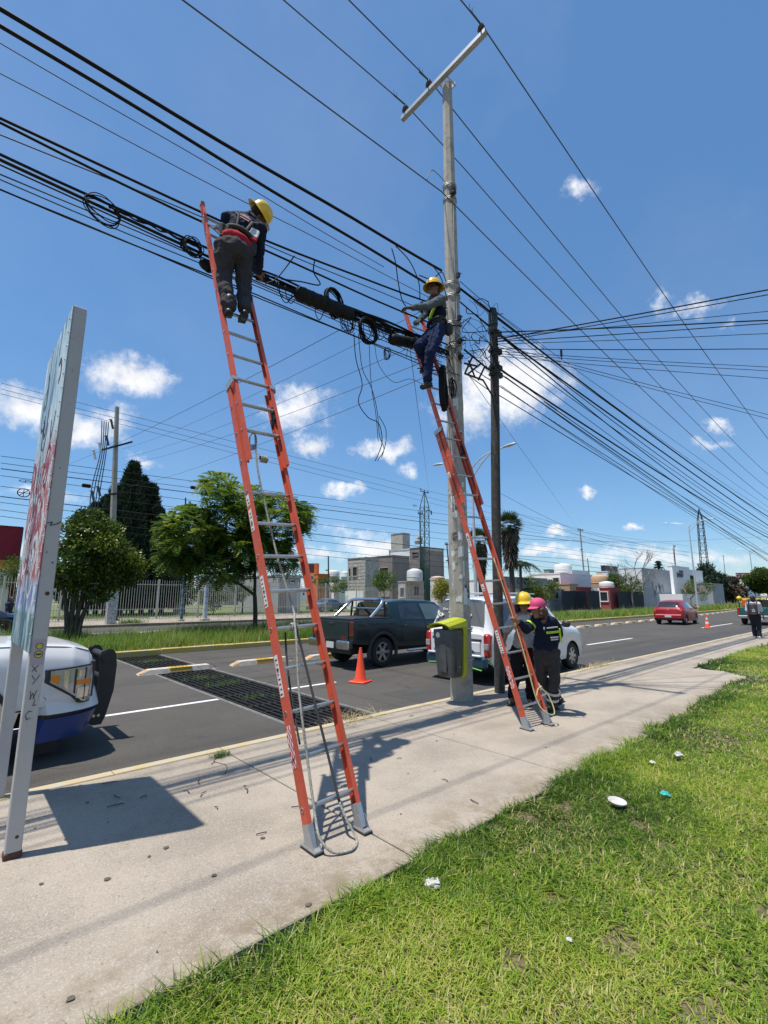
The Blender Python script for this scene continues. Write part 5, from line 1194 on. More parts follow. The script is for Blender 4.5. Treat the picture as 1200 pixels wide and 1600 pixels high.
# ---------------------------------------------------------------- teal pickup at the right edge
TL = mat('teal_paint', (.008, .11, .115), .3, 0, .08, 3, coat=.5)
ORG = mat('orange_gear', (.65, .13, .03), .6); YEL = mat('yellow_plastic', (.75, .52, .015), .35, 0, .06, 8, coat=.2)
tp = thing('pickup_truck', 'teal work pickup carrying ladders and an orange load beyond the walker with the backpack', 'pickup truck', (36.6, 6.75, RZ), R(-1))
SB = Shell([(0, 1.06, .76, 1.04, .80, .55, .78), (.05, 1.07, .78, 1.05, .82, .5, .82), (2.2, 1.07, .78, 1.05, .84, .48, .84)], [1.0], .4, .34); SB.build('bed', TL, tp, BLKP)
S = Shell([(2.25, 1.55, .56, 1.06, .82, .48, .84), (2.3, 1.62, .58, 1.06, .83, .46, .84), (3.2, 1.64, .6, 1.05, .84, .45, .84), (3.9, 1.1, .7, 1.02, .84, .46, .84), (4.9, 1.0, .7, .92, .82, .5, .82)], [4.2], .4, .34); S.build('cab', TL, tp, BLKP)
b = MB(); b.bbox((-.015, 0, .84), (.03, 1.3, .42), .01); b.build('tailgate', TL, tp)
b = MB(); b.bbox((-.08, 0, .5), (.14, 1.6, .18), .03); b.build('bumper', CHR, tp)
b = MB(); b.box((2.24, 0, 1.32), (.02, 1.0, .4)); b.build('back_window', GLS, tp)
for sg in (1, -1):
    b = MB(); b.bbox((.0, sg*.76, .84), (.07, .14, .42), .02); b.build('tail_light', REDL, tp)
    b = MB(); b.cyl((.1, sg*.7, 1.05), (.1, sg*.7, 1.62), .025); b.cyl((2.0, sg*.7, 1.05), (2.0, sg*.7, 1.62), .025); b.cyl((.1, sg*.7, 1.62), (3.4, sg*.6, 1.68), .022); b.build('rack_frame', BLKP, tp)
b = MB(); b.bbox((.45, .45, 1.32), (.3, .34, .55), .08); b.build('orange_load', ORG, tp)
b = MB(); b.bbox((.12, 0, 1.60), (.06, 1.35, .06), .01); b.build('yellow_beam', YEL, tp)
b = MB(); b.sph((.05, .66, 1.62), .14); b.build('yellow_beacon', YEL, tp, smooth=60)
for y in (-.4, -.15, .1): 
    b = MB(); b.bar((-.3, y, 1.72), (3.3, y, 1.76), .06, .05); b.build('carried_ladder_rail', BRS, tp)
for x in (1.0, 4.2):
    for sg in (1, -1): wheel(tp, x, sg*.72, .34, .34, .22, RIMS, 6)

# ---------------------------------------------------------------- dark saloon on the far road, and two cars behind the fence
def saloon(name, label, loc, rz, m, cat='car'):
    t = thing(name, label, cat, loc, rz)
    S = Shell([(0, .9, .64, .84, .70, .42, .72), (.1, 1.02, .68, .9, .83, .32, .83), (.75, 1.08, .66, .95, .86, .25, .86), (1.35, 1.40, .54, .96, .87, .24, .87), (2.3, 1.46, .56, .95, .87, .23, .87), (2.7, 1.40, .55, .94, .87, .23, .87), (3.4, .98, .66, .9, .86, .24, .86), (4.3, .86, .64, .78, .82, .26, .82), (4.55, .68, .5, .6, .68, .28, .68)], [.95, 3.6], .36, .32, .05)
    S.build('body', m, t, BLKP)
    b = MB(); S.cross(b, .8, 1.3, .85, .92, .006); b.build('back_window', GLS, t, smooth=30); b = MB(); S.cross(b, 2.75, 3.35, .92, .94, .006); b.build('windscreen', GLS, t, smooth=30)
    for sg in (1, -1):
        b = MB(); S.patch(b, [(1.0, 3.92), (1.95, 3.92), (1.95, 3.2), (1.4, 3.2)], sg, .006); b.build('side_window', GLS, t, smooth=30)
        b = MB(); S.patch(b, [(2.02, 3.92), (3.1, 3.92), (2.62, 3.2), (2.02, 3.2)], sg, .006); b.build('side_window', GLS, t, smooth=30)
        b = MB(); S.patch(b, [(2.0, 7.4), (3.15, 7.4), (3.1, 4.1), (2.0, 4.1)], sg, .006); d = b.build('door', m, t, smooth=30); mirror(d, 3.0, sg*.9, 1.0, m, sg)
        b = MB(); b.bbox((.03, sg*.68, .82), (.1, .22, .16), .03); b.build('tail_light', REDL, t); b = MB(); b.bbox((4.42, sg*.6, .66), (.2, .25, .12), .04); b.build('headlight', CLRL, t)
        for x in (.95, 3.6): wheel(t, x, sg*.77, .32, .32, .2, RIMS, 8, dark=BLKP)
    return t
NVY = mat('dark_blue_paint', (.006, .009, .016), .22, 0, .05, 3, coat=.7); SLV = mat('silver_blue_paint', (.16, .19, .23), .3, .3, .05, 3, coat=.5)
saloon('saloon_car', 'dark blue saloon on the far carriageway at the left edge, cap man beside it', (2.55, 24.4, RZ), math.pi, NVY)
saloon('saloon_car', 'silver blue saloon parked behind the bar fence near the unfinished house', (33.0, 43.5, -.03), math.pi+.1, SLV)
# ---------------------------------------------------------------- cones
CONE = mat('cone_orange', (.85, .075, .02), .5, 0, .06, 8)
def cone(loc, label, s, bands):
    t = thing('traffic_cone', label, 'traffic cone', loc, .35, 'orange traffic cones')
    b = MB(); b.lathe([(.135*s, .03*s), (.12*s, .06*s), (.028*s, .68*s), (.024*s, .70*s), (.001, .70*s)], 24, None, False); b.build('cone_body', CONE, t, smooth=40)
    b = MB(); b.bbox((0, 0, .018*s), (.37*s, .37*s, .036*s), .012); b.build('base', CONE, t)
    for z0, z1 in bands:
        f = lambda z: (.12-(.12-.028)*(z-.06)/.62+.002)*s
        b = MB(); b.lathe([(f(z0), z0*s), (f(z1), z1*s)], 24, None, False); b.build('white_band', LABW, t, smooth=40)
cone(gnd(563, 1066, RZ), 'plain orange traffic cone beside the dark green pickup', .98, [])
cone(gnd(1106, 981, RZ), 'banded orange and white traffic cone on the lane line ahead of the red car', 1.0, [(.22, .34), (.46, .56)])
# ================================================================== SIGN AND LITTER BIN
SIGNP = mat('sign_grey_paint', (.46, .435, .41), .6, 0, .08, 2, .15, 40, c2=(.25, .2, .16), thr=(.62, .72), c2s=9)
RUST = mat('rust_spot', (.09, .04, .025), .85, 0, .3, 30)
MARK = mat('marker_ink', (.03, .028, .028), .6)
sign = thing('sign_board', 'tall weathered sign board seen edge on, one face covered in peeling graffiti', 'sign board', (.485, 4.0, 0))
def signface():
    m = bpy.data.materials.new('peeling_graffiti'); m.use_nodes = True; nt = m.node_tree; L = nt.links.new; b = nt.nodes['Principled BSDF']; b.inputs['Roughness'].default_value = .6
    tc = N(nt, 'ShaderNodeTexCoord'); sp = N(nt, 'ShaderNodeSeparateXYZ'); L(tc.outputs['Object'], sp.inputs[0])
    def noise(s, det=6., st=(1, 1, 1)):
        mp = N(nt, 'ShaderNodeMapping', ins={3: st}); L(tc.outputs['Object'], mp.inputs[0]); n = N(nt, 'ShaderNodeTexNoise', ins={'Scale': s, 'Detail': det, 'Roughness': .7}); L(mp.outputs[0], n.inputs['Vector']); return n.outputs['Fac']
    def rng_(src, a, c): q = N(nt, 'ShaderNodeMapRange', interpolation_type='SMOOTHSTEP', ins={1: a, 2: c}); L(src, q.inputs[0]); return q.outputs[0]
    def mul(a, c): q = N(nt, 'ShaderNodeMath', operation='MULTIPLY'); L(a, q.inputs[0]); L(c, q.inputs[1]); return q.outputs[0]
    def mix(f, a, c):
        q = N(nt, 'ShaderNodeMix', data_type='RGBA'); L(f, q.inputs[0])
        for s_, i in ((a, 6), (c, 7)):
            if isinstance(s_, tuple): q.inputs[i].default_value = (*s_, 1)
            else: L(s_, q.inputs[i])
        return q.outputs[2]
    z = sp.outputs['Z']
    c = mix(rng_(noise(7, 8, (1, 1, .4)), .4, .62), (.40, .55, .60), (.62, .66, .66))
    c = mix(rng_(noise(3, 5, (1, 1, .3)), .55, .6), c, (.12, .28, .40))
    band = mul(rng_(z, 1.64, 1.76), rng_(z, 2.9, 2.55)); c = mix(mul(band, rng_(noise(9, 6, (1, 1, .45)), .42, .5)), c, (.36, .055, .05))
    c = mix(mul(band, rng_(noise(15, 4, (1, 1, .5)), .56, .6)), c, (.62, .56, .54))
    b2 = mul(rng_(z, 1.47, 1.54), rng_(z, 1.76, 1.66)); c = mix(mul(b2, rng_(noise(12, 4, (1, 1, .3)), .48, .55)), c, (.16, .17, .36))
    b3 = rng_(z, 1.52, 1.47); c = mix(mul(b3, rng_(noise(10, 8, (1, 1, .25)), .35, .6)), c, (.035, .12, .12))
    c = mix(rng_(noise(30, 8), .66, .7), c, (.1, .09, .085))
    L(c, b.inputs['Base Color'])
    bp = N(nt, 'ShaderNodeBump', ins={'Strength': .7, 'Distance': .01}); L(noise(25, 8, (1, 1, .5)), bp.inputs['Height']); L(bp.outputs[0], b.inputs['Normal']); return m
b = MB(); b.bbox((0, 0, 1.87), (.086, .07, 3.78), .004); b.build('post', SIGNP, sign)
b = MB(); b.bbox((0, 1.19, .66), (.086, .07, 1.34), .004); b.build('post', SIGNP, sign)
b = MB(); b.box((0, .61, 2.495), (.05, 1.14, 2.47)); b.build('panel', SIGNP, sign)
b = MB(); b.bbox((0, 1.19, 2.5), (.086, .07, 2.5), .004); b.bbox((0, .595, 3.745), (.08, 1.13, .04), .004); b.bbox((0, .595, 1.25), (.08, 1.13, .04), .004); b.build('panel_frame', SIGNP, sign)
SF = signface()
b = MB(); b.box((-.046, .59, 2.495), (.004, 1.26, 2.53)); fa = b.build('graffiti_face', SF, sign)
b = MB(); b.box((.046, .59, 2.495), (.004, 1.20, 2.50)); b.build('back_face', SIGNP, sign)
# spray-paint loops
GRR = mat('red_spray', (.33, .04, .04), .6, 0, .2, 20); GRW = mat('white_spray', (.62, .62, .62), .6, 0, .1, 20); GRD = mat('dark_spray', (.05, .055, .08), .6, 0, .1, 20)
rs = random.Random(12)
for m, nm, n, z0, z1 in ((GRR, 'red_spray', 18, 1.78, 2.65), (GRW, 'white_spray', 16, 1.72, 2.65), (GRD, 'dark_spray', 7, 2.9, 3.5)):
    b = MB()
    for i in range(n):
        cy, cz = rs.uniform(.12, 1.1), rs.uniform(z0, z1); w, h = rs.uniform(.08, .2), rs.uniform(.1, .24); a0 = rs.uniform(0, 6); ext = rs.uniform(2.5, 6)
        P = [(cy+w*math.cos(a0+ext*t)+.03*math.sin(5*t), cz+h*math.sin(a0+ext*t)+.08*(t-.5)) for t in np.linspace(0, 1, 16)]
        th_ = rs.uniform(.014, .026)
        for k in range(15):
            (y0, q0), (y1, q1) = P[k], P[k+1]; d = math.hypot(y1-y0, q1-q0)+1e-6; ny, nz = -(q1-q0)/d*th_, (y1-y0)/d*th_
            x = -.0485-.0002*(i % 5); b.add([(x, max(0, y0-ny), q0-nz), (x, max(0, y1-ny), q1-nz), (x, max(0, y1+ny), q1+nz), (x, max(0, y0+ny), q0+nz)], [(0, 1, 2, 3)])
    b.build(nm, m, fa, recalc=False, kind='stuff')
b = MB()
for i in range(22): zq = 1.35+i*.11; b.cyl((-.055, .0+.0*i, zq), (-.047, 0, zq), .008, n=6)
b.build('panel_screws', GALV, sign, kind='stuff')
# rust, seam, marker scrawl and the round stickers on the narrow face
for x, z, r in ((.012, 1.62, .014), (.02, 1.83, .006), (-.02, 1.9, .005), (-.005, 2.5, .004), (.01, .12, .01)):
    b = MB(); b.cyl((x, -.0365, z), (x, -.034, z), r, n=10); b.build('rust_spot', RUST, sign)
b = MB()
for p, q in (((-.04, 2.10), (-.01, 2.11)), ((-.01, 2.11), (-.02, 2.085)), ((-.02, 2.085), (.02, 2.10)), ((.02, 2.10), (.043, 2.12))): b.bar((p[0], -.0365, p[1]), (q[0], -.0365, q[1]), .005, .004, Vector((0, 1, 0)))
b.build('crack', MARK, sign)
def scrawl(ch, x, z, s, name='scrawl'):
    G = {'X': [((-1, 1), (1, -1)), ((1, 1), (-.6, -.8))], 'Y': [((-1, 1), (0, 0)), ((1, 1), (-.4, -1))], 'W': [((-1, 1), (-.4, -1)), ((-.4, -1), (0, .4)), ((0, .4), (.5, -1)), ((.5, -1), (1, 1))], 'L': [((-.6, 1), (-.6, -1)), ((-.6, -1), (.6, -.8))],
         'C': [((.7, .8), (-.2, 1)), ((-.2, 1), (-.8, 0)), ((-.8, 0), (-.2, -1)), ((-.2, -1), (.7, -.7))]}
    b = MB()
    for (a, c) in G[ch]: b.bar((x+a[0]*s+.006*a[1], -.0365, z+a[1]*s*1.3), (x+c[0]*s, -.0365, z+c[1]*s*1.3), .003, .003, Vector((0, 1, 0)))
    b.build(name, MARK, sign)
for ch, x, z, s in (('X', -.01, 1.13, .016), ('Y', .0, 1.06, .022), ('W', .0, .965, .02), ('L', .018, .915, .014), ('C', -.01, .84, .02)): scrawl(ch, x, z, s)
STY = mat('sticker_yellow', (.55, .50, .06), .5); STP = mat('sticker_pink', (.42, .33, .37), .6)
b = MB(); b.box((.0, -.0362, 1.235), (.07, .0024, .16)); b.build('sticker_paper', STP, sign)
for z, r in ((1.275, .017), (1.222, .020)):
    b = MB(); b.cyl((.005, -.0385, z), (.005, -.036, z), r+.004, n=18); ring = b.build('sticker', MARK, sign); b = MB(); b.cyl((.005, -.0398, z), (.005, -.0386, z), r, n=18); b.build('sticker_disc', STY, ring)
b = MB(); b.box((.005, -.0405, 1.222), (.03, .002, .011)); b.box((-.002, -.0405, 1.279), (.004, .002, .004)); b.box((.012, -.0405, 1.279), (.004, .002, .004)); b.build('sticker_print', MARK, sign)
b = MB(); b.bbox((0, 0, .012), (.096, .08, .05), .006); b.build('rusted_foot', RUST, sign)

# ---- litter bin strapped to the pole
BING = mat('bin_grey_plastic', (.065, .066, .068), .38, 0, .1, 5, .1, 40, c2=(.11, .11, .115), thr=(.5, .7), c2s=3)
BINL = mat('bin_lime_plastic', (.42, .45, .018), .45, 0, .07, 5, .1, 40)
bn = thing('litter_bin', 'grey litter bin with lime yellow hood strapped to the concrete pole', 'litter bin', (5.83, 4.92, 0))
def lofted(b, secs):
    """secs: list of (z, [(x,y)...])"""
    n = len(secs[0][1]); o = len(b.v)
    for z, p in secs: b.v += [(x, y, z) for x, y in p]
    for i in range(len(secs)-1):
        for k in range(n): b.f.append([o+i*n+k, o+i*n+(k+1) % n, o+(i+1)*n+(k+1) % n, o+(i+1)*n+k]); b.m.append(b.cur)
    b.f += [[o+k for k in range(n)][::-1], [o+(len(secs)-1)*n+k for k in range(n)]]; b.m += [b.cur]*2
def rrect(x0, x1, y0, y1, r, k=4):
    P = []
    for cx, cy, a0 in ((x1-r, y1-r, 0), (x0+r, y1-r, 90), (x0+r, y0+r, 180), (x1-r, y0+r, 270)):
        for i in range(k+1): a = R(a0+90*i/k); P.append((cx+r*math.cos(a), cy+r*math.sin(a)))
    return P
b = MB(); lofted(b, [(.40, rrect(-.12, .10, -.14, .14, .04)), (.43, rrect(-.145, .11, -.16, .16, .05)), (.7, rrect(-.165, .11, -.18, .18, .05)), (1.08, rrect(-.19, .11, -.195, .195, .05)), (1.10, rrect(-.185, .105, -.19, .19, .05))]); body = b.build('bin_body', BING, bn, smooth=35)
b = MB(); b.bbox((-.172, 0, .75), (.02, .14, .55), .008); b.build('front_rib', BING, body)
for y in (-.1, .1): 
    b = MB(); b.bbox((-.03, y*1.86, .72), (.1, .012, .5), .005); b.build('side_rib', BING, body)
b = MB(); b.cyl((-.20, .07, 1.02), (-.186, .07, 1.02), .04, n=20); b.build('round_sticker', LABW, bn)
b = MB(); b.cyl((-.02, -.2, .56), (-.02, -.19, .56), .012, n=12); b.build('lock', GALV, bn)
# back frame: a lime U with lettering-height lugs, and the hood
b = MB(); lofted(b, [(.39, rrect(.105, .165, -.16, .16, .02)), (.45, rrect(.10, .17, -.195, .195, .02)), (1.15, rrect(.10, .17, -.215, .215, .02)), (1.22, rrect(.10, .17, -.21, .21, .02))]); b.build('back_frame', BINL, bn, smooth=35)
b = MB()
for k in range(9): b.box((.135, -.2145, .62+.05*k), (.026, .004, .03))
b.build('raised_lettering', BINL, bn)
b = MB(); N_ = 10; vs = []
for i in range(N_+1):
    a = math.pi*i/N_; y = .222*math.cos(a); h = 1.215+.06*math.sin(a)
    vs += [(.17, y, 1.13 if i in (0, N_) else h-.0), (-.27, y*1.0, h-.07-.01*abs(math.cos(a))), (-.265, y*.96, h-.09), (.16, y*.94, h-.03)]
b.add(vs, [(4*i+k, 4*i+(k+1) % 4, 4*i+4+(k+1) % 4, 4*i+4+k) for i in range(N_) for k in range(4)]+[(0, 1, 2, 3), (4*N_+3, 4*N_+2, 4*N_+1, 4*N_)]); b.build('hood', BINL, bn, smooth=40)
for y in (-.205, .205):
    b = MB(); b.prism([(.17, 1.02), (.17, 1.24), (-.25, 1.14), (-.24, 1.11), (.07, 1.13), (.09, 1.02)], (0, y-.008, 0), (1, 0, 0), (0, 0, 1), (0, .016, 0)); b.build('hood_cheek', BINL, bn)
b = MB()
for z in (.62, 1.1): b.tube([(.37+.20*math.cos(a), .09+.20*math.sin(a), z) for a in np.linspace(R(115), R(115+310), 26)], .008, 5)
b.build('mounting_strap', GALV, bn)
# ================================================================== PEOPLE
SKIN = mat('skin', (.30, .155, .09), .55, 0, .08, 10); SKIND = mat('skin_dark', (.20, .10, .062), .55, 0, .08, 10)
HAIRK = mat('black_hair', (.015, .012, .011), .6, 0, .2, 40, .8, 90); HAIRB = mat('brown_curls', (.085, .035, .022), .6, 0, .35, 45, 1, 60)
NAVYC = mat('navy_cloth', (.012, .016, .034), .85, 0, .15, 10, .6, 22); GREYC = mat('charcoal_work_cloth', (.045, .042, .045), .9, 0, .15, 9, .7, 20, c2=(.075, .07, .068), thr=(.55, .75), c2s=6)
JEAN = mat('blue_jeans', (.012, .022, .065), .9, 0, .2, 9, .7, 20, c2=(.03, .05, .11), thr=(.55, .75), c2s=7); BLKC = mat('black_cloth', (.013, .013, .015), .9, 0, .15, 9, .5, 20)
GRNC = mat('grey_green_cloth', (.085, .105, .115), .9, 0, .15, 9, .7, 20); WHTC = mat('white_cloth', (.60, .60, .60), .85, 0, .06, 9, .7, 16); GRYC = mat('light_grey_cloth', (.34, .35, .36), .85, 0, .08, 9, .7, 16)
REDC = mat('red_cloth', (.42, .02, .035), .85, 0, .1, 10, .6, 22); PINK = mat('pink_cap', (.55, .06, .16), .7, 0, .06, 12, .2, 90); BOOT = mat('black_leather', (.014, .014, .014), .5, 0, .2, 14, .4, 60)
GLOVE = mat('dark_glove', (.045, .05, .04), .85, 0, .2, 20, .5, 60); HELM = mat('yellow_hard_hat', (.80, .50, .012), .3, 0, .04, 6, coat=.4); REFL = mat('reflective_tape', (.42, .43, .43), .35, .3, .1, 20); LIMEC = mat('lime_cloth', (.40, .60, .03), .8, 0, .1, 9, .4, 22)
for m_ in (NAVYC, GREYC, JEAN, BLKC, GRNC, REDC): m_.node_tree.nodes['Principled BSDF'].inputs['Specular IOR Level'].default_value = .15
HARN = mat('harness_web', (.03, .03, .032), .8, 0, .2, 30)
def V3(p): return Vector(p)
def remesh(o, vox, sm=3, disp=0., ds=.12):
    m = o.modifiers.new('union', 'REMESH'); m.mode = 'VOXEL'; m.voxel_size = vox; m.use_smooth_shade = True
    m = o.modifiers.new('soften', 'SMOOTH'); m.factor = .5; m.iterations = sm
    if disp:
        t = bpy.data.textures.get('folds%.2f' % ds) or bpy.data.textures.new('folds%.2f' % ds, 'CLOUDS'); t.noise_scale = ds; t.noise_depth = 2
        m = o.modifiers.new('folds', 'DISPLACE'); m.texture = t; m.strength = disp; m.mid_level = .5; m.texture_coords = 'LOCAL'
    return o
def hand(b, w, d, side, palm_n, curl=.6, s=1.):
    """palm, four fingers and a thumb: w wrist, d finger direction, palm_n direction the palm looks, side +1 thumb along d x palm_n"""
    d = V3(d).normalized(); n = V3(palm_n); n = (n-d*n.dot(d)).normalized(); t = d.cross(n)*side
    c = w+d*.05*s
    b.ell(c, (d*.052*s, t*.042*s, n*.017*s), 12, 8)
    for k in range(4):
        off = (.03-.02*k)*s; L = (.040, .046, .043, .034)[k]*s; r = .0088*s
        p0 = w+d*(.088-.004*abs(k-1.2))*s+t*off; a = curl*(.75+.12*k); d1 = (d*math.cos(a*.5)+n*math.sin(a*.5)); p1 = p0+d1*L; d2 = d*math.cos(a*1.4)+n*math.sin(a*1.4); p2 = p1+d2*L*.72; d3 = d*math.cos(a*2.1)+n*math.sin(a*2.1); p3 = p2+d3*L*.5
        b.caps(w+d*.05*s+t*off*.85, p0, r*1.1, r, 8); b.caps(p0, p1, r, r*.95, 8); b.caps(p1, p2, r*.95, r*.88, 8); b.caps(p2, p3, r*.88, r*.75, 8)
    q0 = w+d*.02*s+t*.03*s; q1 = w+d*.055*s+t*.062*s+n*.012*s; q2 = q1+(d*.7+t*.15+n*.5).normalized()*.034*s
    b.caps(q0, q1, .0125*s, .011*s, 8); b.caps(q1, q2, .0105*s, .009*s, 8)
def basis(up, fwd):
    up = V3(up).normalized(); f = V3(fwd); f = (f-up*f.dot(up)).normalized(); return up, f, f.cross(up)
class Person:
    def __init__(s, label, J, face, headup, loc, skin=SKIN, vox=.0085, sc_=1., scaleR=1., female=False):
        s.J = {k: V3(v)-V3(loc) for k, v in J.items()}; J = s.J; s.k = scaleR; k = scaleR
        s.o = thing('person', label, 'person', loc)
        s.up, s.f, s.r = basis(headup, face)
        b = MB(); s.head = J['head']
        H = s.head; up, f, r = s.up, s.f, s.r
        b.ell(H+up*.025, (r*.076, f*.094, up*.105), 18, 12); b.ell(H+f*.028-up*.055, (r*.056, f*.062, up*.07), 14, 10)      # cranium, jaw
        b.caps(H+f*.098+up*.015, H+f*.118-up*.022, .010, .015, 8); b.ell(H+f*.108-up*.022, (r*.019, f*.013, up*.011), 8, 6)   # nose
        b.ell(H+f*.090+up*.032, (r*.058, f*.016, up*.010), 10, 6)                                                        # brow
        b.ell(H+f*.096-up*.056, (r*.025, f*.010, up*.008), 8, 6); b.ell(H+f*.093-up*.070, (r*.022, f*.010, up*.007), 8, 6)   # lips
        b.ell(H+f*.080-up*.102, (r*.024, f*.020, up*.018), 8, 6)
        for q in (-1, 1): b.ell(H+r*q*.08-f*.005-up*.008, (r*.012, f*.020, up*.033), 8, 6); b.ell(H+r*q*.045+f*.072-up*.030, (r*.022, f*.02, up*.022), 8, 6)
        b.caps(J['neck'], H-up*.06-f*.01, .062*k, .056*k, 12)
        s.torso(b, 0, skin)
        for a in 'LR':
            b.caps(J['sh'+a], J['el'+a], .049*k, .039*k); b.caps(J['el'+a], J['wr'+a], .038*k, .026*k)
            b.caps(J['hi'+a], J['kn'+a], .082*k, .054*k); b.caps(J['kn'+a], J['an'+a], .054*k, .036*k); b.caps(J['an'+a], J['to'+a], .036*k, .028*k)
            d = (J['wr'+a]-J['el'+a]).normalized(); hd = s.J.get('hd'+a); d2 = (hd-J['wr'+a]).normalized() if hd else d
            pn = s.J.get('pn'+a); pn = pn+V3(loc) if pn else V3((0, 0, -1)); hand(b, J['wr'+a]-d2*.012, d2, 1 if a == 'L' else -1, pn, s.curl if hasattr(s, 'curl') else .7)
        s.body = remesh(b.build('body', skin, s.o), vox, 2)
        # eyes
        b = MB()
        for q in (-1, 1): b.ell(H+r*q*.031+f*.086+up*.008, (r*.0125, f*.008, up*.006), 8, 6)
        e = b.build('eyes', LABW, s.o); b = MB()
        for q in (-1, 1): b.ell(H+r*q*.031+f*.0925+up*.008, (r*.006, f*.003, up*.0056), 8, 6)
        b.build('irises', HAIRK, e)
    def torso(s, b, g, m):
        J, k = s.J, s.k; sm = (J['shL']+J['shR'])/2; hm = (J['hiL']+J['hiR'])/2; up = (J['neck']-hm).normalized(); r = (J['shR']-J['shL']); r = (r-up*r.dot(up)).normalized(); f = up.cross(r)
        hw = (J['shR']-J['shL']).length/2; s.tu, s.tf, s.tr = up, f, r
        L = (J['neck']-hm).length
        pz, ph = (.05, .12) if not g else (.12, .09)
        b.ell(hm+up*pz, (r*(.155*k+g), f*(.105*k+g), up*(ph+g)), 16, 10)
        b.ell(hm+up*L*.36, (r*(.135*k+g), f*(.095*k+g), up*(.16+g)), 16, 10)
        b.ell(hm+up*L*.66, (r*(hw*.86+g), f*(.112*k+g), up*(.18+g)), 16, 10)
        b.caps(J['shL'], J['neck']-up*.03, .052*k+g, .06*k+g); b.caps(J['shR'], J['neck']-up*.03, .052*k+g, .06*k+g)
        b.caps(J['shL']-up*.02, J['shR']-up*.02, .06*k+g, .06*k+g)
    def shirt(s, m, sleeve='long', g=.016, name='shirt', hem=.0, vox=.010, disp=.038):
        J, k = s.J, s.k; b = MB(); s.torso(b, g, m)
        for a in 'LR':
            b.caps(J['sh'+a], J['el'+a], .054*k+g, .044*k+g)
            if sleeve == 'long': b.caps(J['el'+a], J['el'+a].lerp(J['wr'+a], .93), .043*k+g, .032*k+g)
        if hem:
            hm = (J['hiL']+J['hiR'])/2; b.ell(hm-s.tu*hem*.4, (s.tr*(.165*k+g), s.tf*(.115*k+g), s.tu*(.12+hem*.4)), 16, 10)
        return remesh(b.build(name, m, s.o), vox, 2, disp, .10)
    def trousers(s, m, g=.02, name='trousers', vox=.010, disp=.05):
        J, k = s.J, s.k; b = MB(); hm = (J['hiL']+J['hiR'])/2
        b.ell(hm+s.tu*.0, (s.tr*(.158*k+g), s.tf*(.115*k+g), s.tu*.165), 16, 10)
        for a in 'LR':
            b.caps(J['hi'+a], J['kn'+a], .088*k+g, .062*k+g); b.caps(J['kn'+a], J['an'+a]+(J['kn'+a]-J['an'+a]).normalized()*.03, .060*k+g, .050*k+g)
        return remesh(b.build(name, m, s.o), vox, 2, disp, .09)
    def shoes(s, m, h=.10):
        for a in 'LR':
            J = s.J; b = MB(); an, to = J['an'+a], J['to'+a]; d = to-an; fl = V3((d.x, d.y, d.z*.6)); fl.normalize(); dn = (V3((0, 0, -1))-fl*V3((0, 0, -1)).dot(fl)).normalized(); sd = fl.cross(dn)
            b.caps(an+V3((0, 0, h)), an, .052, .048, 12); heel = an+dn*.055-fl*.03; b.ell(heel, (fl*.05, sd*.042, dn*.038), 12, 8); b.caps(heel+fl*.02, to+dn*.01, .042, .034, 12); b.ell(to+dn*.012-fl*.01, (fl*.06, sd*.048, dn*.034), 12, 8)
            remesh(b.build('boot', m, s.o), .009, 3)
            b = MB(); b.bar(heel-fl*.035+dn*.034, to+fl*.03+dn*.036, .078, .014, dn); b.build('boot_sole', RUB, s.o)
    def helmet(s, m, tilt=0.):
        up, f, r = s.up, s.f, s.r; up2 = (up*math.cos(tilt)+f*math.sin(tilt)).normalized(); f2 = (f-up2*f.dot(up2)).normalized()
        M = Matrix((r*1.0, f2*1.14, up2)).transposed().to_4x4(); M.translation = s.head+up*.045
        b = MB(); b.lathe([(.168, -.028), (.172, -.022), (.150, -.004), (.122, .006), (.118, .05), (.102, .095), (.07, .125), (.03, .138), (.001, .140)], 32, M, False); b.lathe([(.164, -.03), (.12, .0), (.11, .05), (.001, .12)], 24, M, False); o = b.build('hard_hat', m, s.o, smooth=50)
        b = MB()
        for q in (-.35, 0, .35): b.tube([M @ V3((q*.11*math.cos(a)*1.0, .116*math.cos(a)*(1-.1*abs(q)), .012+.128*math.sin(a))) for a in np.linspace(.25, math.pi-.25, 14)], .007, 6)
        b.build('hat_ridge', m, o, smooth=50); return o
    def hair(s, m, long=0., vox=.010, fringe=True):
        up, f, r, H = s.up, s.f, s.r, s.head; b = MB()
        b.ell(H+up*.04-f*.018, (r*.086, f*.096, up*.098), 16, 10); b.ell(H-f*.055-up*.02, (r*.075, f*.055, up*.075), 14, 10)
        if long:
            for i in range(64):
                a = random.uniform(-2.1, 2.1); q = H-f*(.095*math.cos(a))+r*(.10*math.sin(a))-up*random.uniform(.0, long); b.sph(q, random.uniform(.024, .042), 8, 6)
        return remesh(b.build('hair', m, s.o), vox, 1, .02, .03)
    def glasses(s):
        up, f, r, H = s.up, s.f, s.r, s.head; b = MB()
        for q in (-1, 1): b.ell(H+r*q*.033+f*.098+up*.008, (r*.030, f*.006, up*.021), 12, 8); b.bar(H+r*q*.06+f*.094+up*.012, H+r*q*.083-f*.0+up*.01, .006, .006)
        b.bar(H-r*.01+f*.102+up*.012, H+r*.01+f*.102+up*.012, .006, .006); b.build('sunglasses', BLKP, s.o, smooth=60)
    def ring(s, p, d, r0, r1, h, m, name):
        p, d = V3(p), V3(d).normalized(); b = MB(); b.tube([p-d*h/2, p+d*h/2], [r0, r1], 20, False); return remesh(b.build(name, m, s.o), 1, 0) if False else b.build(name, m, s.o, smooth=60)
def mid(a, c, t=.5): return V3(a).lerp(V3(c), t)
P_ = lambda x, y, Y: atY(x, y, Y)
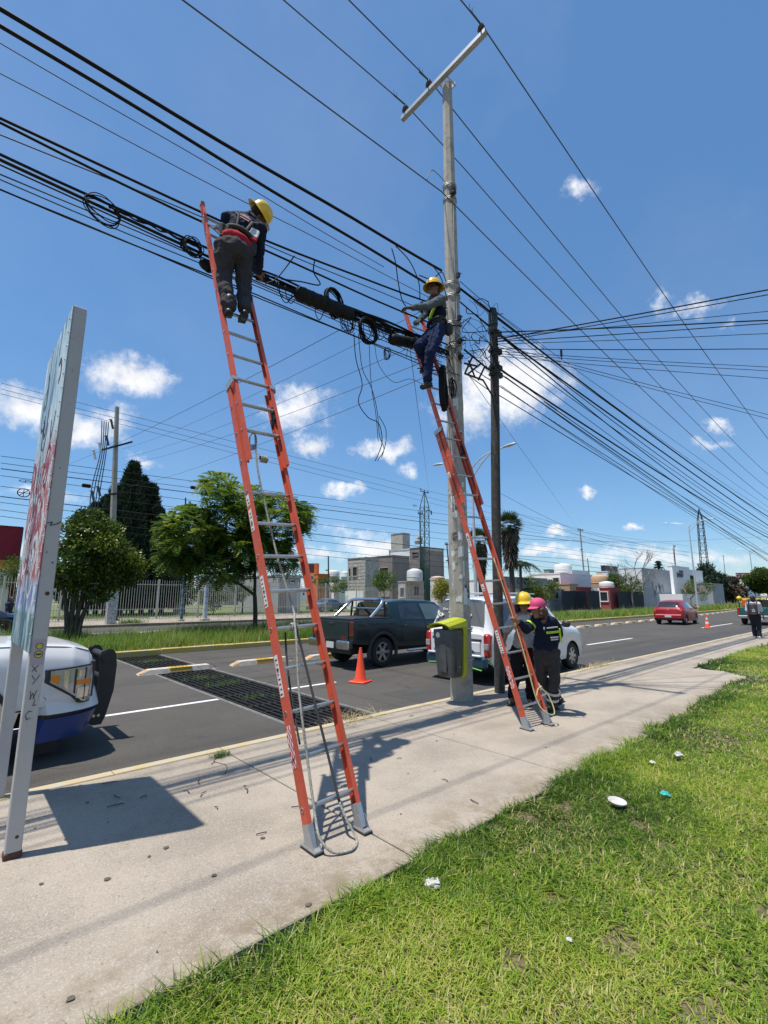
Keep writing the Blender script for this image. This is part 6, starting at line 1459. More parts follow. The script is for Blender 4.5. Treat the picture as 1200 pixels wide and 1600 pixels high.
def swapLR(J): return {(k[:-1]+('R' if k[-1] == 'L' else 'L') if k[-1] in 'LR' else k): v for k, v in J.items()}

# --- the man on the near ladder
J = dict(head=P_(403, 338, 4.70), neck=P_(388, 340, 4.60), shL=P_(357, 341, 4.62), shR=P_(407, 357, 4.56), elL=P_(390, 398, 4.86), wrL=P_(401, 424, 4.93), elR=P_(404, 404, 4.66), wrR=P_(403, 424, 4.86),
         hiL=P_(350, 386, 4.42), hiR=P_(380, 395, 4.40), knL=P_(351, 433, 4.46), knR=P_(381, 441, 4.44), anL=P_(358, 481, 4.30), anR=P_(382, 484, 4.30), toL=P_(356, 489, 4.50), toR=P_(378, 497, 4.50),
         hdR=P_(408, 434, 4.98), hdL=P_(407, 432, 5.02), pnL=(.2, .2, -1), pnR=(.2, .4, -1))
w1 = Person('worker in yellow hard hat, navy top and grey trousers, high on the near ladder', J, (.35, .55, -.75), (.46, -.52, .66), P_(367, 505, 4.42), SKIND)
w1.shirt(NAVYC); w1.trousers(GREYC); w1.shoes(BOOT); w1.hair(HAIRK); w1.helmet(HELM, .1)
b = MB(); j = w1.J; hm = (j['hiL']+j['hiR'])/2
b.ell(hm+w1.tu*.115, (w1.tr*.188, w1.tf*.145, w1.tu*.10), 18, 10); b.caps(hm+w1.tu*.12+w1.tr*.14, hm+w1.tu*.03+w1.tr*.15, .05, .04); remesh(b.build('red_shirt_hem', REDC, w1.o), .011, 2, .02, .1)
b = MB(); b.tube([hm+w1.tu*.215+w1.tr*(.170*math.cos(a))+w1.tf*(.132*math.sin(a)) for a in np.linspace(0, 2*math.pi, 25)], .026, 8); b.build('tool_belt', HARN, w1.o, smooth=60)
for s_, z in ((-.9, .2), (-.55, .17), (.9, .16)):
    b = MB(); b.bbox(hm+w1.tu*(z-.03)+w1.tr*(.18*s_)-w1.tf*(.09*(1-abs(s_)*.6)), (.09, .07, .15), .02); b.build('belt_pouch', HARN, w1.o)
b = MB(); sm = (j['shL']+j['shR'])/2; bp = lambda u, v, o: hm+w1.tu*u+w1.tr*v-w1.tf*o
b.bbox(bp(.30, .13, .105), (.10, .03, .16), .012, Matrix((w1.tr, w1.tf, w1.tu)).transposed()); b.build('white_side_panel', WHTC, w1.o)
b = MB(); b.bbox(bp(.22, .145, .10), (.08, .03, .10), .012, Matrix((w1.tr, w1.tf, w1.tu)).transposed()); b.build('red_side_panel', REDC, w1.o)
for i, (w_, m_) in enumerate(((.07, WHTC), (.12, WHTC), (.16, REDC), (.10, WHTC))):
    b = MB(); b.box(bp(.475-.024*i, -.01, .143), (w_, .004, .010), Matrix((w1.tr, w1.tf, w1.tu)).transposed()); b.build('back_print', m_, w1.o)
b = MB()
for q in (-1, 1): b.tube([bp(.52, q*.12, .10), bp(.4, q*.075, .15), bp(.24, q*.05, .135)], .014, 6)
b.build('harness_strap', HARN, w1.o, smooth=60)
# lanyard to the left rail
rope('lanyard', [P_(346, 368, 4.40), P_(335, 358, 4.62), P_(325, 350, 4.85), P_(316, 344, 5.0)], .012, HARN, 'grey safety lanyard from the near worker belt to the ladder rail', 'lanyard')
b = MB(); c = P_(340, 356, 4.6); b.bbox(c, (.09, .05, .05), .015); b.bbox(P_(320, 346, 4.95), (.06, .05, .09), .015); b.build('lanyard_clip', GALV, None, off=c, label='metal lanyard clip hooked on the near ladder rail', cat='clip')

# --- the man on the far ladder
J = dict(head=P_(678, 452, 4.66), neck=P_(684, 464, 4.70), shL=P_(674, 468, 4.86), shR=P_(690, 468, 4.52), elL=P_(663, 492, 4.80), wrL=P_(656, 500, 4.76), elR=P_(666, 479, 4.42), wrR=P_(645, 481, 4.55),
         hiL=P_(679, 517, 4.78), hiR=P_(686, 517, 4.58), knL=P_(654, 541, 4.72), knR=P_(671, 553, 4.56), anL=P_(668, 572, 4.92), anR=P_(668, 597, 4.64), toL=P_(659, 578, 4.95), toR=P_(660, 603, 4.74), hdR=P_(634, 481, 4.62), hdL=P_(649, 503, 4.72), pnR=(0, .3, -1), pnL=(0, .3, -1))
J = swapLR(J)
w2 = Person('worker in yellow hard hat and blue jeans reaching into cables on the far ladder', J, (-.86, .0, -.25), (-.12, 0, 1), P_(668, 606, 4.66), SKIND)
w2.shirt(GRNC); w2.trousers(JEAN); w2.shoes(BOOT); w2.hair(HAIRK); w2.helmet(HELM, -.05); w2.glasses(); j = w2.J
for a in 'LR':
    b = MB(); hand(b, j['wr'+a], j['hd'+a]-j['wr'+a], 1 if a == 'L' else -1, (0, .3, -1), .75, 1.14); b.caps(mid(j['el'+a], j['wr'+a], .82), j['wr'+a], .045, .038); remesh(b.build('glove', GLOVE, w2.o), .006, 1)
hm = (j['hiL']+j['hiR'])/2; bp = lambda u, v, o: hm+w2.tu*u+w2.tr*v+w2.tf*o
b = MB(); b.ell(hm+w2.tu*.30, (w2.tr*.185, w2.tf*.145, w2.tu*.17), 18, 10); remesh(b.build('navy_vest', NAVYC, w2.o), .011, 2, .02, .1)
b = MB(); b.tube(smooth_path([bp(.47, -.13, .09), bp(.37, -.165, .105), bp(.25, -.13, .15), bp(.14, -.05, .165)], 5), .022, 6); b.build('lime_strap', LIMEC, w2.o, smooth=60)
b = MB(); b.tube([hm+w2.tu*.13+w2.tr*(.172*math.cos(a))+w2.tf*(.132*math.sin(a)) for a in np.linspace(0, 2*math.pi, 25)], .03, 8); b.build('tool_belt', HARN, w2.o, smooth=60)
b = MB(); b.bbox(bp(.0, -.12, -.15), (.13, .14, .2), .04); b.build('belt_pouch', HARN, w2.o); b = MB(); b.bbox(bp(.02, -.19, .04), (.04, .04, .2), .012); b.build('hand_tool', STEEL, w2.o)

# --- the two at the foot of the far ladder
A = gnd(801, 1098); B = gnd(829, 1101); m = (A+B)/2
def at_(x, y, d): return EYEP+ray(x, y)*(d/ray(x, y).dot(FW)*1.0)
dp = (m-EYEP).dot(FW)
Q = lambda x, y, o=0.: EYEP+ray(x, y)*(dp+o)
J = dict(head=Q(818, 944, -.05), neck=Q(820, 957), shL=Q(836, 964, .02), shR=Q(804, 963, .0), elL=Q(840, 988, .05), wrL=Q(838, 1006, -.1), elR=Q(792, 985, -.02), wrR=Q(787, 1005, -.12), hiL=Q(828, 1018), hiR=Q(809, 1018), knL=Q(829, 1058, -.03), knR=Q(804, 1058, -.03), anL=Q(829, 1093), anR=Q(801, 1091), toL=Q(827, 1100, -.16), toR=Q(797, 1098, -.16),
         hdR=Q(786, 1014, -.16), hdL=Q(835, 1014, -.16), pnR=(-.4, 0, 0), pnL=(.4, 0, 0))
w3 = Person('person in yellow hard hat, pale shirt and black trousers behind the far ladder', J, (-.8, -.55, -.1), (-.05, 0, 1), Vector((m.x, m.y, 0)), SKIN)
w3.shirt(GRYC, 'short', .02); w3.trousers(BLKC); w3.shoes(BOOT, .06); w3.hair(HAIRK, .10); w3.helmet(HELM, .05); w3.glasses(); j = w3.J
b = MB(); s_ = (j['shL']+j['shR'])/2; b.ell(s_-w3.tu*.05, (w3.tr*.19, w3.tf*.142, w3.tu*.13), 18, 10)
for a in 'LR': b.caps(j['sh'+a], mid(j['sh'+a], j['el'+a], .35), .074, .07)
remesh(b.build('white_yoke', WHTC, w3.o), .011, 2, .02, .1)
for a in 'LR': w3.ring(mid(j['kn'+a], j['an'+a], .6), j['kn'+a]-j['an'+a], .083, .08, .04, BLKC, 'trouser_hem') 

A = gnd(861, 1114); dp2 = (A-EYEP).dot(FW)-.0
Q2 = lambda x, y, o=0.: EYEP+ray(x, y)*(dp2+o)
J = dict(head=Q2(841, 952, .02), neck=Q2(848, 966), shL=Q2(835, 970, .02), shR=Q2(864, 971, -.02), elL=Q2(822, 984, -.05), wrL=Q2(812, 972, -.16), elR=Q2(874, 990, .06), wrR=Q2(866, 1006, .22), hiL=Q2(845, 1021, .0), hiR=Q2(863, 1021, .0), knL=Q2(845, 1058, .08), knR=Q2(866, 1058, -.06), anL=Q2(871, 1090, .25), anR=Q2(862, 1100, .02), toL=Q2(862, 1103, .32), toR=Q2(852, 1108, -.0),
         hdL=Q2(806, 969, -.22), hdR=Q2(856, 1010, .3), pnL=(.2, .6, 0), pnR=(0, 0, -1))
J = swapLR(J)
w4 = Person('person in pink cap and navy printed shirt holding the far ladder with one hand', J, (-.95, .15, -.12), (-.1, 0, 1), Vector((A.x, A.y, 0)), SKIN)
w4.shirt(NAVYC, 'long', .018); w4.trousers(GREYC, .018); w4.shoes(BOOT, .12); j = w4.J
for a in 'LR':
    for t in (.55, .78): w4.ring(mid(j['kn'+a], j['an'+a], t), j['kn'+a]-j['an'+a], .092, .088, .035, REFL, 'reflective_band')
w4.hair(HAIRB, .17)
up, f, r = w4.up, w4.f, w4.r; M = Matrix((r, f*1.15, up)).transposed().to_4x4(); M.translation = w4.head+up*.055
b = MB(); b.lathe([(.101, -.02), (.102, .02), (.09, .065), (.055, .095), (.02, .105), (.001, .105)], 24, M, False); cp = b.build('cap', PINK, w4.o, smooth=50)
b = MB(); vs = []
for i in range(9):
    a = -1.0+2.0*i/8; vs += [w4.head+up*.05+r*(.095*math.sin(a))+f*(.112*math.cos(a)), w4.head+up*(.028)+r*(.085*math.sin(a))+f*(.112*math.cos(a)+.085*math.cos(a*.9)), w4.head+up*(.022)+r*(.085*math.sin(a))+f*(.112*math.cos(a)+.085*math.cos(a*.9)), w4.head+up*.04+r*(.095*math.sin(a))+f*(.112*math.cos(a))]
b.add(vs, [(4*i+k, 4*i+(k+1) % 4, 4*i+4+(k+1) % 4, 4*i+4+k) for i in range(8) for k in range(4)]+[(0, 1, 2, 3), (35, 34, 33, 32)]); b.build('cap_peak', PINK, cp, smooth=40)
hm = (j['hiL']+j['hiR'])/2; Mb = Matrix((w4.tr, w4.tf, w4.tu)).transposed()
# the printed back, facing the camera side
nb = (-FW-w4.tu*(-FW).dot(w4.tu)).normalized(); xb = w4.tu.cross(nb); Mt = Matrix((xb, nb, w4.tu)).transposed()
bk4 = lambda u, v: hm+w4.tu*u+xb*v+nb*.178
for u, v, w_, h_, m_ in ((.40, .06, .15, .016, WHTC), (.335, .06, .17, .028, LIMEC), (.265, .075, .11, .016, WHTC), (.235, .075, .10, .016, WHTC), (.40, -.05, .02, .03, WHTC)):
    b = MB(); b.box(bk4(u, v), (w_, .008, h_), Mt); b.build('back_print', m_, w4.o)
b = MB(); b.box(bk4(.27, .175)-nb*.05, (.010, .04, .18), Mt); b.build('lime_side_piping', LIMEC, w4.o)
w4.ring(mid(j['shR'], j['elR'], .45), j['shR']-j['elR'], .078, .076, .028, LIMEC, 'lime_arm_band')

# --- walkers further off
def small_person(label, base, h, face, top, low, skin=SKIND, stride=.25, hairm=HAIRK, arms=.05, headonly=False, shoe=BOOT, legs=True, lean=0.):
    base = V3(base); f = V3((face[0], face[1], 0)).normalized(); r = f.cross(V3((0, 0, 1))); k = h/1.72; U = V3((0, 0, k))
    p = lambda a, c, z: base+f*a*k+r*c*k+U*z
    J = dict(head=p(.03+lean*1.2, 0, 1.58), neck=p(lean, 0, 1.43), shL=p(lean, -.18, 1.40), shR=p(lean, .18, 1.40), elL=p(-arms+lean, -.23, 1.12), elR=p(arms+lean, .23, 1.12), wrL=p(.1-arms, -.22, .88), wrR=p(.1+arms*2, .24, .88), hiL=p(0, -.09, .90), hiR=p(0, .09, .90),
             knL=p(stride*.6, -.09, .50), knR=p(-stride*.3, .09, .49), anL=p(stride, -.09, .08), anR=p(-stride, .09, .09), toL=p(stride+.16, -.1, .04), toR=p(-stride+.14, .1, .03))
    P = Person(label, J, f, (0, 0, 1), base, skin, .014); P.shirt(top, 'short', .02, vox=.018); P.trousers(low, .024, vox=.018); P.shoes(shoe, .04); P.hair(hairm, 0, .018); return P
g = gnd(1184, 997); pd = small_person('pedestrian with grey backpack and white shirt walking away on the sidewalk', g, 1.63, (1, .05), WHTC, mat('dark_navy_trousers', (.013, .014, .022), .9), SKIN, .1, shoe=WHTC, arms=.1)
BPK = mat('backpack_grey', (.075, .06, .065), .8, 0, .1, 20)
b = MB(); b.bbox((-.2, 0, 1.12), (.17, .32, .46), .07); bpo = b.build('backpack', BPK, pd.o); b = MB(); b.bbox((-.285, 0, 1.0), (.05, .26, .2), .03); b.build('backpack_pocket', BPK, bpo)
b = MB()
for p, q in (((-.09, 1.02), (-.045, 1.13)), ((-.045, 1.13), (0, 1.02)), ((-.085, 1.02), (-.005, 1.02))): b.bar((-.313, p[0], p[1]), (-.313, q[0], q[1]), .02, .004, V3((1, 0, 0)))
b.build('white_emblem', WHTC, bpo)
b = MB()
for y in (-.12, .12): b.tube([(-.12, y, 1.3), (-.02, y*1.1, 1.47), (.12, y, 1.36), (.12, y*1.1, 1.1)], .02, 6)
b.build('backpack_strap', BPK, bpo)
g = P_(174, 971, 36.5); small_person('person in white shirt and dark jeans striding along the far sidewalk by the fence', (g.x, g.y, 0), 1.7, (1, .0), WHTC, mat('dark_jeans', (.02, .022, .03), .9), SKIND, .34)
g = P_(13, 960, 27.5); small_person('man in dark cap and navy shirt standing behind the dark blue saloon', (g.x, g.y, RZ), 1.74, (.8, -.6), mat('navy_tee', (.03, .035, .06), .9), BLKC, SKIND, .03)
g = P_(1135, 943, 30.5); small_person('distant person in dark top and white cap bending beside the dry shrubs', (g.x, g.y, 0), 1.5, (1, -.3), mat('dusk_blue_cloth', (.04, .04, .08), .9), BLKC, SKIND, .1, WHTC, lean=.16)
# ================================================================== TREES AND PLANTS
BARK = mat('tree_bark', (.07, .055, .04), .9, 0, .3, 12, .8, 60); BARKP = mat('pale_bark', (.24, .20, .17), .9, 0, .3, 12, .6, 60)
LEAFO = leafmat('broad_leaves', [(.02, .042, .008), (.05, .095, .012), (.11, .165, .016), (.23, .26, .025)], .4, .3)
LEAFJ = leafmat('feathery_leaves', [(.035, .08, .015), (.08, .155, .022), (.155, .25, .03), (.29, .35, .05)], .45, .35)
LEAFC = leafmat('cypress_needles', [(.008, .020, .012), (.016, .040, .020), (.035, .072, .030)], .6, .15)
LEAFP = leafmat('palm_leaves', [(.03, .05, .015), (.06, .09, .025), (.12, .14, .05)], .5, .25); SKIRT = leafmat('dead_palm_skirt', [(.06, .045, .03), (.11, .085, .06), (.16, .13, .09)], .8, .1)
LEAFB = leafmat('shrub_leaves', [(.02, .05, .01), (.045, .10, .016), (.10, .16, .022), (.18, .22, .03)], .5, .3); LEAFY = leafmat('yellow_shrub_leaves', [(.12, .14, .02), (.25, .24, .03), (.40, .36, .04)], .5, .3)
def quads(P, D, Nn, l, w):
    """leaf quads (kite) at P along D, width axis from D x Nn"""
    S = np.cross(D, Nn); S /= np.linalg.norm(S, axis=1, keepdims=True)+1e-9
    l = np.asarray(l)[:, None]; w = np.asarray(w)[:, None]
    V = np.stack([P, P+D*l*.5+S*w*.5, P+D*l, P+D*l*.5-S*w*.5], 1).reshape(-1, 3); n = len(P)
    F = np.arange(4*n).reshape(n, 4); return V, F
def unit(n):
    v = rng.normal(size=(n, 3)); return v/np.linalg.norm(v, axis=1, keepdims=True)
def cloud(clumps, per, l, w, shell=.55, up=.2):
    PP, DD, RR = [], [], []
    for c, r, tone in clumps:
        n = int(per*(r[0]*r[1]*r[2])**.67); u = unit(n); q = shell+(1-shell)*rng.random(n)**.5; q *= 1+.16*rng.normal(size=n)
        p = np.array(c)+u*q[:, None]*np.array(r); d = u+.9*unit(n)+np.array([0, 0, -.25]); d /= np.linalg.norm(d, axis=1, keepdims=True)
        PP.append(p); DD.append(d); RR.append(np.clip(tone+.2*rng.normal(size=n), 0, 1))
    P, D, RN = np.concatenate(PP), np.concatenate(DD), np.concatenate(RR); n = len(P)
    V, F = quads(P, D, unit(n)+np.array([0, 0, up]), l*rng.uniform(.6, 1.3, n), w*rng.uniform(.6, 1.3, n)); return V, F, np.repeat(RN, 4)
def crown(t, name, m, VFR, loc): V, F, RN = VFR; return bulk(name, V-np.array(loc), F, m, RN, t)
def limbs(t, paths, m, loc, n=7):
    b = MB()
    for p, r0, r1 in paths:
        q = smooth_path(p, 4); b.tube([v-V3(loc) for v in q], [r0+(r1-r0)*i/(len(q)-1) for i in range(len(q))], n)
    return b.build('trunk', m, t, smooth=60)
def lump(c, R3, n, r, tone=(.2, .8)):
    out = []
    for i in range(n):
        u = unit(1)[0]; q = rng.uniform(.35, 1)**.5; p = np.array(c)+u*q*np.array(R3); rr = r*rng.uniform(.7, 1.25); out.append((p, (rr, rr, rr*.85), rng.uniform(*tone)))
    return out
def ev(p): return np.array([p.x, p.y, p.z])
# --- broad-leaved orange tree on the median
Y0 = 20.3; base = P_(112, 1000, Y0); base.z = 0
t = thing('broadleaf_tree', 'dense dark green broadleaf tree with several stems on the median beside the sign', 'tree', base)
S_ = []
for k, (x, y) in enumerate(((100, 925), (118, 920), (135, 915), (150, 925))): S_.append(([base+V3((-.12+.1*k, 0, -.1)), P_(104+8*k, 965, Y0), P_(x, y, Y0), P_(x-14+14*k, y-40, Y0+random.uniform(-.5, .5))], .10, .04))
limbs(t, S_, BARK, base)
L_ = []
for x, y, r, n in ((140, 845, 1.05, 26), (110, 880, .95, 20), (175, 880, .9, 20), (150, 905, .9, 18), (195, 895, .55, 8), (125, 835, .55, 8), (150, 822, .45, 7), (90, 900, .6, 8)):
    L_ += lump(ev(P_(x, y, Y0)), (r, r*1.1, r*.85), n, .36)
crown(t, 'crown', LEAFO, cloud(L_, 1500, .12, .075, .3), base)
# --- jacaranda with feathery fronds
Y0 = 20.6; base = P_(398, 988, Y0); base.z = 0
t = thing('feathery_tree', 'jacaranda like tree with feathery fronds on the median behind the near ladder', 'tree', base)
tips = [(270, 800), (300, 830), (275, 850), (325, 790), (350, 815), (330, 765), (345, 750), (380, 765), (310, 870), (350, 880), (400, 860), (420, 800), (450, 790), (470, 800), (455, 830), (430, 850), (380, 835), (360, 850), (295, 790), (415, 770)]
fork = P_(398, 930, Y0); lf = P_(360, 905, Y0); P0 = [([base+V3((0, 0, -.1)), P_(399, 960, Y0), fork], .13, .10), ([fork, P_(378, 915, Y0), lf, P_(330, 870, Y0)], .07, .04), ([fork, P_(398, 890, Y0), P_(392, 840, Y0)], .09, .05)]
for x, y in tips: P0.append(([P_(392 if x > 340 else 345, 858 if x > 340 else 872, Y0), P_((x+380)/2, (y+850)/2, Y0+random.uniform(-.6, .6)), P_(x, y, Y0+random.uniform(-1.5, 1.5))], .035, .012))
limbs(t, P0, BARK, base, 6)
def fronds():
    PP, DD, NN, LL, WW, RR = [], [], [], [], [], []
    cl = [(300, 835, 46, 40, 110), (285, 858, 34, 32, 55), (330, 885, 50, 24, 70), (340, 765, 26, 22, 26), (385, 785, 34, 26, 44), (430, 815, 52, 38, 90), (465, 805, 20, 22, 22), (390, 855, 60, 34, 90), (425, 872, 40, 20, 36), (360, 825, 44, 34, 64)]
    for cx, cy, rx, ry, n in cl:
        for i in range(n):
            u = unit(1)[0]; c = ev(P_(cx+u[0]*rx, cy-u[2]*ry*(1 if u[2] > 0 else .8), Y0+u[1]*2.2)); tone = np.clip(.45+.3*rng.normal()+.15*u[2], 0, 1)  # tone rises towards the clump top: sunlit crown put into leaf colour
            for k in range(8):
                a = 2*math.pi*k/8+rng.uniform(-.3, .3); el = rng.uniform(-.9, .9); d0 = np.array([math.cos(a)*math.cos(el), math.sin(a)*math.cos(el), math.sin(el)]); L = rng.uniform(.42, .68); side = np.array([-math.sin(a), math.cos(a), 0.])
                for j in range(8):
                    s = (j+1)/8; p = c+d0*L*s+np.array([0, 0, -.42*L*s*s]); nrm = np.cross(d0, side)
                    for sg in (-1, 1):
                        dd = side*sg+d0*.55+np.array([0, 0, -.12]); PP.append(p); DD.append(dd/np.linalg.norm(dd)); NN.append(nrm); LL.append(.17*math.sin(math.pi*(.18+.72*s))+.03); WW.append(.075); RR.append(np.clip(tone+.08*rng.normal(), 0, 1))
    V, F = quads(np.array(PP), np.array(DD), np.array(NN), np.array(LL), np.array(WW)); return V, F, np.repeat(RR, 4)
crown(t, 'crown', LEAFJ, fronds(), base)
# --- cypresses behind the fence
for i, (x, ytop, w, lab) in enumerate(((210, 724, 1.75, 'tallest dark cypress behind the fence'), (183, 762, 1.75, 'dark cypress close left of the tallest one'), (238, 758, 1.7, 'dark cypress close right of the tallest one'), (152, 788, 1.8, 'smaller dark cypress behind the far left pole'), (262, 830, 1.8, 'short dark cypress nearest the jacaranda'), (128, 800, 1.2, 'slim cypress tip showing left of the far left pole'), (196, 752, 1.4, 'cypress spire filling the gap left of the tallest one'), (225, 746, 1.35, 'cypress spire filling the gap right of the tallest one'), (168, 778, 1.9, 'cypress spire right behind the far left pole'), (250, 795, 1.7, 'lower cypress spire at the right of the row'))):
    Y0 = 46+i*.8; top = P_(x, ytop, Y0); base = V3((top.x, top.y, 0)); t = thing('cypress_tree', lab, 'tree', base, 0, 'cypresses behind the fence'); H = top.z
    limbs(t, [([base+V3((0, 0, -.2)), base+V3((0, 0, H*.5)), base+V3((0, 0, H*.95))], .25, .03)], BARK, base, 6)
    n = 8500; z = rng.random(n)**.8; a = rng.uniform(0, 6.283, n); rr = w*(1-z)**.55*(.62+.55*vnoise(a*2.6+i*7, z*11, 1.0))*np.sqrt(rng.uniform(.35, 1, n)); rr *= np.where(z < .08, .6, 1)
    rr *= 1+.25*(rng.random(n) < .12); P = np.stack([rr*np.cos(a), rr*np.sin(a), .3+z*(H-.5)], 1); D = np.stack([np.cos(a)*.6, np.sin(a)*.6, np.ones(n)], 1)+.45*unit(n); D /= np.linalg.norm(D, axis=1, keepdims=True)
    V, F = quads(P, D, unit(n), rng.uniform(.35, .7, n), rng.uniform(.10, .2, n)); bulk('crown', V, F, LEAFC, np.repeat(np.clip(rng.normal(.45, .25, n), 0, 1), 4), t)
# --- palms
def fan_palm(px, pytop, pybot, dep, label, skirt=True, r=1.3):
    top = atD(px, pytop, dep); base = V3((top.x, top.y, 0)); t = thing('fan_palm', label, 'palm tree', base); H = top.z-.9
    limbs(t, [([V3((base.x, base.y, -.1)), base+V3((.05, 0, H*.5)), base+V3((0, 0, H))], .28, .2)], BARK, base, 8)
    PP, DD, NN, LL, WW, RR = [], [], [], [], [], []; sP = [[], [], [], [], []]
    for i in range(54):
        a = rng.uniform(0, 6.283); el = rng.uniform(-.5, 1.4); d = np.array([math.cos(a)*math.cos(el), math.sin(a)*math.cos(el), math.sin(el)]); side = np.array([-math.sin(a), math.cos(a), 0]); c = np.array([0, 0, H])+d*r*.45; up2 = np.cross(d, side); tone = np.clip(.5+.25*rng.normal(), 0, 1)
        for k in range(13):
            b_ = (k-6)/6*1.35; dd = d*math.cos(b_)+side*math.sin(b_)+np.array([0, 0, -.25]); PP.append(c); DD.append(dd/np.linalg.norm(dd)); NN.append(up2); LL.append(r*.62); WW.append(.09); RR.append(tone)
    V, F = quads(np.array(PP), np.array(DD), np.array(NN), np.array(LL), np.array(WW)); bulk('crown', V, F, LEAFP, np.repeat(RR, 4), t)
    if skirt:
        n = 900; a = rng.uniform(0, 6.283, n); z = H-.2-rng.random(n)*min(3.4, H*.55); w = .75-.12*(H-z); P = np.stack([np.cos(a)*.3, np.sin(a)*.3, z], 1); D = np.stack([np.cos(a)*.35, np.sin(a)*.35, -np.ones(n)], 1)+.2*unit(n); D /= np.linalg.norm(D, axis=1, keepdims=True)
        P[:, :2] *= w[:, None]/.3*.75; V, F = quads(P, D, unit(n), rng.uniform(.6, 1.2, n), rng.uniform(.08, .2, n)); bulk('dead_leaf_skirt', V, F, SKIRT, np.repeat(rng.random(n), 4), t)
fan_palm(795, 806, 935, 46, 'tall fan palm with a brown dead leaf skirt behind the wooden pole', True, 1.5)
fan_palm(748, 832, 930, 52, 'shorter fan palm with dead skirt seen between the ladder rails', True, 1.6)
def feather_palm(px, py, dep, label, r=2.2):
    top = atD(px, py, dep); base = V3((top.x, top.y, 0)); t = thing('feather_palm', label, 'palm tree', base); H = top.z
    limbs(t, [([V3((base.x, base.y, -.1)), base+V3((0, .05, H*.5)), base+V3((0, 0, H))], .17, .14)], BARK, base, 8)
    PP, DD, NN, LL, WW, RR = [], [], [], [], [], []
    for i in range(20):
        a = 2*math.pi*i/20+rng.uniform(-.15, .15); e0 = rng.uniform(.5, 1.2); side = np.array([-math.sin(a), math.cos(a), 0]); h = np.array([math.cos(a), math.sin(a), 0])
        for j in range(1, 22):
            s = j/21; p = np.array([0, 0, H])+h*(r*s*math.cos(e0)*1.15)+np.array([0, 0, r*(s*math.sin(e0)-.95*s*s)])
            for sg in (-1, 1): dd = side*sg+h*.5+np.array([0, 0, -.55]); PP.append(p); DD.append(dd/np.linalg.norm(dd)); NN.append(h); LL.append(.42*math.sin(math.pi*(.15+.8*s))+.05); WW.append(.07); RR.append(np.clip(.55+.2*rng.normal(), 0, 1))
    V, F = quads(np.array(PP), np.array(DD), np.array(NN), np.array(LL), np.array(WW)); bulk('crown', V, F, LEAFP, np.repeat(RR, 4), t)
feather_palm(813, 884, 48, 'feather palm with arching fronds above the grey shop sign', 2.4)
# --- shrubs, hedges, other trees
def shrub(px, py, dep, rx, rz, label, m=LEAFB, n=20, per=900, l=.16, name='shrub', cat='shrub', z0=None):
    c = atD(px, py, dep); base = V3((c.x, c.y, 0 if z0 is None else z0)); t = thing(name, label, cat, base)
    limbs(t, [([base+V3((0, 0, -.1)), V3((c.x, c.y, max(.2, c.z)))], .08, .03)], BARK, base, 5)
    crown(t, 'foliage', m, cloud(lump(ev(c), (rx, rx*.8, rz), n, min(rx, rz)*.5), per, l, l*.55, .4), base)
shrub(380, 926, 45, .9, 1.0, 'rounded shrub behind the fence by the guard hut', n=10)
shrub(200, 930, 44, 1.2, .9, 'low shrub in the fenced lawn right of the broadleaf tree'); shrub(235, 928, 43, .9, .8, 'low shrub behind the fence bars right of the far left pole'); shrub(335, 930, 43, 1.5, 1.1, 'shrub behind the fence under the jacaranda'); shrub(290, 925, 47, 1.1, 1.2, 'shrub behind the fence left of the graffiti post')
shrub(517, 915, 62, 2.6, .9, 'hedge behind the bar fence below the orange house', n=20); shrub(600, 908, 56, 1.5, 1.1, 'bushy shrub in front of the unfinished block house', n=18)
shrub(690, 922, 50, 1.0, 1.0, 'yellowish shrub left of the concrete pole', LEAFY); shrub(845, 918, 56, 2.0, 1.3, 'dark shrub beside the grey shop sign', LEAFO, n=22)
shrub(972, 912, 66, 2.6, 1.5, 'leafy green hedge above the dark fence between white houses', n=24); shrub(1090, 922, 72, 2.6, 1.2, 'green hedge in front of the white house by the lamp post', n=22)
shrub(30, 900, 45, 1.4, 1.8, 'sparse young tree by the red wall left of the sign', n=12, per=420, name='young_tree', cat='tree'); shrub(22, 870, 46, .8, 1.0, 'thin leafy treetop showing left of the sign', n=8, per=320, name='young_tree', cat='tree')
c = atD(1198, 908, 95); base = V3((c.x, c.y, 0)); t = thing('broadleaf_tree', 'dense dark tree at the right edge beyond the teal pickup', 'tree', base); limbs(t, [([base, V3((c.x, c.y, c.z))], .3, .15)], BARK, base, 6); crown(t, 'crown', LEAFO, cloud(lump(ev(c), (3.3, 3.3, 2.0), 40, 1.1, (.1, .6)), 700, .34, .22, .4), base)
for x, y, d, lab in ((1118, 918, 96, 'dusty dark tree behind the green lattice tower'), (1146, 920, 98, 'dry grey brown tree left of the red shop sign'), (1108, 905, 100, 'grey leafed tree right of the lattice tower')): shrub(x, y, d, 2.2, 2.4, lab, LEAFC if x < 1140 else SKIRT, 18, 420, .4, 'distant_tree', 'tree')
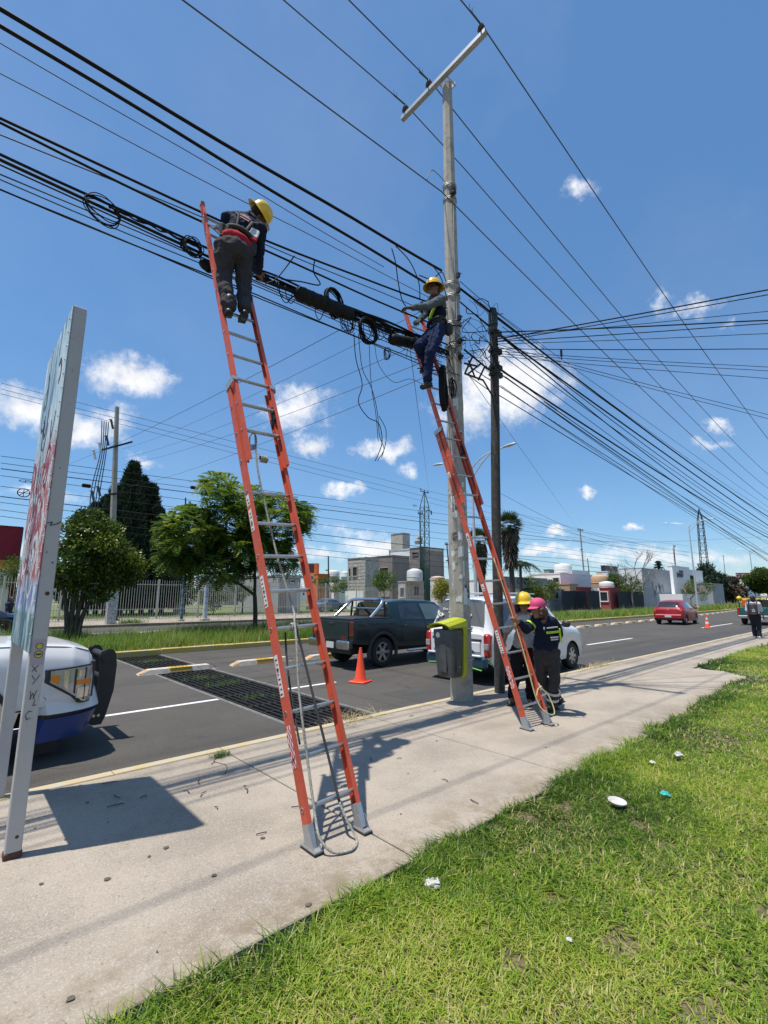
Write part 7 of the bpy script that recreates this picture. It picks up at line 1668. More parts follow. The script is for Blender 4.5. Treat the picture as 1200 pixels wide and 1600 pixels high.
# araucaria
top = atD(1028, 876, 110); base = V3((top.x, top.y, 0)); t = thing('conifer_tree', 'small tiered conifer showing over the blank grey house wall', 'tree', base); H = top.z; limbs(t, [([base, base+V3((0, 0, H))], .25, .05)], BARK, base, 6)
PP, DD = [], []
for k in range(11):
    z = H-.3-.62*k; L = .35+.24*k
    for j in range(9):
        a = 2*math.pi*j/9+k
        for s in np.linspace(.1, 1, 10): PP.append([math.cos(a)*L*s, math.sin(a)*L*s, z-.1*s]); DD.append([math.cos(a)*.5+rng.normal()*.5, math.sin(a)*.5+rng.normal()*.5, rng.normal()*.35])
D = np.array(DD); D /= np.linalg.norm(D, axis=1, keepdims=True); V, F = quads(np.array(PP), D, unit(len(D)), np.full(len(D), .5), np.full(len(D), .28)); bulk('crown', V, F, LEAFC, np.repeat(rng.random(len(D))*.6, 4), t)
# bare trees
def bare(px, pyb, pyt, dep, label, seed, spread=1.0):
    rs_ = random.Random(seed); b0 = atD(px, pyb, dep); base = V3((b0.x, b0.y, 0)); H = atD(px, pyt, dep).z; t = thing('bare_tree', label, 'tree', base); b = MB()
    def grow(p, d, L, r, lv):
        q = p+d*L; m_ = (p+q)/2+V3((rs_.uniform(-.1, .1), rs_.uniform(-.1, .1), 0))*L; b.tube([p, m_, q], [r, r*.85, r*.7], 5 if lv > 1 else 6)
        if lv < 5:
            for k in range(3 if lv < 4 else 2):
                dd = (d+V3((rs_.gauss(0, .5), rs_.gauss(0, .5), rs_.gauss(.12, .28)))*spread).normalized(); grow(q if k else m_.lerp(q, .6), dd, L*rs_.uniform(.6, .82), r*.62, lv+1)
    grow(V3((0, 0, -.1)), V3((0, 0, 1)), H*.36, .13, 0); b.build('branches', BARKP, t)
bare(990, 945, 862, 62, 'leafless pale tree standing before the white houses, left of the red car', 5); bare(1080, 948, 905, 66, 'small leafless tree before the hedge near the lamp post', 9, 1.2); bare(1125, 945, 890, 100, 'leafless twiggy tree far off by the red shop sign', 14, 1.1)
# --- weeds
def weeds(name, label, x0, x1, y0, y1, den, h0, m, z=0., w=.012, tall=.0):
    n = int((x1-x0)*(y1-y0)*den); x = rng.uniform(x0, x1, n); y = rng.uniform(y0, y1, n); p = vnoise(x, y, 1.1)*.6+vnoise(x+9, y, .35)*.4; k = p > rng.uniform(.12, .5, n); x, y, p = x[k], y[k], p[k]; n = len(x)
    h = h0*rng.uniform(.4, 1.2, n)*(.45+p); tl = rng.random(n) < tall; h = np.where(tl, h*1.9, h)
    v, t_, kk = blades(np.stack([x, y, np.full(n, z)], 1), h, w*rng.uniform(.7, 1.4, n)*np.where(tl, .5, 1), np.where(tl, .35, rng.uniform(.2, .9, n)))
    r = np.clip(.25+.5*vnoise(x, y+4, 1.8)+.14*rng.normal(size=n), 0, 1); r = np.where(tl, np.clip(r+.35, 0, 1), r)
    bulk(name, v, t_, m, np.repeat(r, kk), kind='stuff', label=label, cat='grass')
weeds('median_grass', 'tall uncut green grass and weeds filling the median at the left', -6, 16, MY0+.12, MY1-.2, 330, .48, WEED, 0, .014, .05)
weeds('median_grass', 'grass thinning out along the median towards the right', 16, 70, MY0+.12, MY1-.2, 60, .45, WEED, 0, .03, .06)
weeds('median_grass', 'far end of the grassy median', 70, 220, MY0+.12, MY1-.2, 8, .6, WEED, 0, .09, .1)
weeds('yard_grass', 'mown lawn grass behind the bar fence', 6, 34, 38.3, 47, 60, .14, GRASS2, -.05, .03)
weeds('yard_grass', 'long weeds along the far kerb by the dark fences', 45, 110, 39.5, 41.5, 40, .5, WEED, 0, .04, .1)
def tuft(pts, label, m, n, h, r, w=.006, z=None, name='weed_tuft'):
    for c in pts:
        x = c.x+rng.normal(0, r, n); y = c.y+rng.normal(0, r*.6, n); v, t_, kk = blades(np.stack([x, y, np.full(n, c.z)], 1), h*rng.uniform(.4, 1.2, n), w*rng.uniform(.6, 1.4, n), rng.uniform(.4, 1.6, n))
        bulk(name, v, t_, m, np.repeat(rng.uniform(.1, .8, n), kk), kind='stuff', label=label, cat='weeds')
tuft([gnd(345, 1182)], 'small green tuft growing in the sidewalk joint', GRASS2, 160, .07, .045, .005)
for p, lab in (((545, 1120), 'dry straw clump on the kerb beside the drain grate'), ((937, 1040), 'dry straw heap on the kerb ahead of the van')):
    c = gnd(*p); c.z = -.03; c.y = KY+.06; n = 420 if p[0] == 937 else 260; x = c.x+rng.normal(0, .45 if p[0] == 937 else .22, n); y = c.y+rng.normal(0, .13, n); v, t_, kk = blades(np.stack([x, y, np.where(y < KY, 0.0, RZ)], 1), rng.uniform(.06, .2, n), rng.uniform(.004, .009, n), rng.uniform(.9, 1.9, n)); bulk('dry_grass', v, t_, STRAW, np.repeat(rng.random(n), kk), kind='stuff', label=lab, cat='dry grass')
for (x, y), n, r in (((4.3, 14.2), 260, .22), ((4.3, 10.6), 170, .22), ((4.35, 9.6), 230, .25), ((4.2, 8.0), 110, .22)): tuft([V3((x, y, RZ-.03))], 'weeds sprouting through the bars of the drain grate', GRASS2, n, .10, r, .007)
tuft([P_(205, 972, 32.5)-V3((0, 0, P_(205, 972, 32.5).z))], 'weed clump at the far kerb beside the striding walker', GRASS2, 300, .35, .4, .02)

# ================================================================== FENCES, POLES, LAMPS
FEN = mat('fence_cream_paint', (.50, .47, .40), .6, 0, .1, 3, c2=(.3, .27, .22), thr=(.6, .75), c2s=5)
def barfence(label, x0, x1, Y, h, step, posts, loops=False, z0=0., rails=(.25, .9), bar=.02):
    t = thing('bar_fence', label, 'fence', (x0, Y, z0)); n = int((x1-x0)/step); o0 = None
    b = MB()
    for q in rails: b.box(((x1-x0)/2, 0, h*q), (x1-x0, .03, .045))
    for i, q in enumerate(rails): 
        b = MB(); b.box(((x1-x0)/2, .0, h*q), (x1-x0, .03, .045)); b.build('rail', FEN, t)
    for i in range(n+1):
        if o0 is None: b = MB(); b.box((0, -.03, h/2), (bar*1.4, bar, h)); b.prism([(-bar*.7, 0), (bar*.7, 0), (0, .07)], (0, -.04, h), (1, 0, 0), (0, 0, 1), (0, .02, 0)); o = o0 = b.build('bar', FEN, t)
        else: o = o0.copy(); col.objects.link(o)
        o.location = (i*step, 0, 0)
    p0 = None
    for i in range(int((x1-x0)/posts)+1):
        if p0 is None: p0 = o = MB().bbox((0, .06, h*.52), (.12, .1, h*1.04), .01).build('post', FEN, t)
        else: o = p0.copy(); col.objects.link(o)
        o.location = (i*posts, 0, 0)
    if loops:
        l0 = None
        for i in range(int((x1-x0)/.55)):
            if l0 is None: b = MB(); b.tube([(.275+.3*math.cos(a), .02, h+.12+.38*math.sin(a)) for a in np.linspace(-.3, math.pi+.3, 14)], .014, 5); l0 = o = b.build('wire_loop', STEEL, t)
            else: o = l0.copy(); col.objects.link(o)
            o.location = (i*.55, 0, 0)
    return t
barfence('cream steel bar fence with loops of wire on top along the fenced lawn', 2.5, 27.6, 38, 2.75, .17, 3.05, True)
barfence('cream steel bar fence in front of the silver blue car', 33.5, 44.5, 41.5, 2.6, .19, 3.6, False)
barfence('rusty cream bar fence in front of the unfinished block house', 44.6, 66, 44, 2.6, .24, 4.2, False)
# far left pole with cut-outs
p0 = P_(171, 972, 32.3); t = thing('concrete_pole', 'far concrete pole with cutout fuses and cables, in front of the cypresses', 'utility pole', (p0.x, 32.3, 0)); H = P_(183, 636, 32.3).z; fx = P_(183, 636, 32.3).x-p0.x
b = MB(); octo(b, -.1, H, .24, .13, 0, fx, 8); b.build('shaft', PCON, t)
b = MB(); b.box((.03, 0, 1.1), (.5, .47, 2.3)); b.build('painted_base', PAINT, t)
pxz = lambda z: fx*z/H
for z, l, tilt, nm in ((H-2.6, 1.9, .5, 'crossarm'), (H-5.6, 1.2, .3, 'crossarm')):
    b = MB(); b.bar((pxz(z)-l*.5*math.cos(tilt), -.3, z-l*.5*math.sin(tilt)), (pxz(z)+l*.5*math.cos(tilt), -.3, z+l*.5*math.sin(tilt)), .1, .1); b.build(nm, STEEL, t)
for k, (dx, dz) in enumerate(((-.75, -2.9), (-1.0, -3.4), (-.4, -2.4), (-.55, -5.6), (-.85, -5.9), (-.25, -1.3))):
    b = MB(); c = V3((pxz(H)+dx, -.35, H+dz)); b.cyl(c+V3((-.08, 0, .28)), c+V3((.08, 0, -.28)), .07, n=8); b.cyl(c+V3((-.2, 0, .25)), c+V3((-.05, 0, .3)), .03); b.build('fuse_cutout', LABW if k in (0, 1) else PORC, t)
for k in range(4):
    b = MB(); b.tube(smooth_path([(pxz(H)-.8+.12*k, -.3, H-1.2), (pxz(H)-.7+.1*k, -.3, H-3.2), (pxz(H)-.95+.15*k, -.3, H-5.6), (pxz(H)-.8+.1*k, -.2, H-8), (pxz(H)-.5+.06*k, -.1, H-10)], 5), .028, 5); b.build('riser_cable', CABG, t)
for x, ytop, ybot, r, m_, lab in ((283, 782, 968, .11, mat('blue_green_pole_paint', (.05, .12, .13), .7, 0, .3, 6, c2=(.3, .35, .38), thr=(.5, .6), c2s=4), 'thin pole painted blue and green standing by the far kerb'), (320, 897, 966, .17, mat('graffiti_post_paint', (.5, .5, .5), .7, 0, .2, 6, c2=(.12, .25, .42), thr=(.52, .6), c2s=3), 'short white post with blue graffiti on the far sidewalk')):
    a = P_(x, ybot, 32.6); H = P_(x, ytop, 32.6).z; t = thing('street_post', lab, 'post', (a.x, 32.6, 0)); b = MB(); b.cyl((0, 0, -.05), (0, 0, H), r, r*.85, 10); b.build('shaft', m_, t, smooth=50); b = MB(); b.bbox((0, 0, .06), (r*3, r*3, .14), .02); b.build('footing', CONC2, t)
c = P_(284, 880, 50); t = thing('white_monument', 'white slab monument with a pink tip standing in the fenced lawn', 'monument', (c.x, 50, 0)); b = MB(); b.bbox((0, 0, c.z/2), (.9, .4, c.z), .05); b.build('slab', LABW, t); b = MB(); b.bbox((-.3, 0, c.z+.35), (.3, .3, .8), .05); b.build('tip', PINK, t)
# other poles along the far side
def farpole(px, yb, yt, pxt, Y, r, label, m=WOOD, arm=1.9, arms=((.3,),)):
    B = P_(px, yb, Y); T = P_(pxt, yt, Y); t = thing('utility_pole', label, 'utility pole', (B.x, Y, 0)); v = V3((T.x-B.x, 0, T.z)); b = MB(); b.tube([(0, 0, -.1), tuple(v*.5), tuple(v)], [r, r*.85, r*.7], 9); b.build('shaft', m, t, smooth=50)
    if arm:
        b = MB(); b.box(v-V3((0, .1, .3)), (arm, .1, .12)); b.build('crossarm', STEEL, t)
        for k in (-.45, 0, .45): b = MB(); b.cyl(v+V3((arm*k, -.1, -.24)), v+V3((arm*k, -.1, .02)), .06, n=8); b.build('insulator', PORC, t)
    b = MB(); b.box(v*.72+V3((-.3, -.1, 0)), (.6, .12, .16)); b.build('splice_box', BLKP, t); return t
farpole(917, 946, 826, 906, 42, .17, 'far concrete pole leaning left beyond the van, crossarm on top', PCON, 2.2)
farpole(926, 945, 872, 918, 43, .10, 'thin dark pole leaning beside the far concrete pole', WOOD, 0); farpole(706, 918, 848, 698, 44, .12, 'small dark pole leaning left of the concrete pole', WOOD, 1.0); farpole(514, 935, 869, 513, 60, .14, 'dark wooden pole beside the orange house', WOOD, 0); farpole(658, 920, 800, 656, 45, .12, 'dark pole just behind the green lattice tower', WOOD, .9); farpole(291, 900, 778, 290, 48, .1, 'dark pole tip behind the jacaranda', WOOD, .0)
farpole(1060, 946, 852, 1053, 48, .16, 'tall dark twin pole with crossarm behind the red car', WOOD, 2.6); farpole(1062, 944, 856, 1051.5, 49.5, .1, 'thin companion of the dark twin pole', WOOD, 0); farpole(1138, 940, 868, 1130, 62, .16, 'dark far pole with crossarm near the red shop sign', WOOD, 3.0); farpole(1127, 942, 888, 1123, 58, .12, 'pale thin far pole left of the red shop sign', PCON, 0)
# lattice towers
LGR = mat('tower_green_paint', (.025, .075, .055), .6, 0, .15, 3); LDK = mat('tower_dark_steel', (.025, .025, .035), .6, .3, .2, 3)
def lattice(pxb, yb, pxt, yt, Y, wb, wt, zsplit, label, up_m, low_m, lr=.11):
    B = P_(pxb, yb, Y); T = P_(pxt, yt, Y); H = T.z; fx = T.x-B.x; t = thing('lattice_tower', label, 'lattice tower', (B.x, Y, 0)); body = H*.86
    w = lambda z: (wb+(wt-wb)*z/body if z < body else wt*(1-(z-body)/(H-body))+.04)/2; xx = lambda z: fx*z/H
    zs = list(np.linspace(0, body, 12))+[H]
    for lo, hi, m_, nm in ((0, zsplit, low_m, 'lower_section'), (zsplit, H, up_m, 'upper_section')):
        sec = link(nm, None, t)
        zz_ = [z for z in zs if lo <= z <= hi]; zz_ = ([lo] if zz_[0] > lo+.05 else [])+zz_+([hi] if zz_[-1] < hi-.05 else [])
        for sx, sy in ((-1, -1), (1, -1), (1, 1), (-1, 1)): b = MB(); b.tube([(xx(z)+sx*w(z), sy*w(z), z) for z in zz_], lr, 5); b.build('leg', m_, sec)
        b = MB()
        for i in range(len(zz_)-1):
            a, c = zz_[i], zz_[i+1]; S4 = [(-1, -1), (1, -1), (1, 1), (-1, 1)]
            for k in range(4):
                p, q = S4[k], S4[(k+1) % 4]; A = (xx(a)+p[0]*w(a), p[1]*w(a), a); C_ = (xx(c)+q[0]*w(c), q[1]*w(c), c); D_ = (xx(a)+q[0]*w(a), q[1]*w(a), a); b.bar(A, C_, lr*.68, lr*.68); b.bar(A, D_, lr*.68, lr*.68)
        b.build('bracing', m_, sec)
    if low_m is LGR and zsplit > 2:
        for k in range(2): b = MB(); b.box((xx(zsplit*.5), -w(0)-.02 if k == 0 else w(0)+.02, zsplit*.5), (wb*.9, .02, zsplit*.95)); b.build('cover_plate', low_m, t)
    return t, H, fx
t, H, fx = lattice(664, 935, 663, 768, 44, .95, .85, 5.5, 'green lattice tower with crossarm behind the dark green pickup', LGR, LGR, .06)
b = MB(); b.bar((fx-1.4, -.6, H-.25), (fx+1.5, .5, H+.1), .09, .09); b.build('crossarm', LGR, t)
for k in (-1.2, -.2, .9): b = MB(); b.cyl((fx+k, .3*k-.1, H-.1), (fx+k, .3*k-.1, H+.2), .07, n=8); b.build('insulator', PORC, t)
b = MB(); b.bar((fx+.4, 0, H-2.6), (fx+1.4, 0, H-2.6), .1, .1); b.cyl((fx+1.35, 0, H-2.6), (fx+1.4, 0, H-3.1), .09, n=8); b.build('side_bracket', LGR, t)
lattice(1107, 945, 1092, 795, 40, 2.1, 1.25, 4.6, 'tall lattice tower with a green base and dark top, right of the red car', LDK, LGR)
TARP = mat('blue_tarp', (.05, .28, .45), .5, 0, .1, 3, .5, 8); c = P_(1103, 942, 39); t = thing('tarpaulin', 'crumpled light blue tarpaulin at the foot of the lattice tower', 'tarpaulin', (c.x, 39, 0)); b = MB()
for i in range(9): b.sph((random.uniform(-1.3, 1.3), random.uniform(-.5, .5), random.uniform(.1, .6)), random.uniform(.3, .6), 7, 5)
remesh(b.build('sheet', TARP, t), .08, 1, .12, .4)
# street lamps on the median
LAMP = mat('lamp_white_paint', (.55, .56, .57), .45, .3, .08, 6)
def lamp(px, py_t, dep, label):
    T = atD(px, py_t, dep); t = thing('street_lamp', label, 'street lamp', (T.x, T.y, 0), 0, 'double arm street lamps on the median'); H = T.z; b = MB(); b.tube([(0, 0, -.05), (0, 0, H*.5), (0, 0, H)], [.12, .095, .065], 10); b.build('pole', LAMP, t, smooth=50); b = MB(); b.bbox((0, 0, .15), (.4, .4, .3), .03); b.build('base', LAMP, t)
    for s in (-1, 1):
        ar = link('arm', None, t)
        for z0, z1 in ((-.12, .55), (-.75, .5)): b = MB(); b.tube(smooth_path([(0, s*.05, H+z0), (0, s*.7, H+(z0+z1)*.58+.1), (0, s*1.5, H+z1+.02), (0, s*2.3, H+.62)], 5), .035, 6); b.build('arm_tube', LAMP, ar, smooth=60)
        b = MB(); M = Matrix.Translation((0, s*2.65, H+.66)) @ Matrix.Rotation(-s*.1, 4, 'X'); b.ell((0, s*2.7, H+.66), ((.14, 0, 0), (0, .5, .03*s), (0, 0, .075)), 12, 8); b.build('lamp_head', LAMP, ar, smooth=60)
lamp(737, 728, 29, 'double arm street lamp rising between the far ladder and the wooden pole'); lamp(1076, 822, 63, 'double arm street lamp beside the lattice tower'); lamp(1171, 861, 98, 'smallest double arm street lamp near the right edge')

# ================================================================== BUILDINGS
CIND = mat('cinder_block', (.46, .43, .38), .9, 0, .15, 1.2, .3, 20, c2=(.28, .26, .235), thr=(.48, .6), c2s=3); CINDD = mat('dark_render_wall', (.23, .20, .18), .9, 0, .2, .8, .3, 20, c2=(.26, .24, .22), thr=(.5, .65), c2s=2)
WHW = mat('white_wall', (.80, .79, .77), .85, 0, .06, .6, c2=(.66, .65, .62), thr=(.58, .75), c2s=.9); GRW_ = mat('grey_wall', (.36, .37, .37), .85, 0, .08, .6, c2=(.3, .3, .3), thr=(.5, .7), c2s=1.1); ORW = mat('orange_wall', (.58, .15, .04), .8, 0, .08, 1); BRW = mat('brick_red_wall', (.33, .07, .06), .85, 0, .15, 2); TANW = mat('tan_wall', (.46, .31, .18), .85, 0, .1, 1); DKG = mat('dark_green_screen', (.012, .022, .026), .8, 0, .3, 2); REDW = mat('crimson_wall', (.26, .012, .03), .8, 0, .2, 1.2); OCH = mat('ochre_wall', (.47, .23, .06), .8, 0, .15, 1.2)
BLKT = mat('black_tank', (.02, .02, .022), .5, 0, .1, 4); TANKW = mat('white_tank', (.62, .62, .6), .5, 0, .06, 3); WINF = mat('window_frame', (.5, .5, .48), .6); WIND = mat('window_dark', (.025, .03, .035), .12, 0, .1, 2, coat=.3); OPEN = mat('dark_opening', (.02, .019, .018), .95)
class House:
    """block whose near corner is seen at pixel pxc; street wall runs right to px1, side wall runs left to px0"""
    def __init__(s, label, cat, px0, pxc, px1, dep, ytop, m, name='house', ms=None, zb=-.3, par=True, lim=25.):
        c = atD(pxc, ytop, dep); s.x0, s.y0, s.h = c.x, c.y, c.z; s.x1 = min(atY(px1, 900, c.y).x, c.x+lim) if px1 > pxc else c.x+3
        s.y1 = min(atX(px0, 900, c.x).y, c.y+lim) if px0 < pxc else c.y+6
        if s.y1 <= s.y0+.5: s.y1 = s.y0+8
        s.t = thing(name, label, cat, (s.x0, s.y0, 0)); s.m = m; w, d = s.x1-s.x0, s.y1-s.y0
        b = MB(); b.box((w/2, d/2, (s.h+zb)/2), (w, d, s.h-zb)); b.build('wall', m, s.t)
        if par: b = MB(); b.box((w/2, d/2, s.h+.03), (w+.12, d+.12, .1)); b.build('parapet', ms or m, s.t)
    def loc(s, p): return p-V3((s.x0, s.y0, 0))
    def win(s, face, x0, y0, x1, y1, m=None, fr=None, bars=False, proud=.03):
        f = (lambda x, y: s.loc(atY(x, y, s.y0))) if face == 'S' else (lambda x, y: s.loc(atX(x, y, s.x0))); a, c = f(x0, y1), f(x1, y0); t_ = .09
        if face == 'S': X0, X1 = sorted((a.x, c.x)); box = lambda b, u0, u1, z0, z1, d: b.box(((u0+u1)/2, -d/2, (z0+z1)/2), (u1-u0, d, z1-z0))
        else: X0, X1 = sorted((a.y, c.y)); box = lambda b, u0, u1, z0, z1, d: b.box((-d/2, (u0+u1)/2, (z0+z1)/2), (d, u1-u0, z1-z0))
        Z0, Z1 = sorted((a.z, c.z)); 
        b = MB(); box(b, X0, X1, Z1-t_, Z1, proud+.05); box(b, X0, X1, Z0-.04, Z0+t_, proud+.08); box(b, X0, X0+t_, Z0+t_, Z1-t_, proud+.05); box(b, X1-t_, X1, Z0+t_, Z1-t_, proud+.05)
        if bars: 
            for k in range(1, 4): u = X0+(X1-X0)*k/4; box(b, u-.02, u+.02, Z0+t_, Z1-t_, proud+.045)
        w = b.build('window', fr or WINF, s.t); b = MB(); box(b, X0+t_, X1-t_, Z0+t_, Z1-t_, proud); b.build('pane', m or WIND, w)
    def part(s, nm, m, c, d): b = MB(); b.box(c, d); return b.build(nm, m, s.t)
def tank(px, pyt, pyb, dep, r, label, m=TANKW, z0=None):
    T, B = atD(px, pyt, dep), atD(px, pyb, dep); t = thing('water_tank', label, 'water tank', B); h = T.z-B.z; b = MB(); b.lathe([(r, 0), (r, h*.3), (r*1.03, h*.32), (r*1.03, h*.36), (r, h*.38), (r, h*.72), (r*.9, h*.84), (r*.35, h*.97), (r*.35, h), (.001, h)], 20); b.build('tank_body', m, t, smooth=40)
# unfinished block house, courses shown as recessed joints by the material only at this distance
h = House('front wing of the unfinished grey cinder block house', 'house', 543, 571, 592, 60, 871, CIND); h.win('W', 551, 885, 559, 901, OPEN, CIND); h.win('W', 545, 887, 549, 902, OPEN, CIND)
h.part('ground_floor_render', WHW, (-.015, 2.2, 1.1), (.03, 3.8, 2.4))
# block courses on the sunlit side of the front wing
D_ = h.y1-h.y0; b = MB()
for z in np.arange(.4, h.h, .42): b.box((-.02, D_/2, z), (.012, D_, .02))
b.build('block_courses', CINDD, h.t, kind='stuff')
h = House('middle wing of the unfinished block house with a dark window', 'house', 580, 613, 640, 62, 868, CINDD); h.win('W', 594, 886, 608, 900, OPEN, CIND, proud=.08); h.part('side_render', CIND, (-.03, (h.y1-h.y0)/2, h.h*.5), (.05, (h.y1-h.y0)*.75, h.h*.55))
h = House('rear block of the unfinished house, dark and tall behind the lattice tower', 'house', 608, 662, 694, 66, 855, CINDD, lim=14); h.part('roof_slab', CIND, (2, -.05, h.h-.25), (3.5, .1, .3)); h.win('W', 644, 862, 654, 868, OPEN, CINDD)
h = House('white parapet and stair head on top of the unfinished house', 'house', 610, 640, 658, 68, 858, WHW, lim=7, zb=6.5); h = House('block stair tower crowning the unfinished house', 'house', 611, 629, 641, 70, 833, CIND, lim=6, zb=6.5)
tank(654, 838, 850, 66, .55, 'grey roof tank beside the block stair tower', GRW_); tank(648, 888, 908, 52, .88, 'large white water tank on the small house by the lattice tower')
h = House('small grey house with barred windows under the white tank', 'house', 622, 634, 662, 52, 909, CIND); h.win('S', 645, 915, 655, 932, WIND, WINF, True); h.win('W', 625, 917, 633, 934, WIND, WINF, True)
h = House('low pinkish shop wall behind the concrete pole', 'house', 672, 684, 716, 54, 905, WHW); tank(684, 900, 909, 53, .8, 'pale pink water tank left of the concrete pole', mat('pink_tank', (.55, .40, .36), .6))
h = House('guard hut with flat roof at the end of the bar fence', 'hut', 371, 437, 470, 47, 899, GRW_, 'guard_hut', zb=-.2, lim=9); h.win('S', 452, 905, 461, 911); h.part('door', CINDD, (.4, -.02, 1.0), (.0+.9, .03, 2.0)); h.part('roof_edge', GRW_, (1.5, -.1, h.h-.1), (4, .25, .2))
h = House('orange house with a black panel box on its roof', 'house', 480, 497, 515, 80, 897, ORW); h.win('W', 486, 899, 491, 907); t_ = h
for x0, x1, yt, yb, mm, lab in ((430, 445, 880, 895, mat('pink_box', (.5, .3, .3), .8), 'black panelled roof box with a pink side, seen through the near ladder'), (480, 496, 880, 896, ORW, 'black panelled roof box with an orange side on the orange house')):
    a, c = atD(x0, yb, 82), atD(x1, yt, 82); t = thing('roof_box', lab, 'roof box', (a.x, a.y, a.z)); ux = (c-a); ux.z = 0; l = ux.length; ux.normalize(); uy = V3((-ux.y, ux.x, 0)); hh = c.z-a.z; Mr = Matrix((ux, uy, V3((0, 0, 1)))).transposed()
    b = MB(); b.box(ux*l*.5+uy*.5+V3((0, 0, hh/2)), (l, 1, hh), Mr); b.build('case', mm, t)
    for k in range(3): b = MB(); b.box(ux*l*(.12+.22*k)-uy*.02+V3((0, 0, hh/2)), (l*.17, .04, hh*.86), Mr); b.build('panel', BLKT, t)
h = House('white house with flat roof between the orange and block houses', 'house', 512, 530, 545, 84, 906, WHW); h.win('S', 532, 912, 538, 920); tank(521, 890, 906, 84, 1.1, 'white tank left of the unfinished house'); tank(539, 892, 906, 84, .7, 'narrow white tank against the unfinished house')
for k in range(5): House(['pale far house under the first roof box', 'pale far house left of the orange house', 'low grey far house behind the guard hut', 'far white house behind the jacaranda crown', 'far beige house behind the lawn'][k], 'house', 418-42*k, 436-42*k, 462-42*k, 88+3*k, 899+k, (WHW, TANW, GRW_, WHW, TANW)[k], lim=10)
# left edge: crimson wall over ochre over white
h = House('crimson and ochre building at the left edge beyond the road', 'building', -60, -50, 25, 44, 818, REDW, 'building'); W_ = h.x1-h.x0; zz1 = atY(10, 875, h.y0).z; zz2 = atY(10, 895, h.y0).z
h.part('ochre_band', OCH, (W_/2, -.03, (zz1+zz2)/2), (W_, .06, zz1-zz2)); h.part('white_base', WHW, (W_/2-.3, -.4, zz2/2), (W_*.92, .8, zz2)); h.part('downpipe', STEEL, (W_+.05, -.06, h.h*.5), (.1, .1, h.h))
# right of the poles
SGN = mat('grey_shop_fascia', (.22, .225, .225), .7, 0, .1, 1); h = House('grey shop with a slanting fascia sign right of the wooden pole', 'shop', 690, 792, 846, 54, 905, WHW, 'shop', zb=-.3, lim=12); W_ = h.x1-h.x0
h.part('fascia', SGN, (W_/2-1, -.25, h.h-.35), (W_+3, .5, 1.25)); text('OTOR', 'lettering', .95, BLKP, h.t, frame((2.6, -.52, h.h-.2), (1, 0, 0), (0, 0, 1)), .02, bold=True)
h.part('fascia_end', GRW_, (W_+1.2, -.2, h.h-.5), (1.6, .4, 1.3))
h = House('white gabled house with one grey window above the dark fence', 'house', 828, 875, 925, 66, 896, WHW, lim=16); h.win('W', 864, 902, 874, 911); h.part('lower_wall', GRW_, (3, -.05, 1.2), (5, .1, 2.4))
House('pale flat roofed house with a roof terrace behind the white house', 'house', 880, 893, 921, 76, 891, WHW, lim=14); tank(880, 880, 895, 72, 1.3, 'white roof tank on the white house'); House('grey flat building with antennas behind the white house', 'house', 850, 858, 880, 84, 890, GRW_, lim=10)
House('little tan wall box over the dark fence', 'wall', 884, 890, 902, 62, 913, TANW, 'wall_block', lim=4); House('brick red wall stub over the dark fence', 'wall', 900, 903, 922, 63, 918, BRW, 'wall_block', lim=5)
tank(938, 897, 918, 66, 1.15, 'tan ribbed water tank between the white houses', TANW); tank(948, 908, 919, 62, .9, 'white tank with black lid on the brick red entrance')
h = House('brick red entrance with a white lintel', 'gatehouse', 935, 952, 966, 60, 919, BRW, 'gatehouse', lim=4); h.win('W', 938, 924, 950, 940, OPEN, WHW)
h = House('white two storey house behind the hedge', 'house', 932, 950, 1000, 74, 893, WHW, lim=12); h.win('S', 961, 902, 968, 909); h.win('S', 954, 902, 960, 909, LABW)
b = MB(); c0 = atD(957, 890, 76)
h = House('blank grey house wall with graffiti behind the bare tree', 'house', 968, 1002, 1047, 66, 888, GRW_, lim=15); hb = h  # white house: shade of the street face put into its grey colour
b = MB()
for k in range(10):
    u = 3.5+k*.45; z = random.uniform(2.0, 3.6); b.tube([(u, -.03, z), (u+random.uniform(-.2, .4), -.03, z-random.uniform(.5, 1.2)), (u+random.uniform(.0, .5), -.03, z-random.uniform(-.3, .4))], .035, 4)
b.build('graffiti', mat('grey_spray', (.16, .16, .18), .8), hb.t); b = MB(); b.box((-.02, (h.y1-h.y0)/2, h.h*.5), (.04, (h.y1-h.y0), h.h)); b.build('white_side', WHW, h.t)
House('dark roof box row on top of the white house', 'roof box', 940, 945, 966, 78, 884, BLKT, 'roof_box', zb=5.6, lim=8)
h = House('white flat house right of the blank grey wall', 'house', 1044, 1050, 1078, 78, 884, WHW, lim=14); h.win('S', 1057, 895, 1066, 902, BLKT)
h = House('white house with a big grey window behind the lamp post', 'house', 1068, 1072, 1098, 84, 890, WHW, lim=12); h.win('S', 1073, 899, 1084, 912); House('dark box on the roof right of the twin pole', 'roof box', 1059, 1061, 1068, 80, 892, BLKT, 'roof_box', zb=5, lim=3)
h = House('white garden wall along the far sidewalk right of the red car', 'wall', 1062, 1066, 1102, 66, 928, WHW, 'garden_wall', lim=22, par=False); h = House('grey wall slab right of the lattice tower', 'wall', 1108, 1112, 1128, 84, 912, GRW_, 'garden_wall', lim=12)
for x0, xc, x1, d, yt, lab in ((1108, 1112, 1126, 110, 897, 'small white house right of the lattice tower'), (1120, 1124, 1132, 120, 905, 'tiny white house far off'), (1160, 1164, 1180, 125, 900, 'white stepped house below the red shop sign'), (1166, 1170, 1186, 140, 896, 'grey far house beside the last lamp'), (1092, 1098, 1112, 130, 893, 'pale far house peeping behind the tower')): House(lab, 'house', x0, xc, x1, d, yt, WHW if d != 140 else GRW_, lim=12)
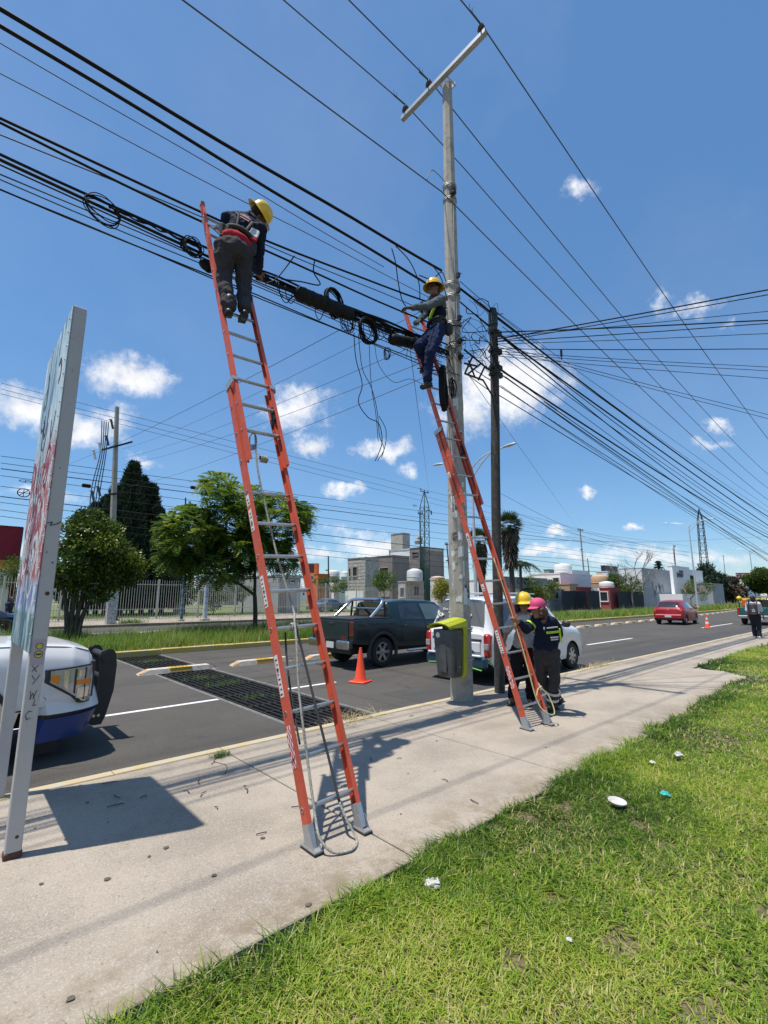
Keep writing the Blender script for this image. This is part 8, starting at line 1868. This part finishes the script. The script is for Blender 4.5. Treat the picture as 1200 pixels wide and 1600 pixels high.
OX = mat('red_shop_sign', (.50, .04, .03), .5); c0, c1 = atD(1151, 905, 100), atD(1173, 895, 100); t = thing('shop_sign', 'red shop sign with white letters on a post far right', 'sign', (c0.x, c0.y, 0)); ux = c1-c0; ux.z = 0; l = ux.length; ux.normalize(); Mr = Matrix((ux, V3((-ux.y, ux.x, 0)), V3((0, 0, 1)))).transposed(); zc = (c0.z+c1.z)/2; b = MB(); b.box(ux*l/2+V3((0, 0, zc)), (l, .3, c1.z-c0.z), Mr); b.build('sign_panel', OX, t)
text('OXXO', 'lettering', (c1.z-c0.z)*.85, LABW, t, frame(ux*l/2+V3((ux.y, -ux.x, 0))*.17+V3((0, 0, zc)), ux, (0, 0, 1)), .01, bold=True); b = MB(); b.cyl(ux*l/2+V3((0, 0, -.1)), ux*l/2+V3((0, 0, c0.z)), .12, n=8); b.build('sign_post', STEEL, t)
# dark screened fences along the far houses
def screen(px0, px1, dep, yt, label, m=DKG):
    a = atD(px0, yt, dep); x1 = atY(px1, yt, a.y).x; t = thing('screened_fence', label, 'fence', (a.x, a.y, 0)); n = max(2, int((x1-a.x)/2.4)); p0 = q0 = None
    for i in range(n):
        w = (x1-a.x)/n
        if p0 is None: o = p0 = MB().bbox((w/2, 0, a.z/2), (w-.1, .05, a.z), .01).build('fence_panel', m, t)
        else: o = p0.copy(); col.objects.link(o)
        o.location = (i*w, 0, 0)
        if q0 is None: o = q0 = MB().bbox((0, 0, a.z/2+.05), (.09, .09, a.z+.1), .01).build('post', STEEL, t)
        else: o = q0.copy(); col.objects.link(o)
        o.location = (i*w, 0, 0)
screen(878, 916, 55, 923, 'dark screened fence left of the far concrete pole'); screen(919, 936, 56, 923, 'short dark screened fence right of the far concrete pole'); screen(966, 1010, 60, 924, 'dark screened fence below the bare tree')
h = House('grey gate wall left of the dark fences', 'wall', 852, 858, 880, 56, 921, GRW_, 'gate_wall', lim=6); h.win('S', 866, 924, 872, 936, OPEN)
# distant low skyline so the street does not end in open fields
rs2 = random.Random(21); sk = [(WHW, 'pale'), (GRW_, 'grey'), (TANW, 'tan')]
h0 = None
for i in range(46):
    a = az+R(-62)+R(112)*i/45; d = rs2.uniform(150, 240); x, y = d*math.cos(a), d*math.sin(a)
    if y < 60: continue
    if h0 is None or i % 9 == 0:
        t = thing('distant_house', 'low flat roofed house on the skyline far behind the street', 'house', (x, y, 0), 0, 'houses on the far skyline'); b = MB(); b.box((0, 0, 2.6), (12, 9, 5.6)); b.build('wall', sk[(i//9) % 3][0], t); b = MB(); b.box((2, 1, 6.2), (3, 3, 1.8)); b.build('stair_head', sk[(i//9) % 3][0], t)
        for k in range(3): b = MB(); b.box((-4+3.6*k, -4.52, 3.4), (1.3, .06, 1.3)); b.build('window', WIND, t)
        h0 = t
    else: t = dup(h0, (x, y, 0))
    t.scale = (rs2.uniform(.7, 1.3), 1, rs2.uniform(.7, 1.15))

# ================================================================== LITTER AND SMALL MARKS
PAP = mat('crumpled_paper', (.50, .48, .45), .8, 0, .06, 12)
def crumple(px, py, r, label, m=PAP, cat='litter', flat=.35, name='paper_scrap', seed=1, z=.02):
    c = gnd(px, py); rs_ = random.Random(seed); b = MB(); b.sph((0, 0, r*flat), r, 10, 7); b.v = [(x*rs_.uniform(.65, 1.3), y*rs_.uniform(.65, 1.3), max(0, z_*flat*rs_.uniform(.4, 1.5))) for x, y, z_ in b.v]; o = b.build(name, m, None, label=label, cat=cat); o.location = (c.x, c.y, z); return o
crumple(675, 1384, .05, 'torn white plastic sheet scrap on the lawn edge near the walk', flat=.3, name='plastic_scrap', seed=3, z=.01)
crumple(1061, 1186, .045, 'white crumpled paper farthest up the lawn', seed=4, flat=.5, z=.03); crumple(890, 1476, .014, 'tiny white paper bit in the lawn below the disc', seed=5, z=.02); crumple(1020, 1195, .03, 'small beige scrap beside the farthest paper', seed=8)
crumple(1040, 1248, .038, 'turquoise crumpled wrapper on the lawn', mat('turquoise_plastic', (.04, .36, .32), .4, 0, .1, 20), seed=6, flat=.4, z=.03)
c = gnd(965, 1262); t = thing('foam_plate', 'round white foam plate lying on the lawn', 'plate', (c.x, c.y, .03)); b = MB(); b.lathe([(.001, .005), (.04, .005), (.05, .014), (.066, .022), (.068, .019), (.052, .006), (.05, 0), (.001, 0)], 24, Matrix.Rotation(.12, 4, 'X'), False); b.build('plate', PAP, t, smooth=40)
TWIG = mat('dry_twig', (.06, .045, .035), .9); GUM = mat('gum_spot', (.11, .095, .08), .9, spec=.1)
rs3 = random.Random(5); tw = []
for i, (x, y) in enumerate([(178, 1243), (167, 1262), (160, 1225), (230, 1245), (312, 1218), (330, 1195), (296, 1240), (322, 1238), (340, 1265), (400, 1305), (386, 1240), (470, 1260), (580, 1190), (620, 1186), (700, 1222), (455, 1262), (640, 1120), (735, 1250)]):
    c = gnd(x, y); L = rs3.uniform(.05, .13); a = rs3.uniform(0, 6.3); b = MB(); b.tube([(0, 0, .005), (L*.5*math.cos(a), L*.5*math.sin(a), .011), (L*math.cos(a+.25), L*math.sin(a+.25), .005)], .0035, 5); o = b.build('twig', TWIG, None, label='thin dry twig lying on the concrete sidewalk', cat='twig', group='dry twigs scattered on the sidewalk'); o.location = (c.x, c.y, .001)
sp = MB()
for i in range(70):
    X, Y = rs3.uniform(.3, 11), rs3.uniform(2.5, 5.0); r = rs3.choice((.004, .006, .009, .014)); n = 7
    sp.add([(X+r*math.cos(6.283*k/n)*rs3.uniform(.6, 1.2), Y+r*math.sin(6.283*k/n)*rs3.uniform(.6, 1.2), .0035) for k in range(n)], [list(range(n))])
for x, y in ((110, 1562), (168, 1374), (335, 1368), (260, 1325), (410, 1310), (482, 1414)):
    c = gnd(x, y); n = 9; sp.add([(c.x+.019*math.cos(6.283*k/n)*rs3.uniform(.6, 1.2), c.y+.018*math.sin(6.283*k/n)*rs3.uniform(.6, 1.2), .004) for k in range(n)], [list(range(n))])
sp.build('gum_spots', GUM, None, kind='stuff', label='dark spots of old gum and dirt on the concrete sidewalk', cat='stain', recalc=False)
# hairline crack in the walk by the tuft
c0 = gnd(343, 1182)
b = MB(); b.tube(smooth_path([(c0.x, c0.y, .0), (c0.x-.1, c0.y-.1, .0005), (c0.x-.06, c0.y-.3, .0), (c0.x-.16, c0.y-.5, .0)], 4), .003, 4); b.build('crack', TWIG, sidewalk)
